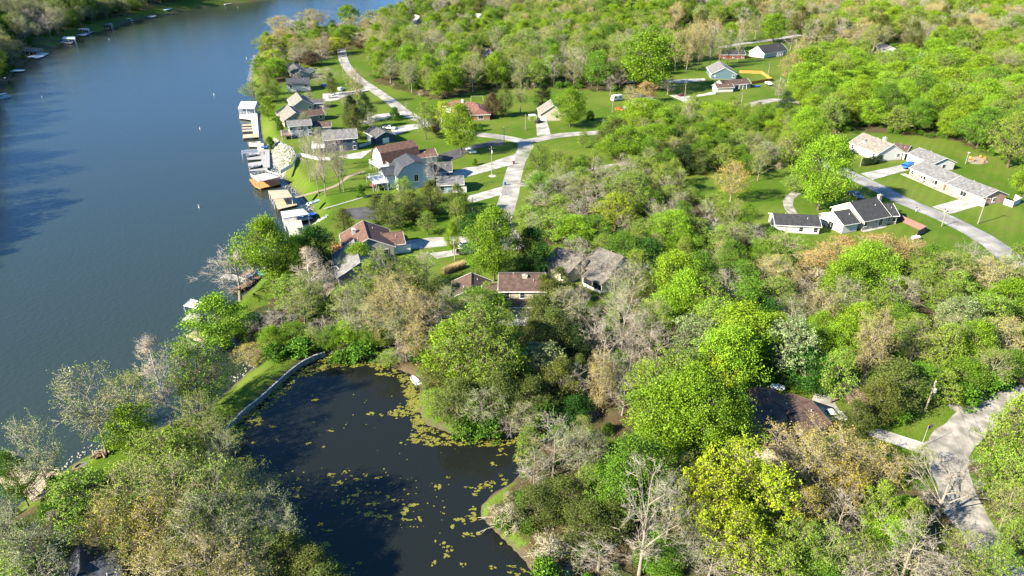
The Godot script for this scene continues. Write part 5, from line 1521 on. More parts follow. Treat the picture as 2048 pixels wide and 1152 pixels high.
const HOUSES = [
	["brown_roof_house","two storey cream house with long brown roof directly above the pond woods",2.41,-143.7,-0.0,[[0.0,0.0,0.0,10.49,9.0,5.3,7.0,"gable","brown","cream","W.w.w","w",""],[-7.02,-0.14,0.08,4.43,7.0,2.9,4.1,"gable","brown","cream","w","",""],[-12.13,-1.07,-1.53,7.71,9.0,2.8,4.9,"gable","brown","cream","G","w",""],[-2.02,5.08,0.0,8.16,4.0,2.6,3.3,"shed","brown","cream","w.d.w","",""]],[["chimney",0.6,6.6,0.7,"beige"],["deck",-3,11,9,5,1.4,"grey","grey"]],"house"],
	["tan_roof_house","tan roofed house with white windowed sunroom deep in the central woods",25.2,-157.23,-0.84,[[0.0,0.0,0.0,7.47,12.0,3.3,6.6,"gable","tandark","white","w.w","w.s",""],[-8.1,6.6,0.0,8.48,11.0,3.0,5.6,"gable","tandark","cream","w.w","w",""],[2.31,5.2,-0.01,5.82,8.0,2.9,4.4,"gable","tandark","white","WWW","w",""]],[],"house"],
	["brown_lake_house","brown hip wing house with white chimney beside the tall lakefront trees",-40.04,-172.44,-1.27,[[0.0,0.0,0.0,12.28,13.0,3.2,6.4,"gable","redbrown","grey","WSW","w.w","w.w"],[0.16,-5.75,1.57,7.69,8.0,2.9,4.6,"gable","redbrown","grey",".w..G","","w"]],[["chimney",-1.5,5.6,3.2,"white"],["deck",1,8.3,8,3,1.6,"orange","orange"]],"house"],
	["grey_lake_house","light grey steep roofed house in front of the brown lakefront house",-39.65,-158.68,-1.26,[[0.0,0.0,0.0,13.51,11.5,3.0,6.4,"gable","grey","grey","W.w","w","w"],[1.25,4.13,2.18,3.2,5.0,2.6,4.0,"gable","greydark","grey","w","w",""]],[],"house"],
	["light_blue_house","large light blue gambrel house with dark slate roof and white trim",-34.77,-227.59,-1.12,[[0.0,0.0,0.0,9.51,13.0,5.4,9.6,"gambrel","slate","lightblue","w.w.w","w.w","sTs"],[-1.65,5.56,1.57,8.67,6.0,5.2,6.8,"gable","slate","lightblue","s.s.s","w",""],[-4.36,-12.18,1.23,7.48,9.0,3.1,5.0,"gable","greydark","lightblue","w.w","",""],[10.2,-10.25,1.24,8.45,8.0,3.0,4.5,"gable","grey","lightblue","w.G","",""]],[["deck",-2,11.5,9,5,3.0,"white","white"]],"house"],
	["red_barn_house","house with tall barn shaped red brown gambrel roof",-43.68,-249.95,0.63,[[0.0,0.0,0.0,14.97,9.5,3.2,8.2,"gambrel","redbrown","white","","w.T.w",""],[6.22,2.2,-0.19,16.33,7.0,2.9,4.6,"gable","redbrown","white","","w.w",""]],[["deck",-8.5,3,4,9,2.6,"white","white"]],"house"],
	["navy_garage","small navy hip roofed garage beside the white driveway",-55.41,-283.18,-0.98,[[0.0,0.0,0.0,11.22,8.5,3.0,4.8,"gable","greydark","navy","w","","g"]],[],"garage"],
	["navy_house","navy blue two storey house with grey roof and white corner trim",-69.3,-271.32,0.27,[[0.0,0.0,0.0,12.81,9.0,5.2,7.6,"gable","grey","navy",".s..s","WW","w"]],[["deck",-9,2,5,7,2.4,"white","white"]],"house"],
	["pale_blue_house","pale blue lake house with tan and grey roofs above the white rocks",-91.61,-292.77,0.33,[[0.0,0.0,0.0,9.32,9.0,4.8,6.0,"gable","grey","paleblue","w.W.w","W.W",""],[9.47,-1.27,-0.15,7.46,7.0,2.9,4.2,"gable","brown","paleblue","w","",""]],[["deck",-6,4,5,7,1.6,"brown","white"]],"house"],
	["tan_lake_house","tan sided lake house with brown lit gable roof and long brown wing",-100.71,-313.58,-1.08,[[0.0,0.0,0.0,16.98,11.0,3.0,6.0,"gable","tan","tan","w.W","w","w.w"],[0.57,-7.8,1.65,11.22,7.5,2.9,4.6,"gable","brown","tan","w.w","",""]],[],"house"],
	["beige_gable_house","beige gabled house with tan roof left of the parked white pickup",-104.21,-339.56,-1.15,[[0.0,0.0,0.0,16.6,9.5,3.2,6.0,"gable","tan","beige","w.w","","w.w"],[0.67,-7.05,1.35,8.43,6.0,2.8,3.9,"gable","greydark","beige","w","",""]],[],"house"],
	["white_slate_house","white walled house with shaded slate roof near the peninsula",-117.33,-384.03,0.23,[[0.0,0.0,0.0,11.87,11.0,4.0,6.0,"gable","slate","white","w.w","w.w",""]],[],"house"],
	["grey_point_house","grey gabled house closest to the wooded peninsula",-129.26,-423.69,-1.11,[[0.0,0.0,0.0,27.93,9.0,3.0,5.2,"gable","greydark","grey","w.w","","w"],[4.72,-4.32,2.51,9.54,7.0,2.8,4.2,"gable","grey","grey","w","",""]],[],"house"],
	["red_brick_ranch","low brick ranch with red brown hip roof and white garage",-22.56,-332.93,-0.43,[[0.0,0.0,0.0,20.33,9.5,2.8,4.7,"hip","red","brick","g.w","w",""],[9.73,4.74,-1.0,16.89,8.5,2.7,4.4,"hip","red","brick","w","w","W"]],[["chimney",-1,5.0,0.8,"white"]],"house"],
	["tan_gable_house","small tan roofed gable house with red door beside a round tree",18.73,-321.15,-1.51,[[0.0,0.0,0.0,11.9,12.0,3.2,7.0,"gable","tan","beige","w.w","","g.wr"]],[],"house"],
	["shaded_house","grey roofed house half hidden behind a rusty budding tree",67.04,-347.56,-1.01,[[0.0,0.0,0.0,10.49,9.0,2.8,4.6,"gable","greydark","white","w.w","w",""]],[],"house"],
	["teal_house","teal gabled house with grey roof in front of bare trunks",125.44,-422.04,-1.68,[[0.0,-0.0,0.0,21.45,14.0,3.1,6.6,"gable","grey","teal",".g","","s..w"]],[],"house"],
	["brown_roof_cottage","white cottage with brown roof and small front garage wing",122.57,-387.85,0.36,[[0.0,0.0,0.0,17.77,8.0,2.7,4.4,"gable","brown","white","..S.w","",""],[-10.3,5.32,-0.22,9.3,6.0,2.6,3.9,"gable","brown","white","","g",""]],[["porch",3,5.2,5,3,2.5]],"house"],
	["white_farmhouse","white house with dark roof and tall white gable near the far lane",177.78,-494.86,0.63,[[0.0,0.0,0.0,25.9,12.0,3.2,7.2,"gable","black","white","..w.w","",""]],[["porch",3,7.4,6,4,2.6]],"house"],
	["red_wall_house","dark roofed red house glimpsed behind leaning bare trunks",149.91,-485.97,-0.0,[[0.0,0.0,0.0,15.62,9.0,2.7,4.6,"gable","black","red","w.w.w","w",""]],[],"house"],
	["tan_roof_white_house","white house with tan roof, white chimney and shaded pale gable",142.81,-262.42,-1.33,[[0.0,0.0,0.0,16.15,11.0,3.2,6.4,"gable","tan","white","w..w","w","w.w"],[-3.87,-0.17,1.93,8.46,5.0,3.1,5.2,"gable","tan","white","","w",""],[4.1,-8.39,0.59,5.11,8.0,2.9,4.6,"gable","brown","white","w","","w"]],[["chimney",1.5,6.4,-1.8,"white"]],"house"],
	["grey_roof_garage","detached garage with light grey roof behind the brick ranch",157.39,-248.93,-1.38,[[0.0,0.0,0.0,13.11,9.0,3.0,4.8,"gable","grey","white","G.g","","w"]],[],"garage"],
	["brick_ranch","long pink brick ranch house with grey roof along the paved road",150.1,-230.17,-1.37,[[0.0,0.0,0.0,16.48,10.0,2.9,5.0,"gable","grey","brickpink","w.WdW.","w",""],[15.43,-0.81,0.09,14.11,10.0,2.8,4.7,"gable","grey","brickpink",".dW.G","","w"]],[["porch",1,6.2,8,4,2.6]],"house"],
	["black_roof_house","white house with black roof and concrete patio beside the road",105.96,-194.17,0.41,[[0.0,0.0,0.0,10.4,12.0,3.2,6.8,"gable","black","cream","w.sTs","s",""],[-9.53,1.1,-0.06,5.53,9.0,3.0,5.2,"gable","black","white","","S",""],[7.97,1.73,-0.32,3.75,8.5,2.9,4.9,"gable","black","cream","ww","","w"]],[["chimney",6.5,6.8,0.2,"cream"]],"house"],
	["black_roof_shed","long low white shed with black roof left of the black roofed house",84.04,-188.76,-0.12,[[0.0,0.0,0.0,12.41,8.5,2.6,4.2,"gable","black","white",".d.w.w","w",""]],[],"shed"],
	["dappled_roof_house","brown roofed house under tan trees with white pickup parked outside",46.38,-98.69,-1.04,[[0.0,0.0,0.0,7.6,10.0,2.8,4.8,"gable","brownwarm","cream","wW..","w",""],[3.22,-3.49,1.5,5.89,9.0,2.7,4.2,"gable","brownwarm","cream","w.w","","g"],[6.11,7.74,-0.89,5.78,8.0,2.7,4.5,"gable","brownwarm","cream","w.w","w",""]],[],"house"],
	["slate_roof_house","dark slate roofed house among budding trees below the lakeside lawn",-55.17,-62.62,0.49,[[0.0,0.0,0.0,5.09,11.0,3.0,5.6,"gable","slate","grey","w.W.w","w",""],[-1.56,-1.37,-1.55,4.29,5.0,3.0,6.2,"gable","slate","grey","w","w",""]],[],"house"],
	["gazebo","small open gazebo with blue hip roof among central woods",36.1,-160.18,-0.57,[[0.0,0.0,0.0,4.08,4.2,2.5,3.6,"hip","blue","grey","S","S",""]],[],"gazebo"],
	["white_shed_house","little white house with pale roof in the far clearing",266.9,-511.58,-1.67,[[0.0,-0.0,0.0,18.57,9.0,2.8,4.8,"gable","tan","white","g.w","","w"]],[],"house"],
	["far_slate_house","blue grey house tucked under trees at far right",410.08,-682.9,0.54,[[0.0,0.0,0.0,25.62,10.0,3.0,6.0,"gable","slate","paleblue","w.w","w",""]],[],"house"],
	["far_white_house","white house with grey roof and driveway at top edge",299.2,-806.14,0.66,[[0.0,0.0,0.0,36.01,12.0,3.2,6.5,"gable","slate","white","w.g","g",""]],[],"house"],
	["hidden_white_house","white roofed outbuilding peeking out of the right wood",275.63,-477.3,-0.34,[[0.0,0.0,0.0,4.48,6.0,2.8,4.2,"gable","pale","white","w","",""]],[],"house"],
	["a_frame_house","steep white gabled house near the far inlet",-84.68,-654.52,-1.1,[[0.0,0.0,0.0,12.91,10.0,3.2,8.5,"gable","pale","white","w.w","w.w","w"]],[],"house"],
	["far_dark_house","dark grey two storey house behind the inlet trees",-75.87,-770.16,0.65,[[0.0,0.0,0.0,21.46,12.0,5.4,8.2,"gable","greydark","slateblue","w.w.w","w.w",""]],[],"house"],
	["small_far_house","small white gabled house in the middle of upper woods",-17.82,-494.72,-1.27,[[0.0,0.0,0.0,9.69,7.0,2.8,5.0,"gable","greydark","white","w","w","w"]],[],"house"],
	["pale_far_house","narrow white house behind grey trees in upper woods",-31.31,-682.16,-0.64,[[0.0,0.0,0.0,6.78,7.0,4.8,7.0,"gable","pale","white","w","w",""]],[],"house"],
	["far_beige_house","beige house at the top edge of the upper woods",-53.51,-807.46,-0.0,[[0.0,0.0,0.0,6.84,10.0,4.0,7.0,"gable","grey","white","w.w","w",""]],[],"house"],
]
const ROADS = [
	["road","",[-125.06,-522.77,-109.34,-463.54,-91.86,-415.54,-78.15,-387.42,-62.15,-354.51,-50.13,-328.24,-34.9,-307.83,-18.3,-294.35,-5.13,-287.99,4.39,-280.37,5.24,-268.89,2.3,-254.36,0.36,-234.95,-0.68,-219.39,-2.23,-203.3,-3.2,-192.96,-0.29,-179.88,0.84,-173.03],6.2,0.04,"asphalt_pale",0.0],
	["road","",[3.33,-279.63,10.78,-284.14,18.47,-289.56,27.33,-292.74,39.63,-295.98,58.02,-307.83,81.62,-325.32,99.33,-340.4,115.14,-343.57,135.73,-357.92,147.1,-352.27],6.0,0.046,"asphalt_pale",0.0],
	["paved_road","",[118.27,-258.19,120.23,-248.81,122.97,-236.61,126.35,-222.86,129.11,-209.49,133.31,-198.23,135.81,-186.42,136.52,-177.09,135.41,-166.59,134.8,-154.81],7.0,0.052,"asphalt",0.0],
	["gravel_road","",[101.06,-106.83,93.47,-104.02,86.38,-100.13,80.84,-96.18,76.33,-92.18,73.43,-87.79,71.53,-82.55,69.96,-76.19,69.78,-70.9,70.02,-64.0],6.0,0.04,"gravel",0.25],
	["gravel_track","",[82.87,-103.71,84.01,-101.6,83.89,-98.27],2.4,0.046,"gravel",0.25],
	["gravel_lane","",[1.05,-226.95,8.92,-227.99,14.34,-231.16,23.07,-240.56,28.98,-244.62,36.86,-248.2,45.04,-252.49],3.4,0.05,"gravel",0.2],
	["lane","",[153.98,-529.69,173.76,-546.54,203.46,-567.05,237.46,-594.78],6.0,0.04,"asphalt_pale",0.0],
	["dirt_track","",[96.4,-219.39,91.14,-212.24,88.41,-203.3,88.45,-199.06],3.0,0.04,"gravel",0.2],
	["footpath","",[-72.18,-214.58,-67.47,-218.9,-61.47,-225.91,-58.5,-236.61,-54.06,-241.71],1.5,0.04,"sandy",0.2],
	["dirt_patch","",[59.39,-106.51,64.62,-109.75,68.93,-112.79],6.0,0.036,"sandy",0.4],
]
const SHEETS = [
	["driveway","",[-21.78,-241.1,-17.25,-246.24,-12.93,-247.41,1.44,-263.49,0.63,-250.37,-11.17,-239.98,-17.43,-234.52,-21.18,-235.6],0.06,"concrete"],
	["driveway","",[-14.47,-216.04,-2.81,-225.72,-3.7,-216.98,-12.22,-210.12,-14.88,-211.92],0.064,"concrete"],
	["driveway","",[-31.35,-258.99,-24.45,-268.13,-14.25,-277.13,-4.67,-285.16,-2.94,-276.42,-15.95,-270.84,-19.92,-258.99,-24.08,-254.0],0.068,"blacktop"],
	["driveway","",[11.01,-310.14,16.11,-314.53,16.79,-292.04,10.79,-289.72],0.072,"concrete"],
	["driveway","",[-71.13,-316.32,-66.91,-325.53,-52.31,-334.23,-51.03,-328.38,-58.72,-320.87,-68.07,-307.56],0.076,"concrete"],
	["driveway","",[-54.05,-301.68,-47.45,-307.56,-37.84,-312.76,-32.35,-321.79,-29.44,-319.95,-31.4,-311.01,-39.45,-303.34,-46.1,-297.6,-50.91,-289.72],0.08,"concrete"],
	["driveway","",[-101.73,-372.76,-87.78,-378.86,-80.26,-392.93,-77.28,-382.61,-85.74,-371.56,-91.21,-356.58,-97.22,-354.37],0.06,"concrete"],
	["driveway","",[-31.38,-178.64,-24.41,-181.4,-18.25,-182.11,-14.29,-182.46,-9.79,-183.52,-9.11,-180.71,-14.48,-176.61,-23.12,-174.62,-30.35,-173.32],0.064,"concrete"],
	["driveway","",[-22.71,-170.75,-16.94,-172.67,-13.84,-175.28,-9.68,-174.62,-9.84,-172.03,-15.61,-169.49,-20.23,-167.32],0.068,"concrete"],
	["driveway","",[-68.05,-260.26,-56.33,-269.48,-58.38,-257.72,-62.8,-257.1],0.072,"concrete"],
	["driveway","",[127.3,-239.32,146.43,-249.06,154.74,-250.85,151.22,-245.54,141.38,-240.43,128.29,-232.3],0.076,"concrete"],
	["driveway","",[135.22,-206.09,150.28,-214.1,156.47,-210.48,149.62,-206.52,139.85,-201.03,137.54,-200.2],0.08,"concrete"],
	["front_path","",[141.26,-238.76,143.32,-239.32,147.7,-221.66,149.36,-213.64,147.8,-213.19,145.56,-220.21],0.06,"concrete"],
	["patio","",[102.89,-188.7,103.87,-185.39,112.61,-189.45,112.22,-193.26],0.064,"concrete"],
	["driveway","",[59.34,-108.71,62.13,-107.62,61.16,-104.61,61.09,-101.15,57.09,-97.69,56.01,-98.31,56.8,-104.16],0.068,"concrete"],
	["driveway","",[63.08,-95.66,66.09,-96.47,72.57,-92.34,74.58,-92.73,70.57,-89.55,68.41,-91.21,63.58,-94.47],0.072,"concrete"],
	["driveway","",[83.86,-368.95,89.31,-370.13,94.75,-366.6,110.3,-378.61,110.28,-372.52,94.46,-363.13,95.09,-350.89,90.62,-344.52],0.076,"concrete"],
	["driveway","",[87.5,-406.29,100.09,-411.98,114.02,-414.87,112.8,-407.7,95.94,-400.74],0.08,"concrete"],
	["patio","",[-49.0,-154.25,-45.77,-155.33,-44.17,-150.54,-45.03,-145.97,-47.31,-147.47,-46.97,-150.02],0.06,"sandy"],
	["tennis_court","",[-55.24,-203.28,-50.94,-204.98,-43.1,-206.7,-40.44,-194.74,-48.39,-195.53],0.064,"blacktop"],
	["fire_circle","",[175.05,-254.49,178.77,-258.86,182.58,-260.13,183.7,-256.97,181.43,-252.05,177.36,-250.25,174.39,-250.85],0.068,"sandy"],
	["patio","",[-75.47,-79.13,-74.71,-85.23,-73.64,-84.8,-74.52,-78.87],0.072,"sandy"],
	["gravel_apron","",[71.9,-92.7,74.9,-94.01,77.07,-95.36,80.48,-98.7,83.38,-101.01,86.69,-102.2,91.1,-104.02,96.99,-106.51,95.84,-104.02,90.25,-101.01,86.88,-98.7,83.97,-96.45,83.53,-94.55,82.05,-92.7,79.06,-90.89,76.9,-88.4,72.33,-86.59,72.02,-89.39],0.076,"gravel"],
	["gravel_patch","",[-20.71,-286.67,-16.76,-286.67,-17.68,-280.73,-20.63,-282.2],0.08,"gravel"],
]
const TREES = {
	"broad_lime": [0,-6.8,-108.4,3.3,1.09,1.12,1,2,51,-1,0,-54.7,-83.0,2.0,0.84,0.62,0,0,21,-1,0,-57.8,-102.5,1.1,0.87,0.97,1,3,29,-1,1,36.5,-203.0,1.4,1.16,0.75,0,1,36,-1,1,185.2,-246.4,1.7,1.22,1.27,1,3,49,1,1,199.9,-312.9,5.2,1.33,1.14,1,1,47,0,1,215.1,-286.5,3.7,1.14,1.01,1,3,49,99,1,228.8,-310.2,1.6,1.21,1.08,1,1,49,-1,0,89.5,-265.6,3.8,0.83,0.56,0,3,9,-1,1,200.1,-280.4,4.1,1.01,1.1,1,3,49,0,1,143.9,-304.7,4.3,0.89,0.95,1,3,48,99,0,209.2,-326.0,2.0,0.97,0.91,1,1,47,99],
	"broad_bright": [1,30.1,-90.2,0.2,0.86,1.06,1,0,18,-1,0,-60.3,-153.2,2.4,0.95,1.09,1,2,28,-1,0,87.2,-150.8,4.3,0.89,0.75,0,3,13,-1,1,-4.6,-154.3,3.3,0.79,1.21,1,2,15,-1,1,58.0,-301.7,1.3,1.42,0.81,0,2,46,1,1,97.2,-203.3,3.7,1.07,1.44,1,0,11,-1,0,43.3,-254.2,2.3,1.19,0.81,0,0,46,0,0,91.6,-303.8,5.6,1.36,0.68,0,3,9,0,1,44.3,-173.5,4.2,0.79,0.68,0,2,17,-1,1,55.1,-261.7,2.2,1.1,0.75,0,0,46,99,0,-20.0,-264.1,1.4,0.89,1.21,1,3,6,-1,0,214.8,-313.5,6.2,1.21,1.16,1,0,49,-1,0,26.0,-304.4,0.6,0.94,1.03,1,1,7,-1,0,108.2,-282.7,3.1,0.89,0.5,0,3,9,99,1,117.0,-268.9,0.1,0.82,1.06,1,3,48,0,0,187.1,-303.7,4.3,0.98,1.17,1,1,47,0,0,160.6,-319.7,1.1,0.96,1.07,1,1,48,-1,0,181.6,-321.1,5.9,0.92,1.04,1,0,47,99,0,213.0,-275.1,2.7,0.82,0.8,0,3,49,-1,1,195.7,-297.1,3.4,0.79,0.94,1,1,47,99,0,207.2,-298.4,4.7,0.79,0.91,1,3,49,-1,1,246.8,-329.0,5.0,0.87,0.98,1,1,49,-1],
	"yellow": [2,33.1,-75.1,4.8,1.11,1.07,1,2,39,-1,2,28.7,-71.0,4.0,0.93,0.93,0,0,39,-1,1,36.6,-72.0,4.6,0.94,0.93,0,1,39,-1,2,30.5,-66.6,4.6,0.89,0.79,0,3,39,-1,2,37.9,-103.7,1.7,0.84,0.71,0,3,37,-1,2,-145.5,-434.0,3.7,1.83,0.93,0,0,30,99,0,-169.8,-500.7,3.3,1.9,0.86,0,0,30,0,0,-123.1,-500.8,4.9,1.73,0.79,0,2,30,-1,0,-30.6,-297.6,5.2,0.9,0.92,0,0,6,-1],
	"bright": [0,24.9,-90.5,4.3,1.13,1.0,0,3,38,-1,1,-11.3,-111.1,3.1,1.13,0.93,0,0,51,-1,0,40.5,-106.0,1.6,1.1,1.07,1,1,37,0,0,72.6,-379.6,4.2,3.01,2.14,1,3,50,-1,0,44.9,-113.5,3.7,1.11,1.14,1,1,37,99,2,-64.7,-128.7,0.6,1.18,0.96,0,1,29,-1,1,36.1,-90.5,1.7,0.9,0.86,0,0,18,-1,2,38.4,-143.5,0.5,1.15,0.93,0,1,17,-1,1,38.3,-131.2,4.6,0.97,1.0,0,3,17,-1,1,78.9,-143.7,3.0,1.03,0.79,0,2,43,-1,2,-64.3,-90.3,4.1,0.76,0.69,0,1,26,-1,2,17.4,-175.9,2.0,1.07,0.64,0,0,36,-1,1,0.6,-110.1,0.3,0.75,0.57,0,1,51,-1,2,74.2,-125.9,3.8,0.88,0.64,0,1,43,-1,2,34.3,-130.7,6.0,0.8,0.71,0,2,37,-1,0,65.9,-114.6,2.6,0.78,0.86,0,3,43,99,1,-55.3,-159.1,3.8,0.92,0.68,0,0,5,-1,2,53.9,-68.6,2.8,0.58,0.5,0,1,41,-1,1,114.5,-137.4,5.8,0.89,0.64,0,1,42,-1,0,54.9,-121.1,3.8,0.69,0.68,0,0,43,-1,0,-35.6,-124.7,3.4,0.67,0.36,2,2,22,-1,0,168.9,-404.0,1.3,1.93,1.34,1,1,10,0,0,215.2,-344.5,1.4,1.75,1.31,1,1,47,1,0,154.4,-348.2,6.0,1.64,1.17,1,0,48,99,2,93.0,-115.7,5.1,0.71,0.79,0,3,42,-1,1,-39.4,-159.1,6.0,0.76,0.59,0,1,5,-1,2,250.7,-408.7,5.4,1.97,1.35,1,2,47,99,1,-51.1,-123.3,4.2,0.61,0.36,2,1,29,-1,0,214.7,-368.2,5.9,1.69,1.26,1,2,47,0,1,160.7,-331.4,4.2,1.47,1.0,0,1,48,0,2,64.3,-121.5,2.4,0.62,0.69,0,3,43,0,1,165.6,-362.8,2.8,1.56,1.25,1,2,48,-1,0,149.9,-360.1,1.4,1.49,1.3,1,0,48,0,0,114.9,-255.6,1.2,1.08,1.04,1,3,48,99,0,202.1,-369.2,1.7,1.54,1.24,1,0,47,1,0,-137.8,-408.5,0.2,1.53,0.86,0,2,31,99,0,-126.9,-551.6,5.8,2.0,0.93,0,2,30,-1,0,-33.5,-365.9,5.6,1.31,1.17,1,3,44,0,0,199.9,-416.6,3.9,1.64,1.15,1,0,34,99,0,-31.1,-384.3,4.8,1.36,1.31,1,3,44,99,2,134.2,-307.6,0.6,1.19,0.96,0,0,48,99,0,-61.9,-417.6,6.1,1.43,1.27,1,0,44,0,0,201.1,-554.1,0.6,1.97,1.47,1,2,10,-1,0,261.6,-395.9,5.3,1.53,1.16,1,2,49,0,0,188.7,-352.1,0.3,1.28,1.05,1,0,47,0,1,160.5,-374.8,2.7,1.31,1.06,1,0,48,1,2,52.7,-283.9,5.4,0.93,0.83,0,2,46,0,2,160.3,-304.8,5.4,1.09,0.87,0,1,48,2,1,223.3,-336.4,3.7,1.27,0.9,0,0,49,0,2,178.8,-356.5,2.8,1.25,0.91,0,1,48,1,1,178.1,-369.9,5.6,1.28,0.88,0,2,48,1,0,-2.6,-118.4,2.0,0.44,0.43,2,1,51,-1,2,209.1,-438.0,3.3,1.49,1.02,0,0,34,-1,2,64.5,-291.0,1.1,0.93,0.83,0,2,46,99,1,23.3,-403.9,1.0,1.24,1.4,1,3,45,-1,2,170.0,-214.6,1.5,0.86,0.86,0,1,12,-1,0,167.5,-351.1,0.9,1.18,0.91,0,2,48,0,2,281.6,-383.3,2.6,1.43,0.99,0,2,49,99,0,210.9,-458.8,3.1,1.52,1.14,1,0,34,0,0,253.0,-350.2,2.0,1.3,1.02,0,2,49,0,1,174.0,-332.6,0.9,1.13,0.98,0,1,48,99,0,83.6,-435.8,5.8,1.33,1.24,1,2,50,-1,0,235.6,-425.0,4.7,1.44,1.12,1,1,34,0,0,-146.9,-656.9,3.6,1.97,1.21,1,2,30,-1,0,184.1,-285.4,3.5,1.01,0.89,0,3,47,-1,0,195.6,-381.2,6.2,1.26,1.0,0,3,34,99,0,194.0,-396.3,2.2,1.29,1.02,0,3,34,0,1,-8.3,-386.1,4.5,1.13,1.36,1,1,44,-1,2,308.9,-431.5,4.1,1.53,1.24,1,2,49,99,2,-148.7,-419.6,5.9,1.29,0.79,0,2,31,0,2,143.9,-344.3,5.7,1.09,0.91,0,0,48,0,1,194.2,-344.7,1.9,1.15,0.91,0,0,47,-1,2,196.7,-450.8,3.8,1.4,1.1,1,1,10,99,1,239.5,-357.5,0.4,1.23,0.92,0,0,49,99,1,268.1,-453.9,5.2,1.5,1.2,1,1,34,99,0,-39.9,-419.0,3.4,1.19,1.29,1,0,44,99,0,-79.2,-438.2,4.7,1.24,1.21,1,1,30,-1,0,-47.3,-393.2,5.9,1.1,1.21,1,0,44,1,2,186.3,-375.6,0.9,1.16,0.99,0,2,48,99,0,263.5,-360.7,0.6,1.2,0.85,0,1,49,-1,0,109.4,-123.5,5.0,0.48,0.43,2,1,42,-1,2,29.1,-128.6,6.2,0.4,0.45,2,0,37,-1,1,73.6,-256.3,1.3,0.73,0.67,0,1,46,-1],
	"green": [0,18.9,-78.3,1.0,1.07,0.93,0,2,40,99,1,-7.6,-133.3,0.3,1.06,0.64,0,0,15,-1,0,15.6,-75.2,5.6,0.75,0.79,0,2,40,0,2,43.2,-142.2,5.0,1.07,0.93,0,1,17,-1,0,49.3,-114.6,2.7,0.91,0.86,0,1,37,-1,2,41.5,-64.4,2.6,0.68,0.36,2,0,41,-1,2,29.3,-162.8,6.1,1.11,0.64,0,0,17,-1,0,62.3,-114.1,1.4,0.85,0.71,0,3,43,-1,0,51.6,-131.6,5.1,0.9,0.86,0,2,37,-1,1,23.0,-176.7,2.3,1.05,0.64,0,3,36,-1,2,87.1,-108.1,2.4,0.86,0.5,0,1,19,0,1,21.0,-66.0,1.3,0.55,0.36,2,3,40,-1,1,-40.8,-71.4,5.2,0.58,0.43,2,0,25,-1,1,83.3,-127.6,4.0,0.87,0.57,0,0,42,-1,2,-8.3,-159.1,3.1,0.89,0.76,0,2,15,-1,2,105.5,-155.0,5.2,1.01,0.64,0,2,42,-1,1,67.7,-164.1,5.4,0.92,0.5,0,3,14,99,1,54.6,-146.2,2.7,0.81,0.69,0,3,14,0,0,55.1,-154.7,1.0,0.83,0.77,0,3,33,0,1,-47.1,-124.7,0.4,0.69,0.36,2,0,22,0,2,76.6,-105.0,3.8,0.66,0.57,0,2,19,-1,0,42.3,-199.1,0.5,0.93,0.64,0,1,36,-1,0,-30.5,-123.3,6.1,0.64,0.36,2,2,22,-1,2,46.9,-381.9,5.6,1.57,1.4,1,1,45,99,1,197.2,-331.9,6.1,1.57,1.3,1,2,47,99,0,-38.4,-123.3,0.5,0.58,0.36,2,0,22,99,1,8.7,-209.3,2.4,0.84,0.78,0,3,32,-1,2,85.6,-239.2,3.3,0.99,0.5,0,2,33,-1,2,77.1,-74.3,2.6,0.48,0.49,0,1,20,-1,1,249.2,-364.8,5.8,1.63,1.14,1,2,49,-1,2,-2.8,-134.8,3.1,0.56,0.47,0,3,15,-1,0,-76.8,-79.5,1.0,0.47,0.79,0,0,27,-1,0,220.8,-387.0,2.6,1.54,1.2,1,2,47,0,0,55.3,-235.7,6.1,0.84,0.72,0,3,46,-1,2,48.2,-444.9,2.3,1.39,1.41,1,1,45,0,0,24.8,-455.2,0.6,1.4,1.2,1,0,45,-1,0,50.3,-187.4,0.9,0.63,0.64,0,0,33,-1,1,219.5,-300.9,0.4,1.13,0.84,0,3,49,-1,2,50.3,-246.5,3.4,0.77,0.8,0,0,46,99,0,66.6,-504.8,4.3,1.5,1.34,1,0,50,0,0,44.9,-392.3,2.2,1.17,1.34,1,1,45,1,0,-29.9,-429.7,5.2,1.27,1.31,1,1,44,-1,1,99.1,-112.0,5.4,0.49,0.49,0,1,19,99,1,67.2,-396.4,0.1,1.19,1.33,1,0,50,99,0,83.6,-284.1,1.5,0.87,0.81,0,3,9,-1,2,80.3,-259.3,4.4,0.8,0.74,0,1,46,99,1,39.2,-274.3,6.2,0.81,0.78,0,0,46,0,0,208.8,-384.8,0.5,1.25,1.0,0,3,34,-1,1,8.5,-91.8,2.5,0.34,0.36,2,2,24,-1,2,68.0,-184.3,5.8,0.58,0.66,0,3,33,99,2,99.6,-511.6,4.4,1.42,1.24,1,2,50,-1],
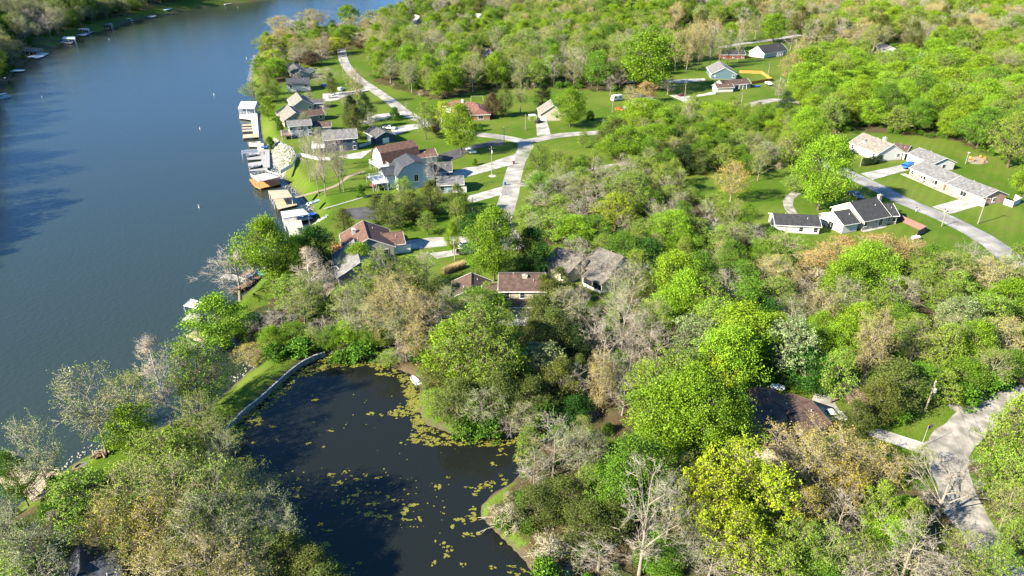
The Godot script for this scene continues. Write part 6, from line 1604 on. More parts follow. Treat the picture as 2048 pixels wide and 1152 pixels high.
	"tanbud": [2,-39.4,-60.9,1.0,0.97,0.92,0,0,25,-1,1,44.9,-83.2,1.2,1.03,0.83,0,3,18,-1,0,-46.4,-61.3,6.1,0.91,0.75,0,1,35,-1,0,45.1,-78.4,0.5,0.99,0.92,0,1,39,-1,2,50.6,-83.9,5.3,1.04,0.83,0,1,18,-1,2,-35.4,-62.2,2.5,0.86,0.67,0,3,25,-1,1,-22.1,-125.6,1.2,1.03,1.08,0,1,52,1,0,-27.5,-124.8,2.0,0.97,1.0,0,3,52,-1,1,64.4,-147.9,3.3,1.15,0.75,0,3,14,-1,2,54.3,-83.0,3.7,0.8,0.75,0,0,20,0,1,-19.2,-124.8,4.8,0.86,1.0,0,1,52,99,2,-26.9,-137.2,3.7,0.93,0.92,0,1,52,0,0,67.5,-129.6,2.7,0.94,0.83,0,2,43,-1,1,58.4,-81.2,3.7,0.71,0.67,0,0,20,99,1,117.2,-147.9,5.0,1.09,0.75,0,1,42,0,1,69.8,-111.1,1.1,0.79,1.08,0,1,43,-1,0,-19.5,-117.7,5.8,0.72,0.75,0,2,23,-1,0,101.0,-118.0,1.6,0.82,0.83,0,1,42,99,2,68.6,-109.4,5.6,0.7,1.43,1,1,43,-1,2,16.1,-101.6,1.7,0.55,1.13,0,3,38,-1,2,-89.8,-490.7,0.4,2.05,1.17,0,1,30,99,2,106.7,-258.5,4.7,1.15,0.67,0,3,48,-1,2,-131.6,-493.5,0.1,2.04,1.0,0,0,30,-1,2,-101.2,-515.8,0.7,1.97,1.17,0,1,30,0,0,-77.8,-346.8,1.2,1.09,1.42,1,3,30,-1,1,137.1,-492.5,1.0,1.52,1.95,1,2,8,99,2,121.2,-476.7,4.4,1.41,2.05,1,1,50,99,0,101.2,-437.5,5.8,1.19,1.95,1,1,50,0,0,92.4,-468.8,2.8,1.23,1.54,1,2,50,-1,2,186.5,-458.1,3.0,1.25,1.41,1,1,10,-1,2,58.6,-341.5,1.9,0.88,0.87,0,3,50,-1,2,116.0,-440.8,3.5,1.13,2.25,1,2,8,0,0,55.1,-162.5,0.4,0.46,0.6,0,3,33,-1,2,-23.0,-440.8,4.0,1.08,1.21,1,1,44,-1,2,22.8,-489.1,5.7,1.18,1.57,1,2,45,-1,1,-54.8,-509.7,1.1,1.21,1.24,1,2,44,-1,2,-108.1,-589.9,6.2,1.41,1.45,1,1,30,-1,1,107.3,-434.3,2.0,1.05,2.15,1,1,50,1,2,176.0,-554.1,0.9,1.35,1.36,1,2,10,-1,1,42.1,-414.8,4.4,0.94,1.08,0,1,45,-1],
	"lime": [1,25.6,-94.1,5.8,1.18,1.0,0,1,38,99,0,-2.2,-107.6,5.5,1.2,1.0,0,1,51,-1,1,-60.9,-71.4,4.5,1.01,0.93,0,3,26,-1,1,30.0,-102.4,0.3,1.06,0.93,0,3,37,-1,1,35.3,-63.4,0.5,0.77,0.57,0,0,41,0,2,42.1,-120.8,0.4,1.04,0.93,0,2,37,99,1,39.3,-65.9,0.7,0.72,0.64,0,0,41,99,0,77.9,-82.8,5.8,0.89,1.22,1,1,20,-1,1,12.0,-178.5,1.1,1.25,0.64,0,0,36,1,0,59.9,-135.5,5.1,1.07,0.71,0,0,43,-1,2,24.4,-100.7,3.1,0.82,0.86,0,1,38,0,0,-51.2,-138.6,0.9,1.02,0.64,0,1,28,-1,1,42.3,-129.7,3.2,0.93,0.93,0,2,37,0,0,50.6,-175.5,5.2,1.16,0.57,0,1,17,0,2,-66.3,-62.7,1.0,0.69,0.43,2,0,35,-1,0,82.2,-132.6,1.5,0.99,0.64,0,0,42,-1,2,14.5,-195.3,2.7,1.18,0.57,0,0,36,99,1,105.0,-130.3,4.0,1.03,0.64,0,1,42,2,1,36.8,-175.5,0.8,1.09,0.57,0,2,17,99,2,80.0,-104.8,3.9,0.83,0.5,0,2,19,-1,1,75.3,-78.4,5.8,0.72,0.79,0,1,20,0,2,-24.9,-147.1,5.6,0.89,0.71,0,2,52,99,2,-33.1,-143.7,2.8,0.88,0.79,0,2,52,0,2,-14.0,-101.9,0.1,0.67,0.29,2,1,23,-1,2,11.6,-77.4,3.7,0.56,0.64,0,2,40,-1,0,85.5,-113.4,5.5,0.79,0.79,0,3,42,-1,1,60.4,-104.0,5.3,0.69,0.86,0,3,43,-1,0,69.4,-66.8,6.2,0.58,0.57,0,3,20,99,1,100.6,-149.9,1.4,0.9,0.57,0,2,42,0,2,5.3,-189.5,2.9,0.93,0.5,0,0,36,0,0,24.8,-167.4,2.8,0.84,0.5,0,2,16,-1,0,31.5,-155.7,2.4,0.8,0.57,0,0,17,-1,2,105.2,-143.2,4.8,0.87,0.57,0,1,42,1,0,-27.5,-123.9,3.0,0.66,0.29,2,2,22,-1,0,77.9,-244.9,5.8,1.15,0.64,0,1,46,-1,0,204.0,-353.0,1.8,1.75,1.27,1,2,47,0,1,126.3,-152.7,2.0,0.89,0.77,0,1,42,99,2,53.0,-71.7,2.1,0.5,0.79,0,2,41,-1,0,183.5,-339.1,1.7,1.62,1.0,0,0,47,-1,2,98.1,-136.3,4.7,0.76,0.67,0,1,42,0,1,104.1,-249.4,4.9,1.15,0.93,0,3,48,-1,0,65.6,-63.9,4.2,0.49,0.5,0,3,20,0,2,-8.2,-120.1,5.4,0.57,0.53,0,2,51,0,0,-42.7,-123.9,1.8,0.61,0.29,2,0,22,-1,0,137.1,-294.8,1.7,1.31,1.07,1,3,48,0,1,97.9,-143.4,4.7,0.72,0.61,0,2,42,99,0,56.5,-69.9,5.8,0.45,0.64,0,1,41,-1,1,-25.5,-117.9,1.2,0.53,0.25,2,1,22,-1,1,240.6,-392.5,5.9,1.72,1.28,1,2,47,99,1,181.8,-388.4,5.6,1.61,1.16,1,2,48,-1,1,-34.5,-206.8,5.8,0.82,0.68,0,3,1,-1,1,234.0,-345.3,4.3,1.55,1.17,1,0,49,-1,0,82.2,-86.2,6.0,0.52,0.47,0,1,20,99,0,186.3,-433.8,3.9,1.72,1.13,1,1,10,-1,0,217.3,-400.2,4.1,1.66,1.29,1,3,34,99,1,63.9,-203.4,2.8,0.82,0.36,2,0,33,99,1,170.2,-377.5,6.1,1.51,0.93,0,2,48,-1,0,-124.4,-352.1,3.4,1.32,0.71,0,2,31,-1,0,166.2,-293.5,5.9,1.2,0.83,0,3,47,-1,1,95.8,-219.9,5.0,0.88,0.43,2,2,14,-1,0,51.3,-435.3,0.4,1.54,1.3,1,1,45,1,2,-36.3,-284.1,0.1,1.02,1.13,1,0,6,-1,2,-152.0,-531.4,5.5,1.91,0.86,0,0,30,-1,2,2.3,-84.6,4.0,0.4,0.76,0,2,24,-1,1,-1.2,-126.4,6.0,0.51,0.51,0,2,51,99,1,222.4,-415.5,5.1,1.6,1.05,1,3,34,0,0,147.1,-331.9,5.5,1.24,0.93,0,0,48,-1,1,49.6,-204.3,4.3,0.75,0.57,0,3,46,99,2,11.3,-484.9,6.1,1.63,1.34,1,0,45,2,1,13.1,-426.9,0.4,1.44,1.29,1,0,45,99,1,47.8,-148.5,5.5,0.58,0.59,0,1,17,99,2,-2.0,-461.3,3.5,1.54,1.31,1,0,45,0,1,-29.5,-451.2,5.7,1.51,1.25,1,1,44,0,1,-52.1,-402.1,1.9,1.34,1.22,1,0,44,1,2,55.8,-167.9,2.4,0.63,0.68,0,3,33,-1,0,-46.2,-433.5,2.6,1.41,1.21,1,0,44,99,1,33.8,-169.3,2.5,0.6,0.59,0,2,17,0,2,23.0,-219.2,1.7,0.74,0.65,0,2,36,-1,2,-24.4,-183.5,1.7,0.63,0.51,0,1,4,-1,0,50.3,-216.8,5.0,0.72,0.77,0,3,46,0,2,-52.8,-426.0,3.1,1.33,1.3,1,0,44,2,1,220.5,-327.2,3.2,1.22,0.9,0,0,49,-1,0,-69.8,-478.0,1.1,1.48,1.39,1,0,44,0,2,-7.1,-507.9,3.8,1.55,1.29,1,1,44,99,1,223.6,-458.8,0.2,1.54,1.14,1,0,34,99,1,16.6,-255.6,5.3,0.8,0.28,2,1,32,-1,2,12.7,-390.0,4.2,1.18,1.01,0,0,45,-1,1,240.3,-320.2,0.3,1.2,0.95,0,1,49,-1,0,18.7,-228.6,5.8,0.71,0.68,0,1,32,-1,1,21.5,-126.1,6.0,0.44,0.5,0,2,38,-1,1,58.4,-210.4,5.8,0.68,0.36,2,0,33,0,2,84.0,-465.6,6.2,1.39,1.18,1,2,50,0,1,58.3,-452.5,3.4,1.34,1.17,1,1,45,99,1,195.3,-427.0,6.1,1.37,1.11,1,0,34,0,0,220.9,-447.9,5.7,1.44,0.94,0,0,34,-1,2,104.4,-486.5,0.1,1.43,1.31,1,2,50,99,2,277.3,-415.4,2.3,1.42,1.16,1,2,49,-1,0,51.2,-470.2,6.2,1.35,1.17,1,1,45,0,2,5.3,-541.8,4.9,1.54,1.31,1,0,45,1,2,58.1,-394.3,1.2,1.14,0.96,0,0,50,-1],
	"bareoak": [0,17.7,-65.2,5.8,0.78,1.44,1,2,40,-1,1,64.2,-75.4,5.8,0.85,0.87,0,3,20,-1],
	"bare": [1,-67.1,-147.3,1.2,1.67,0.96,0,2,28,-1,0,53.5,-64.0,5.2,1.04,0.79,0,1,41,-1,2,6.7,-84.4,2.1,0.93,0.86,0,1,24,99,2,27.2,-64.7,1.5,0.84,0.5,0,1,40,99,1,12.1,-66.0,1.7,0.82,0.36,2,0,40,-1,2,47.3,-62.7,4.1,0.76,0.43,2,3,41,-1,0,57.8,-62.7,4.7,0.76,0.43,2,1,41,-1,1,23.1,-120.3,4.5,0.94,1.07,1,2,38,-1,1,-17.1,-124.4,5.0,0.95,0.79,0,1,52,-1,0,18.7,-114.4,4.6,0.89,0.79,0,2,38,99,1,48.0,-134.4,4.3,1.01,0.93,0,2,37,-1,2,3.6,-81.8,5.4,0.7,0.57,0,1,24,0,1,16.6,-118.8,5.9,0.87,0.93,0,2,38,0,0,24.0,-114.6,2.9,0.84,0.86,0,1,38,0,0,26.4,-117.5,4.0,0.86,0.86,0,1,38,99,0,28.2,-110.9,5.8,0.82,0.86,0,0,37,-1,0,-35.2,-129.9,4.7,0.92,0.57,0,0,52,-1,0,20.3,-100.3,1.9,0.76,0.57,0,3,38,99,0,47.2,-70.8,4.9,0.68,0.71,0,2,41,-1,2,-50.8,-130.1,4.9,0.91,0.43,2,3,28,99,2,10.1,-198.6,4.0,1.21,0.71,0,0,36,0,1,25.4,-148.5,2.9,0.96,0.71,0,1,16,-1,0,-21.9,-118.0,0.2,0.8,0.29,2,2,23,-1,1,-43.8,-140.4,4.0,0.89,0.9,0,3,5,-1,1,15.8,-156.7,1.9,0.94,0.79,0,2,16,0,1,119.5,-159.6,2.8,1.14,0.64,0,2,42,-1,2,-56.4,-130.3,1.9,0.86,0.36,2,3,28,0,0,90.2,-137.4,2.5,0.96,0.64,0,0,42,-1,2,19.9,-188.4,3.5,1.08,0.64,0,0,36,1,2,12.6,-105.0,4.0,0.69,0.57,0,3,38,0,2,-40.7,-124.7,1.5,0.78,0.43,2,0,22,-1,0,56.2,-177.9,1.2,1.02,0.5,0,3,33,-1,1,-21.7,-152.6,0.7,0.87,0.67,0,2,52,-1,1,67.5,-137.4,5.1,0.84,0.64,0,2,43,-1,1,26.3,-200.9,1.7,1.06,0.71,0,2,36,0,0,26.1,-69.4,5.6,0.52,0.64,0,1,40,0,0,-168.3,-565.1,5.0,2.78,1.07,1,0,30,-1,2,67.0,-174.3,2.1,0.94,0.5,0,0,14,-1,2,15.5,-137.5,2.8,0.72,0.5,0,3,16,-1,2,22.7,-104.9,3.5,0.59,0.81,0,1,38,1,1,-0.4,-95.4,1.1,0.55,0.29,2,2,24,-1,1,-104.1,-393.2,1.8,1.59,0.71,0,3,30,-1,2,-177.0,-679.2,4.4,2.64,1.21,1,2,30,-1,1,34.0,-216.5,2.5,0.87,0.57,0,2,36,99,1,17.3,-149.9,2.6,0.6,0.93,0,2,16,99,2,-137.0,-456.9,0.1,1.67,0.79,0,0,30,0,2,31.0,-417.9,4.6,1.4,1.2,1,3,45,99,0,-39.8,-399.8,1.8,1.31,1.33,1,3,44,-1,2,82.9,-369.7,3.2,1.23,0.61,0,3,50,-1,1,50.2,-209.9,6.2,0.73,0.67,0,3,46,99,1,38.8,-232.2,3.3,0.78,0.69,0,0,46,99,0,-123.6,-459.9,0.4,1.5,0.64,0,0,30,99,1,31.4,-179.2,3.9,0.61,0.57,0,1,36,0,2,-26.1,-219.4,4.5,0.72,0.96,0,1,1,-1,1,23.3,-392.0,5.8,1.17,1.26,1,3,45,0,1,-62.5,-216.5,0.7,0.7,1.49,1,0,2,2,1,57.6,-189.0,4.1,0.61,0.62,0,0,33,-1,2,35.1,-474.1,3.8,1.37,1.2,1,2,45,99,2,-58.0,-218.9,3.4,0.67,1.42,1,3,2,0,2,50.1,-159.2,3.8,0.52,0.45,2,1,17,-1,1,39.0,-399.2,5.6,1.11,1.11,1,1,45,-1,0,-65.2,-217.9,0.5,0.63,1.53,1,0,2,1,1,75.2,-292.4,3.1,0.82,0.84,0,2,46,99,0,47.2,-191.1,1.6,0.56,0.54,0,2,17,-1,1,58.9,-381.6,2.0,1.0,0.85,0,0,50,99,2,-66.0,-242.3,2.5,0.67,1.11,1,0,2,99,2,-57.0,-219.9,4.3,0.61,1.34,1,3,2,99,2,-53.3,-459.0,4.4,1.16,1.24,1,0,44,-1,0,31.3,-401.5,4.9,1.01,0.84,0,3,45,-1,1,22.6,-195.2,1.5,0.52,0.53,0,0,36,99,2,18.8,-419.1,4.8,1.04,0.92,0,0,45,-1,2,107.9,-303.4,3.9,0.81,0.83,0,3,9,-1,0,52.3,-369.7,1.8,0.93,0.7,0,0,50,0,2,-28.3,-399.6,1.6,0.99,0.89,0,3,44,-1,2,-60.2,-545.7,0.7,1.34,1.22,1,2,44,99,0,57.7,-404.4,4.0,1.0,0.93,0,0,50,1,1,42.1,-193.4,2.1,0.51,0.54,0,1,36,99,0,124.0,-444.2,0.9,1.12,1.86,1,2,8,-1,1,41.9,-268.7,1.6,0.68,0.61,0,0,46,0,2,-9.8,-455.7,1.9,1.1,1.0,0,1,44,-1,2,-65.4,-228.0,5.9,0.59,1.34,1,0,2,3,0,135.6,-352.3,1.8,0.91,0.84,0,1,9,-1,2,-93.3,-659.6,4.1,1.57,1.42,1,2,44,0,2,66.5,-307.8,0.2,0.76,0.66,0,2,46,0,2,-71.5,-231.2,6.3,0.6,1.61,1,0,2,0,0,29.6,-229.8,4.1,0.57,0.64,0,2,36,1,0,37.3,-617.0,2.0,1.44,1.31,1,2,45,0,1,45.1,-219.7,2.2,0.55,0.61,0,3,46,0,2,-20.0,-136.6,1.0,0.36,0.4,2,1,52,-1],
	"bud": [1,-46.9,-70.5,5.2,1.04,1.14,1,1,26,-1,1,-53.3,-72.1,1.6,0.98,1.0,0,1,26,-1,1,-41.3,-70.4,5.5,0.93,1.07,1,0,25,-1,2,-39.0,-74.3,4.8,0.89,0.86,0,2,25,-1,1,-70.5,-101.6,5.3,1.08,0.85,0,3,29,-1,0,-33.6,-64.6,4.1,0.78,0.57,0,3,25,-1,2,-43.6,-63.9,1.8,0.77,0.86,0,1,35,99,0,81.7,-116.3,6.0,1.11,0.79,0,3,42,-1,1,72.5,-165.1,0.8,1.3,0.57,0,3,14,-1,2,-53.2,-92.1,5.7,0.85,0.79,0,0,21,0,0,61.0,-64.6,4.5,0.74,0.57,0,1,41,-1,1,42.9,-65.0,3.2,0.68,0.64,0,0,41,-1,1,-49.2,-89.1,1.4,0.74,0.64,0,0,21,99,2,106.8,-150.7,2.4,1.15,0.64,0,2,42,-1,2,61.7,-175.0,5.4,1.15,0.5,0,3,33,1,2,-30.7,-147.1,3.7,0.96,0.86,0,2,52,-1,2,48.1,-65.1,3.5,0.64,0.5,0,3,41,-1,1,29.4,-122.6,4.7,0.83,0.86,0,0,37,-1,1,-51.7,-65.4,0.2,0.64,0.71,0,1,35,0,0,23.6,-211.5,3.9,1.26,0.57,0,2,36,-1,1,-36.0,-130.0,5.8,0.87,0.79,0,0,52,-1,1,-47.1,-133.3,0.8,0.88,0.57,0,3,5,0,1,72.6,-72.8,2.8,0.69,0.64,0,1,20,0,0,-46.1,-136.4,0.3,0.84,0.79,0,3,5,99,2,92.4,-108.5,4.4,0.81,0.64,0,1,19,-1,2,27.1,-80.8,2.4,0.54,0.55,0,0,39,-1,1,-21.4,-378.8,5.3,1.68,1.39,1,1,44,1,1,278.5,-400.9,0.5,2.06,1.27,1,2,49,1,0,86.9,-93.1,3.0,0.62,0.58,0,1,20,99,2,35.1,-97.5,4.9,0.53,0.5,0,0,18,-1,2,-139.1,-471.0,2.7,1.88,0.86,0,0,30,-1,0,272.6,-366.4,1.2,1.69,1.07,1,1,49,-1,0,195.0,-360.9,1.1,1.47,0.97,0,0,47,-1,0,65.9,-84.4,3.3,0.47,0.45,2,0,20,-1,2,188.3,-405.9,4.9,1.59,1.12,1,2,48,-1,2,84.2,-91.1,5.2,0.51,0.46,2,1,20,-1,0,63.0,-182.2,3.8,0.72,0.67,0,3,33,0,1,-64.5,-486.2,0.7,1.68,1.38,1,0,44,99,1,-43.7,-80.2,5.5,0.41,0.36,2,3,21,-1,0,-7.1,-125.8,0.5,0.5,0.53,0,2,51,-1,2,36.8,-82.7,4.5,0.4,0.44,2,2,39,-1,0,68.2,-461.8,3.4,1.55,1.33,1,0,50,2,2,42.7,-428.4,6.0,1.43,1.24,1,1,45,99,2,12.1,-92.8,2.2,0.4,0.38,2,3,38,-1,1,178.0,-415.7,6.2,1.45,0.9,0,2,48,-1,1,1.3,-422.6,1.8,1.36,1.12,1,0,45,1,0,60.5,-250.3,3.8,0.85,0.74,0,1,46,-1,1,287.7,-411.4,0.3,1.59,1.23,1,2,49,99,0,3.9,-330.2,5.1,1.06,1.47,1,2,7,-1,1,7.2,-397.2,4.3,1.26,1.12,1,0,45,3,0,78.3,-303.7,4.0,0.99,0.83,0,2,46,-1,2,-78.8,-418.1,2.9,1.32,1.24,1,1,30,0,1,228.6,-361.7,2.5,1.29,1.04,1,1,47,-1,1,24.8,-470.0,3.7,1.4,1.42,1,2,45,1,1,34.6,-389.1,4.1,1.16,1.08,1,3,45,-1,1,72.1,-551.6,1.6,1.63,1.34,1,0,50,0,2,69.1,-441.6,4.5,1.31,1.36,1,0,50,99,1,64.7,-156.1,5.8,0.54,0.46,2,3,14,-1,1,-60.6,-397.0,2.1,1.16,0.96,0,0,44,1,2,285.7,-449.6,4.0,1.52,1.19,1,2,49,0,2,38.6,-167.4,2.1,0.53,0.52,0,2,17,-1,2,27.3,-569.9,2.6,1.6,1.38,1,2,45,0,0,5.0,-469.8,4.3,1.32,1.4,1,0,45,2,1,86.9,-231.2,5.1,0.72,0.74,0,2,33,-1,1,-95.6,-545.7,5.3,1.55,1.42,1,1,30,1,2,0.4,-578.8,5.3,1.61,1.37,1,0,45,0,1,17.8,-434.6,3.1,1.22,1.15,1,0,45,99,1,53.4,-252.4,4.3,0.73,0.67,0,0,46,99,1,15.2,-220.7,0.1,0.64,0.72,0,3,32,99,2,252.3,-336.4,5.7,1.15,0.82,0,1,49,-1,1,67.2,-433.6,0.6,1.18,1.19,1,0,50,3,1,49.3,-238.5,4.1,0.68,0.7,0,3,46,0,1,-76.0,-488.1,5.0,1.32,1.12,1,0,44,0,1,233.7,-410.5,4.8,1.25,0.89,0,2,47,0,0,55.6,-216.9,3.3,0.62,0.67,0,3,46,99,0,53.4,-277.6,1.8,0.76,0.79,0,0,46,0,2,29.2,-507.0,5.4,1.3,1.18,1,2,45,2,1,46.0,-483.9,3.0,1.25,1.35,1,1,45,1,1,-38.9,-145.1,1.6,0.43,0.37,2,0,52,-1,1,-91.0,-527.2,2.2,1.35,1.21,1,1,30,2,2,66.1,-475.3,5.6,1.21,1.18,1,0,50,1,0,-72.7,-433.6,0.6,1.11,0.97,0,0,44,0,0,174.5,-346.3,0.7,0.97,0.79,0,1,48,-1,2,32.6,-465.6,0.6,1.15,0.95,0,2,45,-1,2,-19.3,-404.2,3.4,1.0,1.1,1,1,44,2,0,4.0,-447.7,6.3,1.1,1.0,0,0,45,0,1,36.4,-193.1,5.3,0.51,0.53,0,1,36,-1,1,-8.1,-404.8,0.2,1.0,1.12,1,1,44,99,1,68.2,-193.8,1.7,0.53,0.5,0,3,33,99,0,231.5,-385.5,5.7,1.1,0.87,0,2,47,99,0,-27.3,-483.3,3.1,1.18,1.23,1,1,44,0,1,193.3,-572.4,4.2,1.45,1.06,1,2,10,-1,0,-92.6,-568.3,5.4,1.35,1.13,1,1,30,99,0,100.4,-311.1,4.0,0.78,0.75,0,3,9,0,1,37.8,-449.2,5.8,1.06,1.05,1,1,45,0,0,-91.9,-554.7,3.8,1.31,1.29,1,1,30,3,2,7.4,-217.6,6.0,0.53,0.56,0,3,32,0,2,49.6,-534.8,2.4,1.24,1.13,1,2,45,99,1,267.3,-413.5,5.6,1.13,0.79,0,0,49,-1,2,133.7,-458.1,5.4,1.1,1.63,1,2,8,-1,1,92.4,-484.8,5.2,1.12,1.07,1,2,50,-1,0,-66.7,-461.2,0.9,1.05,1.05,1,0,44,1,0,47.3,-613.8,4.8,1.38,1.32,1,2,45,3,1,-42.5,-453.9,0.0,1.03,1.02,0,0,44,99,0,114.9,-284.8,0.2,0.71,0.71,0,0,48,-1,2,24.2,-441.7,3.6,1.0,0.97,0,0,45,99],
	"budyellow": [0,-47.8,-66.4,2.6,1.04,1.08,0,1,35,-1,0,49.6,-77.4,3.8,0.91,0.75,0,2,41,-1,0,-54.6,-66.9,1.1,0.79,1.0,0,2,35,-1,1,41.8,-71.3,1.0,0.63,0.83,0,0,41,-1,0,71.2,-209.9,0.3,1.2,1.15,0,2,33,-1,1,-55.8,-120.9,4.2,0.66,0.42,2,1,29,-1,0,-174.5,-633.8,0.4,2.8,1.33,1,2,30,-1,1,-167.8,-523.6,5.1,2.34,1.08,0,0,30,99,0,-190.8,-600.6,5.5,2.65,1.17,0,0,30,0,0,156.1,-395.5,0.5,1.34,1.47,1,1,10,-1],
	"brush": [0,55.0,-64.4,5.1,2.13,1.56,0,1,41,-1,1,32.2,-65.2,4.5,1.85,1.88,0,3,39,-1,0,5.3,-67.8,2.3,1.59,1.25,0,0,40,-1,0,-0.3,-74.3,4.3,1.27,1.09,0,3,24,-1,0,75.9,-150.5,0.9,2.09,1.56,0,2,43,-1,0,8.8,-225.5,1.3,2.51,1.56,0,3,32,-1],
	"budgrey": [0,-41.6,-66.3,4.1,0.93,1.0,0,0,25,0,0,-69.6,-90.1,4.6,1.05,1.27,1,2,26,-1,2,-61.4,-61.9,0.8,0.89,0.86,0,0,35,99,0,-35.7,-69.8,4.6,0.82,0.79,0,0,25,99,1,-37.4,-65.4,0.0,0.78,0.71,0,0,25,1,0,-5.6,-97.3,4.3,0.88,0.57,0,1,23,-1,2,11.0,-83.6,5.7,0.79,0.71,0,1,24,-1,1,-65.0,-63.0,3.1,0.77,0.93,0,0,35,0,1,-24.3,-122.7,5.7,0.93,0.64,0,3,52,99,1,22.6,-71.1,5.9,0.68,0.86,0,1,40,0,1,76.6,-137.4,2.4,1.08,0.64,0,2,43,-1,1,-72.4,-79.7,3.7,0.82,1.07,1,2,27,-1,0,24.3,-66.8,4.5,0.65,0.5,0,1,40,99,2,11.4,-128.9,6.1,0.92,0.79,0,3,16,0,1,-31.8,-68.1,0.7,0.66,0.64,0,3,25,-1,2,19.0,-105.2,1.4,0.79,0.64,0,3,38,-1,0,-30.4,-124.8,1.6,0.89,0.64,0,3,52,0,2,-73.4,-68.8,2.2,0.76,0.64,0,3,27,-1,0,60.7,-128.0,2.0,0.91,0.64,0,0,43,-1,2,2.3,-95.8,6.2,0.69,0.5,0,2,24,-1,1,23.4,-131.6,2.4,0.82,0.86,0,3,16,99,0,-13.8,-133.8,3.6,0.83,0.64,0,0,15,-1,2,28.7,-143.1,2.7,0.87,0.71,0,3,17,-1,1,-46.8,-85.6,2.3,0.64,0.57,0,3,21,-1,0,31.3,-221.8,5.4,1.06,0.57,0,2,36,0,1,42.5,-184.3,2.9,0.91,0.64,0,2,17,-1,2,94.5,-248.2,1.7,1.17,0.64,0,2,33,-1,1,39.4,-221.3,2.3,0.93,0.76,0,0,46,-1,2,92.7,-122.4,0.0,0.63,0.59,0,3,42,-1,0,36.7,-408.8,0.9,1.52,1.26,1,1,45,-1,1,-34.4,-136.0,3.3,0.58,0.57,0,0,52,-1,1,-130.4,-616.9,3.6,1.98,0.93,0,2,30,-1,0,0.6,-389.3,4.6,1.22,1.1,1,0,45,0,0,80.6,-490.0,1.5,1.53,1.26,1,0,50,-1,1,50.7,-194.7,5.2,0.65,0.66,0,0,33,-1,0,6.2,-182.5,6.0,0.59,0.51,0,0,36,0,0,40.0,-214.5,4.7,0.69,0.67,0,2,36,99,0,13.4,-444.3,5.6,1.32,1.21,1,0,45,99,2,-71.3,-504.7,0.1,1.5,1.25,1,0,44,0,2,14.6,-89.0,1.7,0.35,0.37,2,1,24,-1,1,32.2,-518.3,1.5,1.49,1.37,1,2,45,0,0,-69.5,-399.9,5.7,1.15,1.01,0,1,30,-1,1,-54.4,-377.0,2.2,1.05,1.12,1,0,44,99,0,-55.1,-500.8,1.9,1.37,1.14,1,2,44,0,2,18.2,-204.3,4.3,0.58,0.53,0,0,36,99,1,40.2,-542.5,6.3,1.45,1.32,1,2,45,99,1,-49.6,-472.4,4.9,1.26,1.37,1,2,44,1,2,-51.2,-152.3,5.5,0.46,0.39,2,0,5,-1,1,-39.4,-508.1,1.3,1.33,1.34,1,2,44,99,1,-10.6,-488.9,1.6,1.25,1.39,1,1,44,-1,2,16.4,-500.9,0.8,1.23,1.04,0,0,45,-1,2,9.4,-511.2,5.6,1.24,1.09,1,0,45,1,2,-47.5,-150.0,2.8,0.42,0.38,2,3,5,-1,2,85.8,-475.5,2.9,1.15,1.19,1,2,50,-1,2,-39.2,-135.8,1.1,0.37,0.34,2,0,52,-1],
	"cedar": [2,11.1,-71.4,1.5,1.43,0.7,0,0,40,0,0,-13.1,-107.5,0.7,1.72,0.8,0,1,23,0,0,-9.6,-98.9,4.3,1.55,0.9,0,1,23,99,2,7.8,-75.3,4.4,1.29,0.8,0,1,24,-1,1,-31.1,-65.8,6.0,1.24,0.7,0,3,25,-1,1,70.0,-101.9,1.2,1.67,1.1,0,0,19,99,0,6.5,-128.5,4.6,1.7,1.0,0,3,15,-1,1,4.6,-116.3,2.6,1.58,1.1,0,1,51,-1,2,-2.1,-100.5,0.6,1.42,1.0,0,3,51,0,1,3.2,-100.3,0.8,1.41,0.8,0,3,51,99,1,-27.3,-63.9,1.1,1.16,0.6,2,3,25,0,1,8.6,-118.5,3.6,1.52,1.2,0,0,38,0,2,3.7,-74.8,1.2,1.16,0.7,0,3,24,-1,2,8.9,-105.2,1.6,1.38,0.9,0,0,38,1,0,-25.4,-62.3,2.3,1.03,0.5,2,3,25,99,1,14.8,-72.4,4.8,1.07,0.7,0,0,40,99,0,65.9,-98.9,1.3,1.4,0.9,0,0,19,1,0,-18.1,-142.5,0.5,1.53,0.7,0,1,52,-1,1,60.4,-95.1,4.1,1.14,0.7,0,0,19,0,0,8.7,-139.3,5.1,1.31,0.8,0,1,15,99,2,67.2,-256.1,0.8,1.99,1.0,0,1,46,0,1,11.3,-142.8,4.0,1.17,0.95,0,0,16,-1,2,-25.0,-200.3,4.7,1.53,1.07,0,3,1,99,1,-35.9,-187.9,0.4,1.45,1.1,0,2,4,99,1,55.8,-244.7,3.3,1.76,1.0,0,3,46,-1,1,-30.5,-194.2,2.5,1.34,0.92,0,3,1,0,2,67.5,-239.9,3.9,1.63,0.9,0,1,46,99,0,39.4,-260.8,0.9,1.7,1.45,1,0,46,-1,2,7.3,-141.3,3.2,0.96,0.83,0,1,15,0,0,-17.0,-199.1,1.0,1.26,1.02,0,1,1,-1,0,-40.6,-192.6,2.9,1.15,0.9,0,2,4,0,2,-66.1,-284.9,2.0,1.63,1.39,0,2,2,-1,1,13.0,-110.0,1.4,0.71,0.69,0,0,38,99,2,32.0,-137.0,2.8,0.82,0.79,0,3,17,-1,0,-49.5,-186.4,3.3,1.05,0.71,0,0,4,-1,1,35.5,-268.9,3.5,1.3,0.77,0,0,46,-1,2,49.8,-124.2,4.4,0.6,0.58,2,1,37,-1,0,88.3,-121.0,2.1,0.65,0.63,2,3,42,-1,1,-3.3,-322.4,3.1,1.26,1.52,1,1,6,-1],
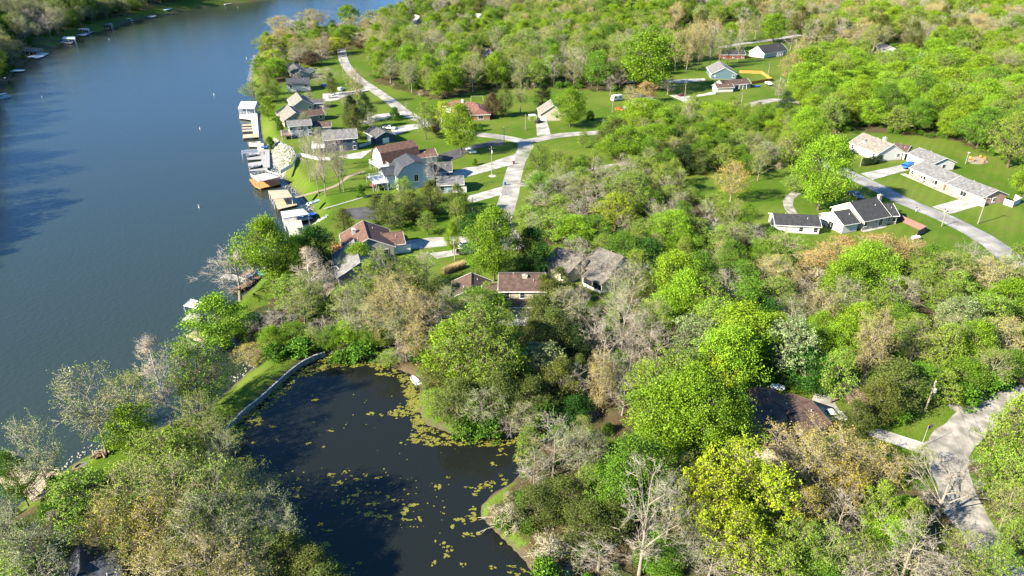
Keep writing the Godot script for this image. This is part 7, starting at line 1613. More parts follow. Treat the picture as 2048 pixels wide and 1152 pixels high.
	"orangebud": [1,97.5,-163.8,5.2,1.55,0.8,0,3,13,99,1,86.5,-162.5,1.4,1.42,0.8,0,3,13,0,1,76.7,-154.2,5.5,1.24,0.8,0,3,14,-1,0,104.0,-161.3,4.3,1.29,0.8,0,2,42,-1,1,67.9,-352.3,3.9,1.38,1.0,0,3,50,-1],
	"sage": [0,36.7,-114.6,6.0,1.09,0.8,0,2,37,-1,0,6.3,-110.3,0.5,0.9,0.6,0,0,38,-1,0,53.5,-110.4,0.5,0.91,0.97,0,0,43,-1,1,97.2,-128.0,1.3,1.06,0.6,0,1,42,-1,1,-124.7,-655.3,4.6,2.18,0.87,0,2,30,-1],
	"broad_yellow": [1,30.5,-187.1,6.0,0.87,0.68,0,1,36,-1],
	"broad_green": [1,201.6,-265.1,1.0,1.29,1.17,1,3,49,99,0,77.5,-273.2,1.8,1.0,0.62,0,1,46,0,0,189.1,-272.0,0.9,1.06,1.02,1,3,49,0,1,169.5,-311.8,4.7,0.94,1.07,1,0,47,-1,0,146.0,-320.9,4.0,0.92,0.88,0,0,48,-1,0,177.0,-297.5,5.5,0.88,0.87,0,3,47,-1],
	"shrub": [1,5.9,-98.4,5.5,1.9,1.56,0,3,38,-1,0,4.5,-64.0,3.5,1.27,1.25,0,0,40,-1,0,92.9,-108.3,5.8,1.91,1.25,0,1,19,99,1,-4.3,-95.3,1.9,1.32,0.94,0,2,24,-1,1,-8.3,-96.0,0.4,1.33,1.09,0,1,23,-1,1,-31.7,-120.7,2.4,1.56,1.09,0,2,22,-1,1,84.8,-104.3,1.3,1.63,1.25,0,1,19,0,1,-35.7,-119.6,5.7,1.42,0.94,0,0,22,99,0,-44.4,-121.2,2.4,1.44,1.0,0,0,22,1,0,-49.7,-119.6,4.6,1.3,0.94,0,0,22,0,1,70.4,-99.2,0.7,1.13,0.94,0,0,19,-1],
	"dark": [1,10.5,-99.9,3.6,0.96,0.45,2,3,38,-1,1,4.9,-158.2,1.9,1.22,1.15,0,2,15,99,1,-51.6,-163.5,5.7,1.3,0.98,0,0,5,-1,0,56.1,-129.9,0.2,1.1,0.73,0,0,43,-1,0,35.7,-161.9,1.8,1.22,0.73,0,2,17,-1,1,56.4,-108.5,5.6,0.97,0.82,0,3,43,0,0,59.6,-106.7,3.5,0.89,0.73,0,3,43,99,1,-18.4,-119.3,1.0,0.78,0.45,2,2,23,-1,1,-12.2,-182.0,3.1,0.86,0.65,0,2,15,0],
	"broad_grey": [0,17.2,-213.0,4.9,0.84,0.5,0,0,36,1],
	"darkcedar": [0,12.7,-117.7,3.0,1.43,0.9,0,2,38,-1,0,62.7,-241.5,0.7,2.1,1.0,0,1,46,99,0,63.4,-263.3,5.7,2.19,1.0,0,1,46,0,0,-70.3,-299.3,4.8,1.51,1.52,1,2,2,-1,1,15.1,-339.4,2.1,1.61,1.21,0,2,7,-1,0,-67.5,-315.0,5.2,1.5,1.27,0,2,3,-1],
	"sycamore": [1,-60.0,-95.1,0.4,0.98,1.14,1,3,29,-1,0,-47.4,-143.3,4.6,1.2,0.79,0,0,5,-1],
	"willow": [0,9.4,-242.3,6.0,1.36,1.36,0,1,32,-1],
	"broad_bud": [1,94.2,-262.0,1.4,0.82,0.56,0,3,9,99,0,229.9,-324.1,4.2,0.97,0.98,1,0,49,-1],
	"pine": [0,123.5,-310.5,0.5,1.81,1.04,1,0,48,-1,1,-145.7,-591.2,3.6,2.65,0.86,0,2,30,-1],
	"plum": [0,-108.5,-522.5,1.1,2.77,0.89,0,1,30,-1,0,-129.3,-456.5,4.5,2.23,0.89,0,0,30,-1],
	"pink": [0,64.1,-101.6,0.5,0.74,0.96,2,0,19,-1],
}
const CROWDS = {
	"bright": [8.9,-523.3,3.4,1.37,1.38,287.0,-423.9,6.0,1.32,0.98,301.7,-442.6,1.1,1.37,1.17,254.4,-380.1,1.0,1.18,0.9,189.0,-419.9,3.4,1.18,0.99,-38.8,-360.0,6.2,0.94,0.93,161.3,-387.2,2.1,1.07,0.79,233.1,-400.4,1.2,1.18,0.97,207.5,-405.6,5.4,1.16,0.79,252.0,-392.0,4.6,1.16,0.89,-39.2,-532.2,1.1,1.31,1.19,251.2,-454.3,0.6,1.28,0.96,274.0,-426.9,5.6,1.24,0.93,117.9,-279.8,5.6,0.76,0.82,-7.9,-527.5,4.2,1.28,1.27,-31.7,-491.8,0.9,1.2,1.1,55.5,-558.4,2.0,1.35,1.42,105.4,-464.4,1.6,1.15,1.23,245.9,-382.4,4.2,1.09,0.85,-77.2,-458.7,2.9,1.12,1.07,278.2,-437.7,3.0,1.24,0.95,55.3,-488.0,0.1,1.17,1.22,-106.7,-609.1,5.5,1.46,1.39,85.5,-274.0,1.8,0.7,0.65,53.2,-290.7,4.1,0.72,0.73,25.3,-537.7,2.9,1.27,1.31,-32.2,-408.2,4.1,0.97,1.08,-92.0,-474.1,0.3,1.14,1.08,73.4,-415.7,6.1,0.99,0.89,-40.5,-409.1,0.7,0.96,0.88,-32.8,-421.7,0.1,0.98,1.19,-76.1,-408.8,1.7,0.97,1.15,193.7,-440.9,2.9,1.12,0.85,42.0,-560.8,4.4,1.29,1.32,-62.7,-563.5,4.7,1.27,1.23,100.2,-478.1,5.9,1.09,1.06,1.7,-496.7,1.9,1.11,1.21,107.2,-264.8,5.7,0.65,0.59,61.1,-519.9,4.8,1.16,1.03,-62.1,-592.2,2.1,1.32,1.24,-16.3,-170.7,1.1,0.41,0.68,-3.8,-398.1,0.7,0.89,0.86,272.6,-390.6,4.2,1.05,0.85,-38.7,-522.9,0.4,1.15,1.31,199.4,-404.0,5.0,0.98,0.84,-88.9,-457.2,5.3,1.02,0.96,-25.8,-411.1,5.7,0.9,1.08,83.4,-279.0,5.6,0.65,0.75,41.4,-285.2,1.5,0.64,0.69,261.6,-439.0,4.2,1.1,0.92,-100.9,-536.2,0.7,1.17,1.09,86.6,-443.6,5.9,0.97,0.9,-80.1,-430.8,4.6,0.94,0.92,156.3,-518.2,5.0,1.15,1.34,274.3,-445.7,0.7,1.11,0.82,298.0,-427.3,4.1,1.1,0.84,112.2,-583.1,3.2,1.25,1.14,85.8,-570.2,1.4,1.21,1.34,74.3,-569.4,5.1,1.2,1.38,-36.9,-540.5,3.4,1.13,1.01,-41.7,-490.5,5.3,1.03,1.09,45.7,-501.8,1.2,1.05,1.1,93.5,-537.4,4.9,1.13,1.0,108.9,-562.3,3.4,1.19,1.08,114.6,-293.2,1.4,0.66,0.76,33.0,-628.5,0.6,1.28,1.25,258.4,-424.0,0.6,1.01,0.8,88.6,-280.9,0.6,0.61,0.59,87.3,-630.2,0.9,1.29,1.37,-34.6,-467.7,4.6,0.95,0.97,0.1,-587.8,5.4,1.18,1.05,-3.1,-551.1,1.4,1.11,1.11,-20.0,-594.3,3.8,1.19,1.21,13.0,-407.5,4.9,0.82,0.91,80.5,-309.7,3.2,0.65,0.73,37.8,-511.2,1.0,1.01,1.04,48.7,-579.4,5.0,1.14,1.23,4.4,-454.9,4.0,0.9,1.0,87.5,-312.1,6.0,0.65,0.65,38.3,-533.5,5.0,1.04,1.15,53.1,-423.4,5.8,0.83,1.02,-156.9,-504.6,5.3,1.02,0.92,-93.4,-628.8,2.3,1.22,1.42,40.8,-479.2,1.6,0.92,0.86,-28.2,-504.3,3.4,0.96,0.91,-85.1,-520.4,5.3,1.0,0.9,121.9,-572.4,0.6,1.1,1.2,-12.5,-416.9,2.7,0.79,0.9,248.2,-419.6,2.3,0.9,0.8,-78.4,-522.9,1.2,0.98,1.12,123.8,-291.8,5.1,0.59,0.65,-73.8,-528.6,5.2,0.98,1.19,-100.6,-565.8,5.1,1.05,0.98,-54.5,-442.1,0.3,0.82,0.86,-38.1,-459.3,0.3,0.84,0.87,-35.1,-435.4,3.5,0.79,0.88,130.5,-623.1,4.6,1.14,1.05,-26.7,-563.1,5.9,1.01,1.18,-113.0,-316.8,0.1,0.61,0.79,110.7,-311.9,1.1,0.6,0.59,-71.1,-449.1,0.6,0.82,0.84,47.3,-605.2,2.1,1.08,1.2,-21.5,-557.8,4.0,0.99,1.18,87.4,-594.9,3.7,1.06,1.06,66.8,-622.5,0.7,1.1,1.0,23.1,-410.8,3.2,0.73,0.89,-51.3,-539.2,3.2,0.95,1.12,8.6,-599.4,3.3,1.04,1.13,42.9,-453.1,3.1,0.79,0.81,116.2,-307.9,4.2,0.58,0.54,-17.5,-541.1,2.9,0.93,1.0,55.2,-461.3,5.8,0.8,0.85,19.0,-574.2,2.8,0.98,1.05,115.1,-528.1,2.0,0.92,0.87,37.9,-459.1,5.7,0.79,0.91,-98.3,-599.6,0.9,1.03,0.99,68.8,-494.0,5.9,0.84,0.87,-42.8,-548.8,1.6,0.92,0.91,-34.0,-485.1,0.1,0.81,0.8,102.8,-471.6,1.8,0.8,0.79,-65.8,-535.8,4.6,0.89,0.9,-68.0,-603.2,4.3,0.99,1.06,30.1,-529.7,0.3,0.87,1.0,-51.9,-654.9,2.4,1.07,1.24,-46.0,-519.8,1.5,0.85,0.82,-10.2,-566.1,5.5,0.93,0.99,-1.5,-624.4,5.8,1.02,0.92,91.6,-566.0,3.4,0.93,1.15,-24.2,-571.8,1.9,0.93,0.83,-28.0,-498.3,3.8,0.81,0.8,13.3,-629.6,0.5,1.01,0.92,-57.7,-491.0,4.8,0.8,0.81,37.5,-595.0,2.2,0.96,0.9,-36.1,-642.6,5.5,1.03,0.97,78.2,-530.7,0.9,0.86,1.01,73.4,-298.5,2.1,0.5,0.51,26.6,-579.4,3.0,0.93,1.14,-8.5,-589.4,3.7,0.93,0.84,-74.2,-426.3,4.3,0.69,0.8,-18.9,-631.4,0.8,0.99,1.19,112.7,-289.4,4.1,0.5,0.55,-169.5,-578.3,4.3,0.94,0.9,45.2,-280.0,5.0,0.44,0.54,-146.8,-538.5,5.2,0.84,0.87,-59.7,-533.4,3.2,0.8,0.89,-41.7,-618.8,6.0,0.92,0.85,77.0,-601.2,4.5,0.9,0.95,-22.1,-578.9,5.8,0.85,0.91,50.6,-626.6,0.5,0.92,0.85,39.2,-588.0,1.7,0.86,0.81,-47.3,-506.0,1.5,0.74,0.82,66.1,-514.2,0.6,0.75,0.83,-144.9,-524.9,4.4,0.79,0.83,-30.2,-543.9,0.4,0.78,0.86,72.9,-478.6,4.3,0.68,0.79,44.2,-620.7,3.4,0.87,1.02,-130.6,-538.6,5.3,0.77,0.68,-54.1,-648.1,5.7,0.87,0.81,6.1,-610.4,5.8,0.8,0.91,-183.3,-537.9,3.1,0.74,0.72,-44.2,-600.8,1.4,0.78,0.88,-38.9,-514.8,5.1,0.67,0.81,-104.1,-596.8,5.2,0.78,0.84,-63.3,-668.9,2.4,0.84,0.93,50.6,-541.3,5.2,0.68,0.83,-63.9,-610.4,5.1,0.76,0.92,-148.3,-550.5,0.9,0.7,0.65,-62.1,-640.0,3.6,0.78,0.8,-144.4,-580.9,3.7,0.72,0.75,-160.8,-591.2,0.6,0.73,0.81,-0.6,-611.7,2.3,0.73,0.9,-66.9,-624.0,4.9,0.74,0.91,18.9,-634.9,4.1,0.74,0.86,-35.4,-618.1,2.3,0.69,0.86,-117.3,-567.9,1.2,0.63,0.61,-67.5,-675.9,5.8,0.66,0.79],
	"lime": [170.6,-391.6,3.5,1.21,0.83,82.3,-314.6,5.5,0.93,0.82,43.2,-210.2,5.5,0.63,0.64,-140.6,-376.9,5.1,1.13,0.64,233.8,-373.8,2.6,1.23,0.87,-81.0,-466.7,4.7,1.31,1.23,226.6,-433.5,3.5,1.35,0.89,34.5,-554.1,5.0,1.52,1.35,101.7,-554.9,1.6,1.54,1.36,86.8,-452.5,4.2,1.26,1.28,12.9,-186.1,2.0,0.54,0.56,61.2,-422.8,2.9,1.15,1.25,312.3,-444.0,0.6,1.46,1.04,-5.9,-144.3,0.5,0.43,0.34,49.8,-415.7,0.9,1.12,1.08,65.3,-410.0,5.5,1.1,0.91,104.6,-593.5,2.6,1.58,1.34,-10.4,-394.2,6.1,1.05,1.12,266.7,-384.7,1.6,1.23,0.91,-42.2,-368.1,3.9,0.98,0.87,297.7,-414.2,4.0,1.33,1.03,-0.4,-408.3,6.0,1.06,1.19,224.5,-371.1,5.9,1.12,0.88,48.3,-231.4,2.3,0.63,0.6,234.3,-440.2,4.2,1.28,0.85,103.0,-522.9,4.9,1.37,1.26,125.3,-299.1,3.0,0.84,0.72,55.9,-226.6,0.5,0.62,0.67,-15.4,-182.7,5.0,0.5,0.87,45.5,-165.1,2.0,0.47,0.5,114.3,-276.1,5.0,0.76,0.65,72.8,-288.1,4.6,0.76,0.67,50.4,-227.0,3.6,0.6,0.57,29.2,-234.7,1.6,0.61,0.69,63.6,-193.0,6.1,0.53,0.51,84.9,-295.6,5.0,0.77,0.74,114.0,-551.5,0.9,1.38,1.35,113.2,-154.0,2.9,0.5,0.56,43.8,-228.7,3.7,0.59,0.66,-57.1,-520.6,4.9,1.27,1.13,24.7,-599.5,1.3,1.45,1.35,-57.4,-387.9,5.9,0.95,0.94,247.7,-445.8,5.2,1.22,0.84,-74.0,-496.5,0.8,1.2,0.99,-29.8,-459.7,2.5,1.1,1.04,30.7,-211.6,3.8,0.54,0.58,-35.6,-475.3,1.1,1.13,1.2,207.8,-424.1,0.4,1.11,0.87,-45.4,-444.2,2.1,1.05,0.91,72.3,-261.9,3.2,0.66,0.55,106.0,-297.6,1.5,0.75,0.76,110.9,-272.5,4.0,0.7,0.6,44.3,-462.5,0.9,1.08,1.02,64.7,-581.7,5.6,1.35,1.32,-15.4,-389.5,1.4,0.91,0.85,102.0,-265.5,2.2,0.67,0.61,103.0,-303.4,0.3,0.73,0.78,-106.7,-639.3,3.4,1.44,1.36,87.7,-616.0,2.6,1.37,1.18,73.0,-610.1,3.0,1.35,1.29,-80.0,-446.9,5.4,1.01,0.83,-86.0,-586.7,2.0,1.29,1.11,2.2,-568.0,0.9,1.24,1.19,35.7,-226.9,3.4,0.52,0.51,-65.0,-454.9,0.8,1.0,1.07,95.2,-268.7,5.8,0.63,0.55,-20.0,-621.2,0.1,1.33,1.2,71.3,-266.7,0.6,0.61,0.69,43.8,-235.9,0.8,0.54,0.55,76.4,-464.7,2.3,1.01,0.94,55.7,-221.4,4.1,0.51,0.53,-60.7,-473.5,3.2,1.02,1.12,-51.8,-581.5,5.1,1.22,1.28,21.3,-609.5,1.8,1.27,1.35,94.9,-291.0,5.3,0.65,0.57,-65.7,-467.7,3.1,0.98,0.88,93.4,-442.0,0.6,0.93,1.06,-2.7,-438.0,3.8,0.9,0.93,-77.2,-474.8,0.3,0.99,1.1,-20.4,-504.6,0.4,1.04,0.95,-129.1,-369.7,0.1,0.81,1.1,72.8,-305.5,4.9,0.65,0.71,88.6,-550.2,4.4,1.13,0.98,17.6,-527.2,3.3,1.07,1.1,78.2,-411.3,0.7,0.85,0.87,97.1,-462.9,5.6,0.95,0.88,40.7,-280.9,2.8,0.58,0.53,-78.0,-665.1,4.1,1.32,1.36,6.7,-620.8,6.1,1.22,1.04,-102.4,-552.5,2.8,1.1,1.04,125.3,-616.4,3.3,1.23,1.29,-39.5,-659.6,2.1,1.29,1.11,28.7,-271.7,1.5,0.54,0.5,-45.1,-512.9,2.9,0.99,0.81,55.2,-589.9,5.0,1.12,1.15,90.0,-295.2,2.7,0.59,0.54,108.3,-512.7,1.2,0.99,0.93,-85.8,-537.7,1.6,1.02,1.0,30.5,-428.8,3.9,0.81,0.79,-1.9,-513.7,4.1,0.95,0.81,92.7,-278.4,3.4,0.55,0.62,-52.6,-559.9,0.8,1.03,0.99,-32.5,-513.1,2.6,0.95,0.9,108.8,-319.5,4.1,0.63,0.52,13.2,-471.4,3.2,0.86,0.91,-25.3,-509.8,2.2,0.93,0.89,28.8,-617.0,2.6,1.11,1.15,-121.5,-357.9,0.0,0.69,0.72,12.9,-578.1,3.6,1.03,1.07,-90.7,-593.4,4.7,1.07,1.22,54.1,-272.0,0.6,0.51,0.55,90.9,-505.1,0.9,0.91,1.03,13.9,-545.8,3.3,0.96,1.0,-103.2,-649.2,4.4,1.14,1.26,44.1,-526.4,5.8,0.9,0.81,-30.0,-569.6,3.8,0.95,1.06,-18.1,-511.7,6.2,0.85,0.83,116.2,-314.3,5.3,0.56,0.55,66.4,-614.1,5.4,1.01,1.13,-46.3,-556.6,3.8,0.9,1.01,-139.3,-511.5,0.3,0.84,0.87,39.7,-522.0,5.5,0.82,0.87,93.7,-454.6,4.7,0.72,0.82,-146.2,-481.9,3.0,0.78,0.69,-100.1,-622.6,2.0,0.96,1.08,97.7,-629.7,6.2,0.96,0.81,57.3,-596.9,1.7,0.9,0.94,-23.3,-538.1,5.1,0.8,0.91,-48.7,-663.1,6.2,0.99,0.91,-130.0,-581.0,5.1,0.87,0.73,-107.7,-654.0,0.5,0.96,0.84,130.8,-632.9,4.0,0.93,0.83,-28.5,-608.8,2.5,0.86,0.87,-168.8,-601.5,3.9,0.86,0.91,-126.4,-563.1,4.9,0.79,0.8,-39.9,-625.2,1.0,0.85,0.8,-38.2,-603.2,0.3,0.81,0.8,123.7,-579.4,1.1,0.8,0.81,-139.7,-567.0,5.8,0.75,0.69,-54.1,-571.5,4.7,0.72,0.82,-101.3,-592.3,0.0,0.74,0.82,7.9,-256.9,1.8,0.32,0.25,-40.4,-634.6,2.9,0.7,0.79,-126.6,-634.6,3.2,0.57,0.6],
	"green": [27.0,-481.5,1.2,1.31,1.29,107.1,-292.4,0.1,0.85,0.81,-8.3,-497.0,5.1,1.33,1.28,165.6,-340.9,0.9,1.0,0.79,52.5,-520.0,0.7,1.35,1.2,-24.1,-465.8,0.4,1.21,1.26,33.2,-495.6,5.1,1.29,1.16,38.3,-155.8,2.3,0.45,0.5,-64.6,-437.3,4.1,1.14,1.19,50.1,-167.4,4.5,0.48,0.45,-9.8,-542.3,4.1,1.37,1.29,-32.0,-375.8,3.4,0.96,0.98,71.7,-252.1,3.0,0.68,0.69,-22.6,-132.2,4.3,0.39,0.44,44.9,-570.9,0.2,1.42,1.27,84.7,-246.2,4.0,0.67,0.64,106.0,-574.8,5.2,1.44,1.24,24.3,-232.4,5.1,0.6,0.65,30.6,-544.4,5.9,1.33,1.31,59.3,-275.0,1.8,0.7,0.65,17.2,-132.5,4.3,0.37,0.44,-16.4,-611.3,4.0,1.46,1.26,-64.4,-575.8,5.0,1.38,1.4,53.6,-509.6,0.7,1.22,1.22,98.4,-280.8,4.2,0.72,0.81,-9.6,-618.4,3.6,1.46,1.41,35.5,-580.1,1.6,1.37,1.4,82.7,-422.6,3.0,1.0,1.0,108.7,-494.9,0.1,1.17,1.04,101.4,-286.8,4.8,0.72,0.7,74.6,-586.4,4.8,1.36,1.17,78.7,-618.8,2.8,1.43,1.33,19.8,-562.9,0.7,1.28,1.26,-34.9,-552.7,5.4,1.26,1.3,-39.9,-388.0,2.6,0.89,0.87,-13.2,-520.5,5.0,1.18,1.24,-97.5,-585.6,4.8,1.34,1.17,112.7,-303.0,6.0,0.74,0.76,109.5,-476.7,0.5,1.1,1.36,113.5,-298.1,5.4,0.73,0.69,87.1,-287.8,5.2,0.69,0.67,112.4,-467.2,0.4,1.08,1.44,67.7,-524.0,1.4,1.18,1.32,-74.6,-646.7,0.1,1.44,1.4,69.3,-156.4,3.1,0.41,0.47,118.5,-288.0,1.0,0.71,0.83,70.5,-284.0,4.3,0.67,0.75,93.0,-520.2,4.3,1.17,1.0,-63.6,-527.8,1.6,1.16,1.01,-81.1,-548.9,0.8,1.21,1.2,81.5,-553.8,3.7,1.22,1.09,75.2,-524.0,1.1,1.14,1.26,100.0,-295.5,5.1,0.68,0.7,91.7,-576.0,2.7,1.25,1.29,64.0,-543.0,3.0,1.16,1.14,-83.2,-683.7,1.4,1.45,1.32,76.4,-423.4,4.5,0.92,0.95,24.2,-424.5,2.9,0.9,0.81,12.3,-637.6,3.9,1.34,1.15,8.1,-462.7,3.4,0.97,0.95,-93.3,-618.2,3.1,1.3,1.2,33.1,-605.8,0.2,1.26,1.14,-20.3,-653.0,3.6,1.35,1.32,2.4,-504.4,1.1,1.05,1.11,67.4,-418.7,0.5,0.87,0.88,-82.7,-511.5,3.0,1.06,1.24,211.3,-417.0,3.7,0.96,0.8,-49.3,-609.9,6.0,1.24,1.21,70.2,-292.6,2.8,0.63,0.63,-6.0,-428.7,1.4,0.86,0.92,47.0,-275.8,3.6,0.57,0.54,79.5,-294.2,6.3,0.62,0.56,85.7,-251.9,1.1,0.54,0.52,-48.9,-528.9,1.7,1.05,0.98,35.6,-503.4,6.2,0.98,0.97,-8.8,-423.4,4.8,0.83,0.82,67.6,-249.5,0.0,0.52,0.59,-55.1,-629.7,1.8,1.22,1.24,-82.1,-532.1,0.5,1.04,1.18,108.2,-619.4,6.0,1.21,1.21,-59.6,-622.9,2.0,1.19,1.05,76.1,-539.9,3.8,1.03,1.09,64.6,-273.9,4.0,0.55,0.63,17.0,-555.0,2.4,1.04,0.89,-82.5,-560.9,0.8,1.05,0.91,101.4,-318.9,4.1,0.63,0.74,108.5,-606.0,3.1,1.11,1.02,-10.3,-550.1,2.0,0.98,1.04,25.1,-500.2,5.7,0.89,0.88,114.8,-626.9,1.6,1.12,1.28,99.1,-270.3,1.2,0.52,0.51,-101.1,-670.1,5.4,1.19,1.3,76.6,-444.9,1.5,0.79,0.89,52.3,-619.8,5.8,1.08,1.16,-12.2,-577.0,2.3,1.0,0.94,-86.5,-447.0,4.8,0.8,0.92,-3.9,-489.0,0.7,0.84,0.82,-38.1,-441.2,1.0,0.76,0.83,-55.4,-432.4,3.8,0.74,0.81,-84.5,-673.1,2.3,1.12,1.19,-39.1,-582.9,5.3,0.97,0.91,66.6,-605.1,4.6,1.0,1.17,61.2,-480.5,4.9,0.79,0.87,21.2,-621.7,1.7,1.01,0.98,-19.8,-519.4,3.9,0.85,0.96,62.8,-490.3,3.8,0.79,0.92,-63.3,-652.4,5.1,1.04,0.92,70.8,-595.1,3.5,0.94,1.05,65.3,-530.9,1.2,0.83,0.86,-16.7,-570.2,2.2,0.88,0.8,89.0,-526.8,1.6,0.81,0.8,-23.7,-586.5,2.4,0.89,0.91,-94.3,-680.8,2.5,1.04,1.05,71.6,-483.2,0.0,0.74,0.81,105.4,-320.5,0.6,0.52,0.56,-12.3,-583.0,4.0,0.87,0.92,99.4,-542.9,2.4,0.81,0.92,-39.1,-497.9,2.7,0.73,0.86,-127.4,-352.3,3.1,0.55,0.62,1.9,-528.6,5.2,0.77,0.84,-92.8,-640.5,5.4,0.93,0.97,14.3,-616.4,1.8,0.87,0.93,-71.6,-627.6,5.9,0.88,0.82,-15.3,-534.7,0.9,0.75,0.79,3.2,-553.8,1.3,0.75,0.82,32.1,-592.5,3.2,0.8,0.95,62.4,-609.3,6.2,0.82,0.89,-68.1,-569.5,0.6,0.75,0.87,-70.9,-595.3,5.4,0.78,0.79,-35.4,-631.0,1.5,0.82,0.9,124.8,-606.1,0.8,0.78,0.9,-72.4,-608.6,3.8,0.76,0.81,-75.3,-673.7,2.6,0.79,0.88,118.9,-621.2,5.9,0.71,0.8,-88.6,-604.7,1.7,0.68,0.81,-8.8,-633.3,3.0,0.7,0.83],
	"plum": [-9.2,-322.4,5.2,1.23,1.21,-33.2,-291.1,1.3,0.86,0.77],
	"bud": [-46.6,-385.1,0.8,0.88,0.86,57.7,-497.1,0.2,1.11,1.27,-87.5,-505.1,4.4,1.12,0.99,62.1,-285.0,6.2,0.65,0.62,20.4,-548.5,1.8,1.18,1.01,-97.1,-608.9,6.1,1.32,1.35,7.8,-432.3,2.2,0.93,0.9,119.3,-297.2,1.5,0.69,0.58,60.6,-256.0,3.6,0.57,0.65,91.7,-425.9,5.9,0.92,0.82,89.7,-244.4,3.4,0.56,0.63,288.6,-438.3,1.7,1.09,0.88,118.2,-561.8,3.6,1.19,1.31,42.6,-289.5,1.5,0.62,0.57,-58.8,-604.3,1.9,1.25,1.21,36.6,-440.3,0.3,0.9,0.86,119.3,-592.9,2.8,1.23,1.12,-4.2,-482.0,5.0,0.97,1.0,26.3,-589.7,2.3,1.18,1.18,-46.4,-569.9,5.8,1.14,1.01,-29.3,-474.7,4.8,0.93,0.85,-53.3,-592.8,6.0,1.15,1.1,-41.3,-574.8,5.6,1.11,0.94,62.2,-440.0,1.5,0.86,0.93,-4.4,-558.4,3.6,1.06,0.87,-70.3,-636.7,1.3,1.21,1.05,9.2,-498.4,5.1,0.95,1.03,122.5,-633.1,2.3,1.21,1.11,91.0,-462.2,5.7,0.89,0.84,-1.4,-450.9,3.1,0.84,0.92,82.7,-289.7,1.2,0.57,0.61,80.2,-458.9,3.5,0.86,0.88,-70.3,-412.2,1.8,0.77,0.87,-43.7,-424.3,2.1,0.79,0.86,-107.7,-556.8,2.3,1.03,0.87,106.7,-634.3,1.1,1.15,1.04,-35.6,-203.3,4.6,0.39,0.48,98.4,-571.3,5.7,1.03,1.03,19.2,-483.7,5.5,0.87,0.92,-68.1,-558.7,3.6,1.0,0.95,-70.8,-550.3,5.2,0.97,0.96,-86.5,-578.5,2.9,1.02,0.93,-103.9,-679.4,1.7,1.19,1.3,-73.4,-307.8,4.5,0.55,0.72,-23.2,-417.8,0.9,0.72,0.8,-106.8,-661.6,6.2,1.14,1.03,49.1,-564.3,2.4,0.95,0.81,58.8,-568.2,4.3,0.94,0.89,4.7,-627.6,3.9,1.03,0.86,-44.8,-541.9,0.7,0.89,1.01,39.5,-486.1,4.3,0.79,0.84,68.8,-304.2,2.1,0.51,0.56,108.5,-543.8,4.3,0.89,0.91,95.5,-591.2,2.1,0.95,0.8,-18.0,-587.7,1.2,0.92,0.83,-12.9,-596.2,2.7,0.93,0.8,-90.7,-297.6,5.6,0.5,0.58,-27.1,-525.4,6.0,0.81,0.91,-43.1,-588.1,6.0,0.89,0.89,25.1,-629.7,3.9,0.93,0.8,-0.9,-634.1,0.5,0.92,0.79,-134.5,-593.3,3.2,0.88,0.92,-121.9,-612.7,4.6,0.9,0.85,-39.5,-651.2,1.7,0.93,0.86,80.3,-518.5,5.3,0.75,0.82,-17.3,-563.1,1.2,0.79,0.84,113.6,-600.3,1.8,0.84,0.87,59.3,-551.1,1.5,0.76,0.8,-35.6,-573.6,3.4,0.78,0.88,-152.7,-555.6,0.1,0.69,0.63,-143.7,-506.5,1.5,0.62,0.67,-112.8,-564.0,5.4,0.65,0.62,-180.8,-619.4,4.2,0.7,0.73,-138.4,-596.3,3.4,0.64,0.71],
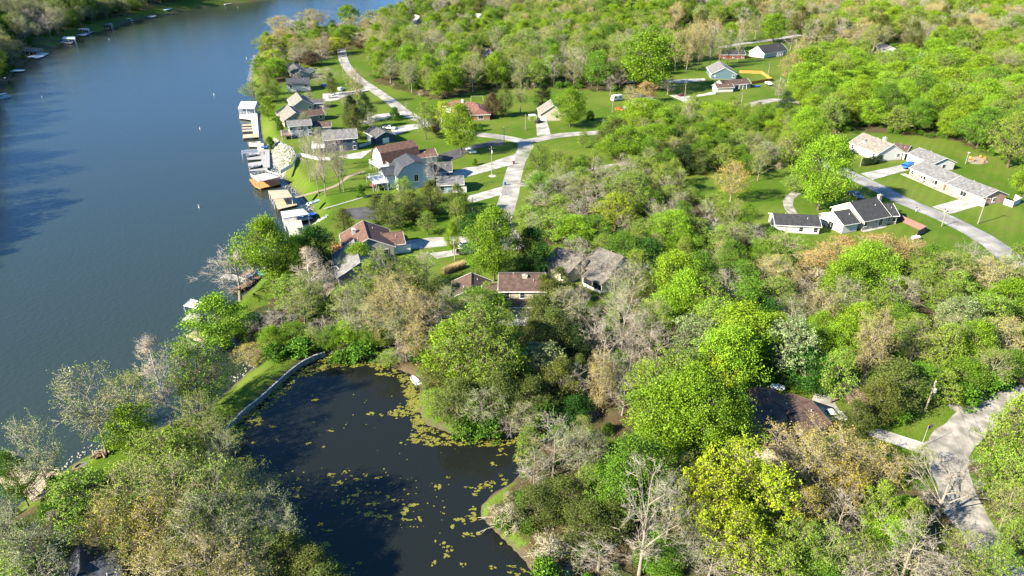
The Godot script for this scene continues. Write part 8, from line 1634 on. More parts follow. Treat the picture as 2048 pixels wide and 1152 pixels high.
	"bare": [-34.7,-563.9,3.1,1.26,1.41,-71.7,-517.8,0.9,1.16,1.22,60.0,-433.1,2.7,0.97,0.81,-42.4,-467.5,2.4,1.02,0.97,60.4,-534.9,5.7,1.16,1.26,101.6,-457.7,3.0,1.0,0.94,201.7,-518.2,5.4,1.18,0.98,-108.1,-392.8,2.8,0.87,0.43,48.8,-404.8,2.3,0.87,0.91,75.3,-401.0,1.5,0.87,0.9,-82.2,-479.7,5.5,1.02,0.93,49.4,-269.0,3.4,0.58,0.54,15.4,-461.0,3.0,0.95,0.85,22.7,-517.4,1.8,1.06,1.1,-54.7,-408.4,1.8,0.85,0.94,50.7,-598.0,2.2,1.22,1.04,-48.7,-415.1,4.4,0.86,0.88,140.6,-461.7,4.2,0.98,1.49,-55.4,-615.4,2.4,1.23,1.11,97.4,-530.3,5.5,1.07,1.18,89.1,-255.5,6.1,0.55,0.51,-45.9,-496.6,2.8,0.98,0.84,-63.6,-513.0,3.1,1.0,0.99,-31.2,-444.0,4.4,0.85,0.93,-63.1,-249.4,4.7,0.5,0.55,-67.6,-444.0,4.3,0.85,0.96,109.7,-536.0,0.6,1.02,1.05,-41.5,-610.9,6.2,1.12,0.98,-100.1,-574.1,2.5,1.06,1.0,-67.0,-495.8,4.0,0.92,0.85,77.7,-577.3,6.3,1.06,1.01,-127.9,-484.6,0.1,0.91,0.92,90.8,-289.1,4.8,0.56,0.56,-149.4,-454.8,0.3,0.86,0.78,56.5,-527.6,4.4,0.95,1.07,57.9,-576.6,0.5,1.04,0.96,-76.4,-564.2,1.5,1.01,0.85,-108.0,-577.5,1.0,1.05,1.12,-59.0,-467.8,1.9,0.84,0.88,96.7,-316.7,3.1,0.59,0.55,150.4,-472.8,2.5,0.87,1.39,-44.1,-149.7,0.4,0.3,0.34,-36.5,-147.6,5.5,0.29,0.33,-100.0,-690.3,3.9,1.18,1.2,119.0,-292.0,6.0,0.54,0.54,-54.5,-551.7,1.6,0.91,0.99,100.1,-585.1,5.3,0.97,0.96,-178.9,-515.8,6.2,0.89,0.75,-134.0,-571.8,6.0,0.96,0.86,-171.0,-548.4,2.2,0.92,0.88,-81.8,-336.3,4.3,0.55,0.69,-87.6,-324.4,4.8,0.53,0.6,5.9,-633.9,0.5,0.99,1.02,3.7,-476.0,6.1,0.74,0.79,-101.2,-346.8,1.9,0.57,0.62,-77.2,-537.6,2.3,0.84,0.86,-46.4,-641.6,4.9,0.98,0.87,-115.4,-534.3,1.5,0.82,0.7,-59.2,-657.7,1.8,0.98,0.85,40.6,-607.0,5.9,0.9,0.87,-138.1,-529.3,2.8,0.77,0.77,-120.0,-392.8,0.7,0.58,0.53,-156.0,-471.3,5.4,0.68,0.76,-70.5,-665.8,1.4,0.89,0.97,-162.5,-582.3,4.3,0.78,0.89,-170.9,-614.3,3.4,0.82,0.91,-187.5,-554.7,4.9,0.66,0.64,-132.8,-562.7,2.6,0.65,0.73,-176.1,-619.8,6.0,0.72,0.62,-150.5,-614.9,0.6,0.69,0.61,-128.3,-609.5,5.8,0.58,0.6],
	"tanbud": [56.6,-415.3,0.1,0.9,1.0,113.9,-518.1,1.6,1.13,1.57,-22.2,-395.3,2.5,0.84,1.07,10.7,-589.1,2.8,1.21,1.48,75.5,-514.7,3.4,1.05,1.08,73.2,-453.4,0.3,0.93,1.05,26.4,-557.8,1.7,1.06,1.06,-3.4,-595.4,0.2,1.11,1.21,-150.5,-496.3,0.7,0.95,0.97,49.2,-552.7,1.6,0.97,1.04,-177.0,-544.0,5.9,0.99,1.05,83.4,-561.9,0.5,0.97,1.17,75.4,-437.9,5.7,0.74,1.03,8.2,-582.3,2.8,0.91,0.98,-72.4,-619.7,4.1,0.95,1.14,-158.6,-576.7,1.1,0.88,1.07,-142.2,-401.7,2.5,0.6,0.76,-51.9,-637.5,2.0,0.89,0.97,-141.1,-620.2,1.5,0.87,0.87,-132.1,-598.5,2.1,0.82,0.94,-163.7,-533.2,1.0,0.74,0.79,-138.2,-585.9,1.4,0.79,0.88,100.3,-616.0,5.0,0.81,0.96,-119.3,-600.2,2.3,0.78,0.9,-142.9,-463.5,4.2,0.62,0.72,-128.9,-514.1,3.8,0.67,0.76,-145.2,-495.4,4.0,0.62,0.7,-157.0,-463.8,2.7,0.59,0.72,-140.2,-539.8,0.2,0.66,0.81,-123.6,-608.0,2.6,0.69,0.92,-10.6,-644.4,3.6,0.67,0.93,-172.1,-541.2,0.7,0.58,0.77,-127.2,-567.2,4.3,0.54,0.74,-156.5,-544.4,2.4,0.51,0.68],
	"shrub": [-72.4,-80.9,6.0,0.71,0.93,-100.9,-279.6,3.5,1.03,1.51,-50.2,-214.6,5.1,0.74,1.25,-54.4,-316.8,5.4,1.03,1.8,-102.1,-297.6,4.1,0.98,1.86,36.3,-316.8,2.2,0.92,1.3,-14.1,-297.6,4.8,0.66,0.97,-14.0,-249.4,3.1,0.47,0.73],
	"budgrey": [77.6,-473.2,1.7,1.06,1.17,-1.9,-474.2,2.0,1.04,1.04,-84.4,-569.1,5.8,1.17,1.01,52.4,-479.9,4.8,0.96,0.83,30.4,-445.4,6.1,0.88,0.79,44.1,-473.8,4.4,0.93,0.99,76.5,-503.8,3.0,0.99,0.85,15.7,-534.8,3.8,1.03,0.98,-38.4,-141.1,3.3,0.32,0.3,-53.2,-145.3,5.5,0.33,0.36,-95.7,-500.6,1.0,0.97,0.87,-61.4,-297.6,4.3,0.59,0.58,-13.9,-638.9,2.6,1.2,1.05,-77.4,-268.9,5.1,0.53,0.65,-28.3,-155.2,4.2,0.32,0.3,-18.7,-550.1,3.7,0.97,0.81,44.4,-510.8,0.6,0.9,0.89,-17.4,-645.7,0.2,1.04,0.9,-39.5,-480.0,5.2,0.78,0.8,101.3,-496.8,1.3,0.82,0.83,-101.8,-632.6,0.2,1.02,1.05,-40.1,-445.6,5.8,0.71,0.81,-18.6,-602.1,4.3,0.92,0.93,83.1,-603.1,2.7,0.93,0.8,124.3,-597.6,4.6,0.92,0.82,3.0,-639.5,5.1,0.89,0.85,75.1,-560.5,0.4,0.7,0.8],
	"dark": [98.9,-449.3,3.2,1.16,1.51],
	"cedar": [49.0,-155.2,0.2,0.59,0.57,67.6,-270.8,3.1,0.93,0.9,57.5,-281.6,1.9,0.9,0.87,79.8,-287.3,1.2,0.91,0.88,46.9,-282.8,0.1,0.87,0.84,92.8,-143.6,4.2,0.55,0.53,42.6,-156.4,0.7,0.52,0.5,74.4,-281.3,1.4,0.85,0.82,105.9,-121.9,5.7,0.51,0.49,-95.7,-369.7,1.0,1.08,1.16,45.6,-286.2,3.1,0.83,0.8,70.6,-142.0,3.7,0.48,0.47,106.4,-271.0,0.8,0.82,0.79,120.4,-303.6,4.9,0.9,0.87,103.2,-274.0,3.8,0.79,0.77,112.3,-308.7,0.6,0.87,0.84,68.0,-299.5,4.0,0.82,0.79,97.8,-285.4,4.9,0.8,0.78,78.9,-283.5,5.0,0.78,0.76,68.4,-279.6,5.9,0.76,0.74,98.1,-275.9,4.0,0.76,0.73,114.1,-316.9,4.9,0.85,0.83,60.1,-290.1,5.2,0.74,0.71,92.2,-271.9,4.3,0.71,0.69,105.1,-277.1,0.2,0.73,0.71,64.6,-248.2,3.4,0.64,0.62,98.5,-255.8,2.9,0.67,0.65,89.6,-272.8,4.0,0.67,0.65,50.3,-256.3,2.8,0.61,0.59,80.3,-299.2,2.3,0.72,0.69,65.5,-277.1,4.2,0.66,0.64,82.8,-252.0,1.5,0.61,0.59,75.3,-309.4,2.5,0.71,0.69,45.1,-264.1,2.1,0.59,0.57,104.1,-309.9,1.3,0.71,0.69,83.3,-271.3,3.3,0.61,0.59,103.8,-269.2,1.9,0.61,0.59,75.6,-262.9,0.3,0.57,0.55,82.7,-266.1,3.4,0.57,0.55,108.0,-307.8,2.1,0.65,0.63,84.0,-306.8,2.4,0.63,0.61,107.5,-316.6,1.8,0.66,0.64,104.2,-316.7,6.2,0.66,0.64,68.4,-262.9,6.0,0.54,0.53,70.8,-296.6,2.6,0.57,0.55,45.6,-292.4,4.2,0.55,0.53,123.0,-302.6,1.5,0.55,0.53],
}
const DOCKS = [
	["covered_dock","white covered dock with flat roof and railing north of the rocks",-123.63,-321.0,[[[-8.16,-8.69,-9.58,-15.43,-2.31,-17.41,11.76,23.31,9.86,24.1,-1.55,-5.88],"white",0.8,""],[[-7.85,-8.49,-9.85,-16.21,-3.2,-17.2,-0.78,-8.49],"white",0.85,"white"]],[[[-10.74,-15.7,-14.45,-30.8,-6.24,-30.8,-2.36,-14.7],3.6,"white",0.5]],[]],
	["finger_dock","tan dock with three narrow fingers below the covered dock",-123.34,-316.81,[[[-2.34,1.29,-2.91,-1.0,1.83,-2.24,2.81,0.41],"tan",0.7,""],[[-0.71,5.95,-1.22,4.24,3.86,3.55,4.64,5.61],"tan",0.7,""],[[1.45,11.49,0.59,8.66,5.32,7.65,6.4,10.33],"tan",0.7,""],[[5.59,22.62,3.88,17.1,10.29,15.5,12.33,21.06],"tan",0.9,""]],[],[]],
	["slip_dock","pale dock with boat slip under the white rocks",-108.63,-284.34,[[[-2.31,2.15,-4.51,-3.71,0.48,-4.46,3.02,1.43,2.66,2.87],"pale",0.7,""],[[1.73,3.75,1.07,-2.05,2.53,-2.05,7.06,11.41,5.3,12.77],"pale",0.75,""]],[],[]],
	["grey_slip_dock","grey dock with two boat slips at the foot of white rocks",-98.7,-265.6,[[[-6.69,-12.86,-1.97,-11.46,5.53,11.84,2.9,11.84],"grey",0.75,""],[[-9.07,-4.13,-9.57,-6.41,-4.34,-7.49,-3.68,-5.47],"grey",0.7,""],[[-6.57,2.01,-7.44,-0.18,-2.62,-2.8,-1.15,1.11],"grey",0.7,""],[[-3.22,10.48,-4.74,6.55,0.45,3.67,2.04,8.04],"grey",0.7,""],[[-0.82,16.41,-1.48,15.01,4.53,12.28,5.66,14.66],"grey",0.7,""]],[],[[[-9.85,-1.85,-11.26,-5.88,-5.26,-7.94,-3.72,-3.85],2.0]]],
	["orange_deck_dock","two level orange wood boat deck with white railing by the lawn",-89.61,-236.46,[[[-6.54,-2.87,-2.28,4.54,0.64,7.09,6.35,1.94,4.22,-3.97,-2.41,-6.73],"orange",0.8,""],[[-4.58,0.37,-0.24,-3.48,6.23,1.45,0.43,6.73],"pale",3.2,"white"]],[],[]],
	["tan_roof_dock","boat dock under broad tan ribbed roof below the lawn",-76.04,-215.61,[[[-4.93,-3.42,0.84,-5.31,4.44,1.63,-0.73,6.05],"tan",0.7,""]],[[[-6.91,-4.73,-0.56,-5.69,3.13,1.4,-2.65,3.68],3.2,"tan",0.25]],[]],
	["white_roof_boathouse","long boathouse with white roof beside the blue hull",-67.96,-201.04,[[[-4.72,-0.12,2.77,-3.41,4.66,-0.93,-3.04,3.49],"grey",0.7,""]],[[[-4.74,0.44,1.64,-2.07,4.69,2.49,-2.45,6.09],3.4,"white",0.4]],[]],
	["cream_roof_boathouse","lower boathouse with flat cream roof next to dark conifer",-65.73,-191.58,[[[-3.25,-2.24,0.83,-3.78,2.77,2.27,-0.35,3.74],"pale",0.8,""]],[[[-3.83,-1.7,0.85,-3.65,3.01,2.11,-1.07,3.22],2.8,"cream",0.2]],[]],
	["brown_deck_dock","brown plank dock with white boat lift frame and kayaks",-69.8,-159.3,[[[-2.72,-2.28,-1.35,-6.66,2.75,-3.43,3.23,-1.14,0.1,6.74,-2.15,5.69,0.13,1.09],"brown",0.8,""]],[],[[[-5.94,0.92,-5.22,-1.63,0.68,2.03,0.05,4.22],2.0]]],
	["white_canopy_dock","pale grey dock with open white canopy frame behind bright tree",-75.69,-139.54,[[[-2.11,0.82,-1.72,-2.4,1.14,-1.7,2.69,3.27],"pale",0.8,""]],[],[[[-2.3,-1.72,-1.91,-4.69,1.54,-3.15,1.17,-0.32],3.2]]],
	["tan_roof_boathouse","small boathouse with weathered tan roof at cove mouth",-69.47,-127.94,[[[-2.08,-0.9,0.82,-1.31,1.83,0.7,-0.9,0.89],"pale",0.7,""]],[[[-2.54,-0.01,-1.74,-2.27,2.29,-0.62,2.61,3.17],2.8,"tan",0.35]],[]],
	["lakeside_patio_dock","weathered wooden lakeside dock with bench rail at lower left",-83.41,-86.36,[[[-3.18,-0.03,-2.42,-2.42,2.42,-1.52,2.62,0.85,0.56,3.13],"tan",0.8,""],[[3.41,3.53,3.72,-1.69,6.93,-0.94,6.32,5.59],"tan",1.2,"tan"]],[],[]],
	["far_dock","far shore boathouse with dark roof and open red stall",-339.75,-509.95,[[[-6.86,4.92,7.65,12.66,6.9,4.92,2.86,-8.47,-10.56,-14.02],"white",0.8,""]],[[[-11.44,-0.08,1.84,2.64,-2.98,-12.65,-16.66,-15.52],3.2,"black",0.6]],[]],
	["far_dock","far shore dock beneath blue white canopy",-355.99,-575.16,[[[-2.47,5.86,8.31,9.1,2.9,-7.48,-8.75,-7.48],"grey",0.8,""]],[[[-1.99,2.84,10.35,6.2,2.62,-7.47,-6.48,-7.47],3.2,"paleblue",0.6]],[]],
	["far_dock","far shore flat dock with small dark shelter",-367.93,-620.28,[[[-4.93,7.27,7.71,12.84,1.08,-14.0,-3.86,-6.11],"pale",0.8,""]],[[[-8.7,-7.32,5.4,0.62,-1.73,-13.39,-12.78,-17.51],3.2,"grey",0.6]],[]],
	["far_dock","far shore red brown dock below the stone steps",-368.26,-657.6,[[[-3.51,4.87,7.09,11.13,3.94,-5.82,-7.52,-10.19],"redbrown",0.8,""]],[[[-2.24,0.66,7.93,5.01,2.22,-8.2,-5.83,-10.45],3.2,"black",0.6]],[]],
	["far_dock","far shore covered dock with blue railings near stone wall",-370.88,-785.87,[[[-8.15,0.2,6.43,17.74,7.95,0.2,-6.24,-18.12],"grey",0.8,""]],[[[-8.67,-0.75,3.46,8.37,4.03,-6.95,-11.06,-16.42],3.2,"paleblue",0.6]],[]],
	["far_dock","far shore low pale dock left of railed boathouse",-369.65,-748.02,[[[-3.3,4.86,6.78,12.85,4.41,-3.29,-7.88,-14.42],"pale",0.8,""]],[],[]],
	["far_dock","far shore long docks crowded with boats near top",-384.15,-854.55,[[[-5.5,4.5,4.7,14.79,8.2,-2.49,-7.39,-16.81],"paleblue",0.8,""]],[],[]],
	["far_dock","far shore orange tinted dock near top",-357.33,-862.5,[[[-5.48,1.92,3.73,15.91,7.04,-1.64,-5.29,-16.19],"tan",0.8,""]],[],[]],
	["far_dock","farthest pale dock at top of lake",-340.67,-877.89,[[[-6.38,2.88,3.59,13.74,7.14,-0.8,-4.35,-15.82],"white",0.8,""]],[],[]],
	["far_dock","pale blue finger docks at left edge of lake",-319.5,-451.62,[[[-2.1,5.01,-8.19,-6.75,-3.24,-3.49,4.83,-3.49,7.53,0.8,1.3,2.91,-0.12,5.01],"paleblue",0.8,""]],[],[]],
	["far_dock","cluttered tan dock under overhanging trees at left edge",-343.3,-485.56,[[[0.47,7.86,11.07,12.54,5.42,3.09,-4.98,-11.74,-11.98,-11.74],"tan",0.8,""]],[],[]],
]
const BOATS = [
	["rowboat","small white rowboat moored at the pond bank",-19.39,-0.8,-112.01,2.19,3.4,"white",""],
	["covered_boat","boat under bright blue cover on the brick ranch driveway",147.73,1.1,-245.66,0.59,6.5,"blue",""],
	["covered_boat","white wrapped boat on trailer beside the orange fence",144.93,1.0,-393.76,-1.32,5.5,"white",""],
	["rowboat","blue hulled boat lying on grass behind the cottage",136.8,0.4,-389.4,0.18,4.5,"blue",""],
	["motor_boat","blue hulled boat floating beside the white roofed boathouse",-65.68,-2.75,-204.31,0.5,6.0,"blue",""],
	["motor_boat","white boat resting in the pale slip dock",-110.3,-2.75,-287.17,0.25,5.2,"white",""],
	["motor_boat","small boat in the upper grey dock slip",-105.27,-2.75,-270.87,0.47,4.6,"white",""],
	["motor_boat","small boat in the lower grey dock slip",-99.31,-2.75,-255.31,0.6,4.6,"grey",""],
	["rowboat","blue boat upturned on rocks beside pale dock",-102.18,-1.6,-278.02,0.25,4.0,"blue",""],
	["jet_ski","black jet ski on the brown plank dock",-68.64,-1.9,-161.43,0.93,3.0,"blue",""],
	["jet_ski","dark blue jet ski beside the boat lift",-69.15,-1.9,-158.74,-0.0,3.0,"dark",""],
	["kayak","turquoise kayak at the end of brown dock",-66.25,-2.0,-161.97,-0.31,3.2,"turquoise",""],
	["kayak","pale blue kayak behind the brown dock",-66.97,-2.0,-164.62,-0.33,3.2,"paleblue",""],
	["pontoon_boat","white pontoon boat at far shore dock near top",-348.01,-2.8,-885.12,-0.56,7,"white",""],
	["pontoon_boat","white pontoon boat below the far stone steps",-374.49,-2.8,-676.02,-0.57,7,"white",""],
	["pontoon_boat","pontoon boat at far shore pale dock",-373.81,-2.8,-711.19,0.98,7,"white",""],
	["motor_boat","boat moored along the left edge of lake",-308.66,-2.75,-423.71,1.63,7,"white",""],
	["pontoon_boat","canopied boat at the left edge below finger docks",-275.54,-2.8,-375.25,1.34,7,"paleblue",""],
	["motor_boat","white boat near covered dock with blue railings",-388.55,-2.75,-871.03,1.09,7,"white",""],
	["motor_boat","pale boat pulled up on lawn above stepping stones",-64.53,0.1,-209.29,0.84,4.5,"paleblue",""],
]
const CARS = [
	["pickup_truck","white pickup parked on driveway near the beige gable house",-94.12,-362.93,0.43,"white","pickup"],
	["sport_utility_vehicle","white van like vehicle parked behind the white pickup",-93.37,-381.01,1.13,"white","car"],
	["pickup_truck","white pickup on curved driveway beside the navy garage",-54.36,-300.49,-0.29,"white","pickup"],
	["pickup_truck","blue black pickup on grass behind the black roofed house",114.47,-215.05,-1.35,"navy","pickup"],
	["pickup_truck","white pickup outside the house with dappled roof",58.0,-99.1,0.09,"white","pickup"],
	["sedan","silver car under bright tree on pale driveway",-13.01,-175.62,0.51,"silver","car"],
	["sedan","dark car parked at the tan gable house",12.27,-311.3,0.7,"black","car"],
	["pickup_truck","red pickup on grass beside white camper",52.58,-334.62,-1.09,"red","pickup"],
	["sedan","white car next to the red pickup",55.98,-336.62,0.6,"white","car"],
	["pickup_truck","red pickup under the huge roadside tree",63.26,-398.14,0.43,"red","pickup"],
	["pickup_truck","white truck beside the red pickup under huge tree",67.48,-400.2,0.63,"white","pickup"],
	["sedan","dark red car at end of cottage driveway",90.07,-366.77,0.47,"darkred","car"],
	["sport_utility_vehicle","blue vehicle half hidden on shaded driveway of peninsula",-104.5,-389.99,0.9,"blue","car"],
	["sedan","dark car hidden among evergreens by mown clearing",58.38,-243.16,-0.33,"white","car"],
]
const POLES = [
	["tall pale utility pole standing in white gravel ring on lawn",-7.3,-237.99,10.34,"transformer",0.6],
	["slim utility pole beside the black driveway mouth",-3.26,-276.42,7.3,"line",0.3],
	["bare pole on lawn left of the tan gable house",5.92,-299.22,6.89,"stub",0.3],
	["utility pole by road bend near the lime tree",-51.45,-334.23,4.1,"line",0.3],
	["utility pole beside the straight road before dark trees",40.12,-299.97,4.55,"line",0.3],
	["slim pole next to the red pickup",48.4,-331.21,5.6,"stub",0.3],
	["dark utility pole at the cottage driveway",85.64,-343.48,12.13,"line",0.3],
	["pale utility pole in front of the brown roofed cottage",114.8,-344.94,6.64,"line",0.3],
	["utility pole behind the orange wooden fence",153.72,-421.68,7.29,"line",0.3],
	["utility pole at the right wood edge beyond fence",144.15,-376.15,9.5,"line",0.3],
	["leaning pale utility pole beside brick ranch driveway",141.26,-191.87,8.92,"line",-0.7],
	["pale pole at roadside below the brick ranch",129.24,-189.97,4.87,"stub",-0.7],
	["utility pole by hedge near tan roofed white house",130.8,-247.88,6.38,"line",-0.7],
	["white yard lamp beside the fire circle",172.05,-250.85,4.37,"lamp",0.3],
	["roadside utility pole with transformer by the gravel road",76.78,-101.28,6.9,"transformer",0.9],
	["low utility pole at lower right end of gravel road wires",70.19,-68.3,6.18,"line",0.9],
	["utility pole between dark evergreens and concrete driveway",-12.4,-201.03,4.95,"line",0.3],
	["dark utility pole on grass above the tan bamboo hedge",-15.47,-166.52,5.57,"line",0.3],
	["far utility pole beside the lane through woods",192.13,-608.11,12.2,"line",0.3],
	["far right utility pole near the blue grey house",359.81,-591.18,9.14,"line",0.3],
	["utility pole along peninsula lane",-100.32,-418.11,10.62,"line",0.3],
]
const WIRES = [
	[0,1,"upper wire from the lawn pole to junction pole"],
	[6,7,"wire strung before the brown roofed cottage"],
	[12,10,"long wire passing the brick ranch front"],
	[16,0,"wire from shaded pole to the lawn pole"],
	[2,1,"wire across road to the pole left of tan gable house"],
	[4,1,"wire along the straight road"],
	[3,20,"wire following the lane to the peninsula"],
	[16,17,"wire above the concrete driveways"],
	[7,9,"wire from cottage to wood edge"],
	[14,15,"left wire above the gravel road"],
	[14,15,"right wire above the gravel road"],
]
const TANKS = [
	["propane tank nearer the driveway of the black drive lawn",-15.38,-263.49,0.25],
	["propane tank farther back under the round lawn tree",-17.17,-267.86,0.1],
	["propane tank below the brown fence corner",116.08,-180.08,0.2],
	["propane tank on bare ground behind the house with dappled roof",51.6,-108.09,-0.3],
]
const BINS = [
	["dark red wheeled bin at roadside end of white driveway",0.63,-250.61,"darkred"],
	["blue wheeled bin at roadside beside mown lawn",-2.48,-226.72,"blue"],
	["brown bin beside the bend of the upper road",-58.21,-334.23,"darkred"],
	["black bin across from the brown roadside bin",-53.74,-325.15,"black"],
	["green bin at the cottage garage",109.11,-370.84,"green"],
]
const MAILS = [
	["white mailbox at road edge below the mown lawn",-3.63,-216.51,"white"],
	["dark mailbox by the paved road near brown fence",127.89,-202.27,"black"],
	["red topped mailbox opposite brick ranch driveway",136.16,-201.03,"darkred"],
	["white mailbox in front of the cottage lawn",109.5,-350.89,"white"],
]
const FENCES = [
	["tall new orange wooden fence around back lawn",[139.24,-430.88,151.9,-428.39,150.72,-406.29,133.49,-395.33],1.7,"orangefence","wooden_fence",2.4],
	["plum brown board fence running down from the black roofed house",[118.15,-195.61,121.72,-185.39,117.27,-181.83],1.9,"plumfence","board_fence",2.4],
	["white vinyl screen fence behind the brick ranch",[159.38,-208.27,160.54,-205.66,165.34,-209.15,165.3,-212.28],1.9,"white","vinyl_fence",2.0],
	["short brown fence between shed and black roofed house",[94.07,-194.82,95.42,-194.82],1.8,"plumfence","board_fence",2.2],
	["white low fence below the red barn house",[-62.19,-272.22,-58.11,-277.13],1.2,"white","picket_fence",2.0],
	["white railing wall dropping from navy house to the rocks",[-84.22,-238.87,-82.21,-246.82,-83.95,-258.99,-82.59,-260.26,-74.44,-255.23,-69.93,-255.23],1.3,"white","railing_fence",2.2],
]
const BUOYS = [
	[-164.89,-383.57,"white marker buoy farthest up the mid lake"],
	[-143.85,-312.25,"white marker buoy in front of the finger docks"],
	[-104.19,-213.18,"white marker buoy off the tan roofed dock"],
	[-187.1,-500.6,"white marker buoy off the peninsula trees"],
	[-331.17,-591.08,"white marker buoy off the far shore docks"],
	[-312.62,-837.78,"white marker buoy at top of the lake"],
	[-93.08,-118.83,"white marker buoy off the lower left trees"],
	[-256.29,-377.37,"white marker buoy at left side of lake"],
]
const STEPS = [-59.86,-204.38,-59.4,-204.84,-58.94,-205.31,-58.47,-205.77,-58.0,-206.24,-57.54,-206.71,-57.07,-207.18,-56.59,-207.65,-56.12,-208.12,-55.65,-208.6,-55.17,-209.07,-54.69,-209.55,-54.21,-210.03,-53.73,-210.52,-53.24,-211.0,-52.76,-211.49,-52.27,-211.98,-51.78,-212.47,-51.29,-212.96,-50.79,-213.45,-50.3,-213.95,-49.8,-214.45,-49.3,-214.95,-48.8,-215.45,-48.3,-215.95]
const CHAIRS = [
	[176.53,-255.73,-0.5],
	[177.16,-254.25,0.2],
	[182.2,-258.23,2.2],
	[182.57,-256.35,2.6],
	[179.57,-252.05,3.4],
]
const HEDGE = [132.16,-248.46,133.41,-249.06,134.67,-249.65,135.93,-250.25,137.2,-250.85,138.47,-251.45,139.75,-252.05]
const FRONT = [144.36,-235.49,144.81,-233.67,145.26,-231.56,145.65,-229.69,146.92,-225.12,147.34,-223.13]
const REEDS = [-17.32,-158.21,-16.82,-158.65,-16.32,-159.09,-15.82,-159.53,-15.31,-159.98,-14.8,-160.42,-14.29,-160.87,-13.78,-161.32,-13.27,-161.77,-12.75,-162.22]
const SPOT = {
	"trailer": [-13.26,-170.43],
	"flag": [70.79,-91.4],
	"fire": [-73.36,-88.15],
	"log": [-72.31,-86.86],
	"pile": [-70.19,-89.76],
	"camper": [54.0,-356.14],
	"swing": [-17.98,-355.12],
	"ring": [-7.05,-236.68],
	"hoop": [9.4,-316.68],
	"log2": [-72.9,-86.41],
	"table": [-46.95,-219.35],
	"umbrella": [-46.96,-221.28],
	"snag": [-0.28,-76.25],
	"snag2": [-0.69,-75.45],
	"pinkbox": [-21.78,-258.35],
}
const WALL = [-39.6,-121.14,-41.85,-119.62,-43.34,-117.77,-44.44,-115.78,-45.52,-113.14,-46.98,-109.09,-48.23,-105.41,-49.89,-101.9,-50.91,-98.27,-51.52,-95.5]
const WALLB = [
	[-52.23,-91.15,-51.65,-89.01,-50.83,-86.71],
	[-49.44,-85.06,-47.26,-83.23],
]
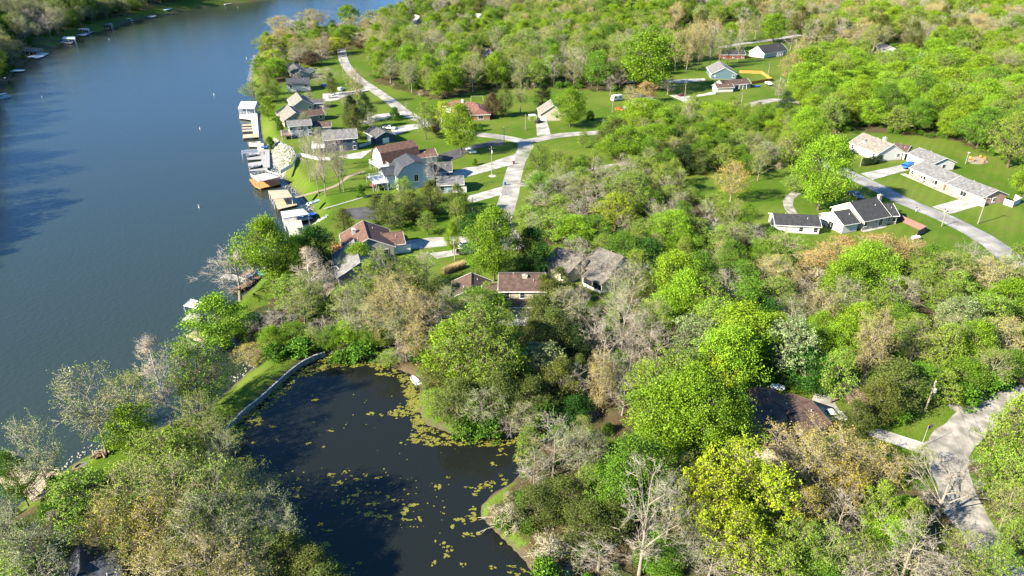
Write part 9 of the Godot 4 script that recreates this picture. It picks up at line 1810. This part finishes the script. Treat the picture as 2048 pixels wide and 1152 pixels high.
const ALGAE = [
	[-33.93,-80.7,1.03,0.63],
	[-35.31,-84.83,0.57,0.44],
	[-29.9,-85.76,0.99,0.56],
	[-28.9,-83.91,1.22,0.66],
	[-27.95,-86.35,0.5,0.57],
	[-25.55,-84.83,0.74,0.44],
	[-24.49,-85.76,0.49,0.45],
	[-24.89,-82.34,0.72,0.64],
	[-26.61,-80.16,0.79,1.25],
	[-25.07,-81.24,0.64,0.63],
	[-22.94,-77.64,1.24,1.0],
	[-22.07,-79.31,1.42,0.51],
	[-21.24,-76.83,1.08,0.59],
	[-19.19,-76.62,1.16,0.58],
	[-17.2,-77.85,1.09,0.9],
	[-16.11,-79.1,1.26,0.61],
	[-14.34,-76.22,0.69,0.58],
	[-16.09,-76.02,1.07,0.38],
	[-19.89,-78.05,0.78,0.39],
	[-12.15,-83.01,0.73,0.76],
	[-9.07,-74.83,0.38,0.86],
	[-11.42,-71.68,0.37,0.72],
	[-10.27,-71.22,0.59,0.71],
	[-9.1,-70.49,0.73,0.71],
	[-11.43,-68.08,0.5,0.68],
	[-9.37,-69.23,0.72,0.51],
	[-7.09,-67.65,0.64,0.5],
	[-2.78,-67.22,0.64,0.41],
	[-4.59,-83.8,1.07,0.77],
	[-3.31,-88.15,0.76,0.82],
	[-10.45,-85.18,0.58,0.33],
	[-26.14,-101.83,1.12,0.71],
	[-24.4,-101.53,0.65,0.42],
	[-22.81,-102.12,0.56,0.71],
	[-20.77,-102.27,0.93,0.86],
	[-18.8,-103.02,0.85,0.72],
	[-17.27,-100.51,0.83,0.55],
	[-36.01,-93.45,0.79,0.5],
	[-32.92,-96.82,0.72,0.39],
	[-43.67,-97.93,0.9,0.4],
	[-45.68,-93.85,0.7,0.37],
	[-45.21,-90.37,0.68,0.48],
	[-47.38,-100.07,0.91,0.69],
	[-38.0,-106.1,0.96,0.6],
	[-38.89,-107.68,0.58,0.45],
	[-38.58,-85.53,0.49,0.33],
	[-29.32,-75.03,0.53,0.47],
	[-27.94,-74.05,1.05,0.37],
	[-33.03,-92.8,0.52,0.37],
	[-19.56,-93.85,0.53,0.37],
	[-21.89,-85.18,0.49,0.33],
	[-41.72,-94.51,0.52,0.38],
	[-27.2,-82.9,0.48,0.31],
	[-34.6,-82.56,0.56,0.64],
	[-19.98,-81.02,0.64,0.41],
	[-18.64,-80.16,0.71,0.41],
	[-21.71,-81.79,0.48,0.42],
	[-23.33,-81.79,0.64,0.42],
	[-18.09,-103.5,0.81,0.69],
	[-18.12,-104.09,0.61,0.52],
	[-19.18,-104.05,0.64,0.55],
	[-20.16,-107.83,0.42,0.36],
	[-17.73,-102.59,0.55,0.47],
	[-19.34,-106.65,0.31,0.27],
	[-20.36,-107.59,0.82,0.7],
	[-19.57,-108.91,0.31,0.26],
	[-19.58,-105.1,0.39,0.34],
	[-18.95,-106.56,0.31,0.27],
	[-18.55,-104.72,0.84,0.72],
	[-17.95,-103.33,0.77,0.66],
	[-19.74,-108.26,0.82,0.71],
	[-20.23,-109.67,0.87,0.74],
	[-20.06,-107.37,0.61,0.52],
	[-18.96,-104.81,0.3,0.26],
	[-19.43,-105.71,0.61,0.52],
	[-19.61,-105.78,0.8,0.69],
	[-16.63,-99.06,0.27,0.23],
	[-16.77,-99.73,0.76,0.65],
	[-18.46,-107.35,0.69,0.59],
	[-17.85,-102.88,0.8,0.69],
	[-19.63,-108.08,0.82,0.7],
	[-18.32,-103.24,0.45,0.38],
	[-16.61,-99.2,0.41,0.35],
	[-19.33,-104.75,0.43,0.37],
	[-19.21,-105.18,0.64,0.55],
	[-18.28,-106.33,0.77,0.66],
	[-20.36,-109.76,0.81,0.7],
	[-19.45,-104.7,0.28,0.24],
	[-16.24,-99.11,0.65,0.55],
	[-19.18,-104.47,0.37,0.32],
	[-19.09,-105.98,0.69,0.59],
	[-17.76,-102.88,0.71,0.61],
	[-19.48,-104.72,0.64,0.55],
	[-17.22,-99.96,0.72,0.61],
	[-17.46,-100.92,0.44,0.38],
	[-18.15,-103.61,0.72,0.61],
	[-19.91,-108.33,0.59,0.5],
	[-16.69,-99.24,0.54,0.46],
	[-19.02,-103.88,0.43,0.37],
	[-17.44,-100.35,0.58,0.5],
	[-18.89,-105.56,0.77,0.66],
	[-16.07,-99.0,0.55,0.48],
	[-18.14,-107.7,0.6,0.51],
	[-17.84,-102.99,0.28,0.24],
	[-17.97,-105.18,0.84,0.72],
	[-19.15,-107.81,0.65,0.55],
	[-19.58,-107.38,0.69,0.59],
	[-18.89,-105.86,0.64,0.55],
	[-19.4,-107.74,0.59,0.51],
	[-18.42,-105.62,0.51,0.44],
	[-19.53,-108.96,0.78,0.67],
	[-19.57,-105.31,0.68,0.58],
	[-20.31,-107.7,0.68,0.59],
	[-15.85,-99.0,0.32,0.27],
	[-17.62,-101.28,0.55,0.47],
	[-20.25,-108.85,0.29,0.25],
	[-19.65,-107.66,0.78,0.67],
	[-20.23,-109.39,0.86,0.73],
	[-17.77,-101.21,0.45,0.38],
	[-18.1,-104.01,0.52,0.44],
	[-16.78,-100.34,0.36,0.31],
	[-17.84,-101.49,0.49,0.42],
	[-19.67,-108.13,0.58,0.5],
	[-18.22,-103.05,0.56,0.48],
	[-18.64,-104.54,0.27,0.23],
	[-18.35,-102.61,0.63,0.54],
	[-18.02,-105.46,0.86,0.74],
	[-16.39,-98.88,0.27,0.23],
	[-19.61,-75.96,0.12,0.12],
	[-27.59,-87.25,0.12,0.12],
	[-28.15,-86.4,0.13,0.12],
	[-12.3,-78.85,0.17,0.16],
	[-10.63,-78.57,0.25,0.24],
	[-18.85,-74.91,0.09,0.08],
	[-20.02,-75.65,0.08,0.08],
	[-25.17,-85.16,0.17,0.17],
	[-21.56,-87.11,0.26,0.25],
	[-25.38,-79.22,0.18,0.18],
	[-27.73,-83.16,0.2,0.19],
	[-22.32,-83.2,0.21,0.2],
	[-32.11,-87.39,0.11,0.11],
	[-16.7,-81.43,0.24,0.23],
	[-25.3,-80.0,0.25,0.24],
	[-30.15,-79.28,0.24,0.23],
	[-17.39,-80.15,0.25,0.24],
	[-14.59,-78.02,0.1,0.09],
	[-20.09,-80.36,0.12,0.11],
	[-33.71,-80.56,0.2,0.19],
	[-25.31,-83.56,0.19,0.18],
	[-10.79,-76.02,0.12,0.11],
	[-15.41,-77.69,0.14,0.13],
	[-21.32,-78.2,0.19,0.18],
	[-17.18,-84.8,0.13,0.12],
	[-36.25,-83.41,0.16,0.15],
	[-21.09,-86.33,0.18,0.18],
	[-36.84,-86.61,0.21,0.2],
	[-21.59,-77.59,0.14,0.14],
	[-24.84,-84.44,0.14,0.14],
	[-16.02,-74.48,0.09,0.08],
	[-19.31,-75.51,0.11,0.11],
	[-26.19,-83.63,0.23,0.22],
	[-26.34,-77.25,0.25,0.24],
	[-27.86,-78.88,0.21,0.2],
	[-12.09,-80.81,0.15,0.14],
	[-36.68,-86.67,0.19,0.18],
	[-23.18,-76.76,0.13,0.12],
	[-35.52,-82.85,0.21,0.2],
	[-18.62,-83.21,0.11,0.1],
	[-28.34,-86.06,0.21,0.21],
	[-10.88,-73.4,0.15,0.14],
	[-15.55,-82.84,0.14,0.13],
	[-13.11,-83.79,0.15,0.14],
	[-27.44,-81.86,0.15,0.14],
	[-27.45,-84.71,0.19,0.18],
	[-15.23,-79.0,0.22,0.22],
	[-22.58,-85.03,0.22,0.21],
	[-13.43,-83.23,0.08,0.08],
	[-22.77,-78.95,0.18,0.17],
	[-10.54,-77.28,0.22,0.21],
	[-20.66,-85.6,0.22,0.21],
	[-19.97,-83.84,0.12,0.12],
	[-16.12,-79.3,0.21,0.2],
	[-26.74,-82.29,0.25,0.24],
	[-18.69,-79.75,0.17,0.17],
	[-16.91,-76.42,0.23,0.22],
	[-14.45,-74.55,0.23,0.22],
	[-10.78,-77.45,0.17,0.16],
	[-16.99,-75.01,0.15,0.14],
	[-26.7,-85.56,0.22,0.21],
	[-33.58,-84.55,0.16,0.15],
	[-16.57,-84.98,0.09,0.09],
	[-24.18,-78.32,0.24,0.23],
	[-37.75,-86.22,0.12,0.11],
	[-32.05,-84.01,0.21,0.2],
	[-21.54,-84.21,0.12,0.11],
	[-30.53,-85.1,0.22,0.21],
	[-28.23,-78.88,0.22,0.21],
	[-24.65,-83.59,0.24,0.23],
	[-12.41,-82.22,0.18,0.17],
	[-11.02,-79.92,0.12,0.11],
	[-15.43,-81.51,0.17,0.17],
	[-23.59,-83.35,0.26,0.25],
	[-19.75,-83.98,0.08,0.08],
	[-24.47,-81.73,0.22,0.21],
	[-17.33,-77.98,0.1,0.1],
	[-33.35,-82.55,0.13,0.12],
	[-13.34,-79.39,0.19,0.18],
	[-10.34,-83.48,0.18,0.17],
	[-13.43,-74.72,0.09,0.09],
	[-31.02,-78.96,0.17,0.16],
	[-29.13,-82.74,0.09,0.09],
	[-28.69,-80.17,0.21,0.2],
	[-34.44,-81.36,0.16,0.16],
	[-30.16,-78.63,0.16,0.15],
	[-15.85,-84.5,0.19,0.19],
	[-29.46,-81.66,0.18,0.17],
	[-29.39,-82.29,0.15,0.14],
	[-19.45,-83.65,0.12,0.11],
	[-17.47,-82.43,0.25,0.24],
	[-21.02,-76.18,0.13,0.13],
	[-34.85,-86.47,0.21,0.2],
	[-18.48,-84.97,0.16,0.15],
	[-14.07,-78.19,0.09,0.09],
	[-32.13,-85.37,0.11,0.1],
	[-27.36,-86.86,0.26,0.24],
	[-25.26,-79.46,0.19,0.18],
	[-15.48,-74.74,0.14,0.14],
	[-28.2,-81.06,0.08,0.08],
	[-18.74,-77.94,0.08,0.08],
	[-28.47,-82.21,0.2,0.19],
	[-34.5,-81.63,0.17,0.16],
	[-14.91,-74.68,0.18,0.17],
	[-12.38,-78.88,0.14,0.13],
	[-24.45,-85.63,0.21,0.21],
	[-16.79,-74.52,0.11,0.1],
	[-11.14,-77.65,0.11,0.11],
	[-35.76,-83.86,0.19,0.18],
	[-18.42,-82.43,0.25,0.24],
	[-34.35,-100.28,0.1,0.09],
	[-25.06,-97.92,0.13,0.12],
	[-13.72,-96.95,0.1,0.09],
	[-23.42,-91.76,0.11,0.1],
	[-21.71,-104.22,0.21,0.19],
	[-17.85,-102.32,0.19,0.17],
	[-41.51,-100.16,0.11,0.1],
	[-32.64,-97.7,0.11,0.1],
	[-28.27,-105.37,0.19,0.17],
	[-34.59,-96.01,0.08,0.08],
	[-29.78,-101.56,0.2,0.18],
	[-18.8,-93.36,0.21,0.19],
	[-12.3,-91.23,0.15,0.13],
	[-30.58,-97.79,0.24,0.22],
	[-26.74,-98.77,0.16,0.14],
	[-9.92,-93.95,0.18,0.16],
	[-17.45,-104.29,0.19,0.18],
	[-30.33,-99.31,0.15,0.14],
	[-28.09,-106.02,0.14,0.13],
	[-34.16,-106.11,0.1,0.09],
	[-19.46,-90.98,0.15,0.13],
	[-16.9,-97.77,0.24,0.22],
	[-44.35,-98.47,0.25,0.23],
	[-38.01,-103.77,0.09,0.09],
	[-9.99,-92.09,0.14,0.13],
	[-33.85,-97.33,0.09,0.08],
	[-36.51,-99.41,0.25,0.23],
	[-42.46,-104.54,0.26,0.23],
	[-30.95,-107.83,0.25,0.23],
	[-23.38,-107.3,0.25,0.23],
	[-18.61,-104.08,0.25,0.23],
	[-11.25,-94.37,0.1,0.09],
	[-17.99,-89.46,0.15,0.14],
	[-48.93,-106.44,0.14,0.13],
	[-44.1,-106.12,0.21,0.19],
	[-15.49,-102.55,0.2,0.19],
	[-10.84,-97.22,0.12,0.11],
	[-21.43,-105.02,0.2,0.18],
	[-30.49,-98.69,0.18,0.16],
	[-39.19,-105.71,0.24,0.21],
]
const RIPRAP = [
	[-104.83,-288.19,-101.54,-289.72,-95.5,-279.28,-89.03,-272.22,-85.61,-262.84,-84.77,-246.82,-85.29,-238.87,-89.9,-242.23,-93.66,-257.72,-98.94,-270.84],
	[-76.46,-221.86,-73.17,-216.14,-68.73,-207.13,-65.26,-207.13,-63.8,-200.37,-67.78,-203.7,-71.94,-210.66],
	[-61.92,-195.53,-60.32,-198.73,-57.37,-199.14,-57.3,-196.32,-60.02,-193.96],
]
const SHORE = [
	[-77.84,-88.98,-77.16,-92.35,-73.04,-96.31,-67.53,-100.07],
	[-65.43,-160.61,-64.35,-170.28,-64.23,-179.52],
	[-57.12,-115.25,-55.67,-120.12,-58.51,-125.88],
	[-92.89,-252.58,-86.93,-245.49,-80.89,-234.38,-73.16,-222.63,-66.32,-210.92],
	[-68.62,-158.33,-66.16,-165.03],
	[-185.99,-515.28,-159.01,-424.99,-142.75,-383.57,-132.48,-365.48,-122.51,-328.7],
]
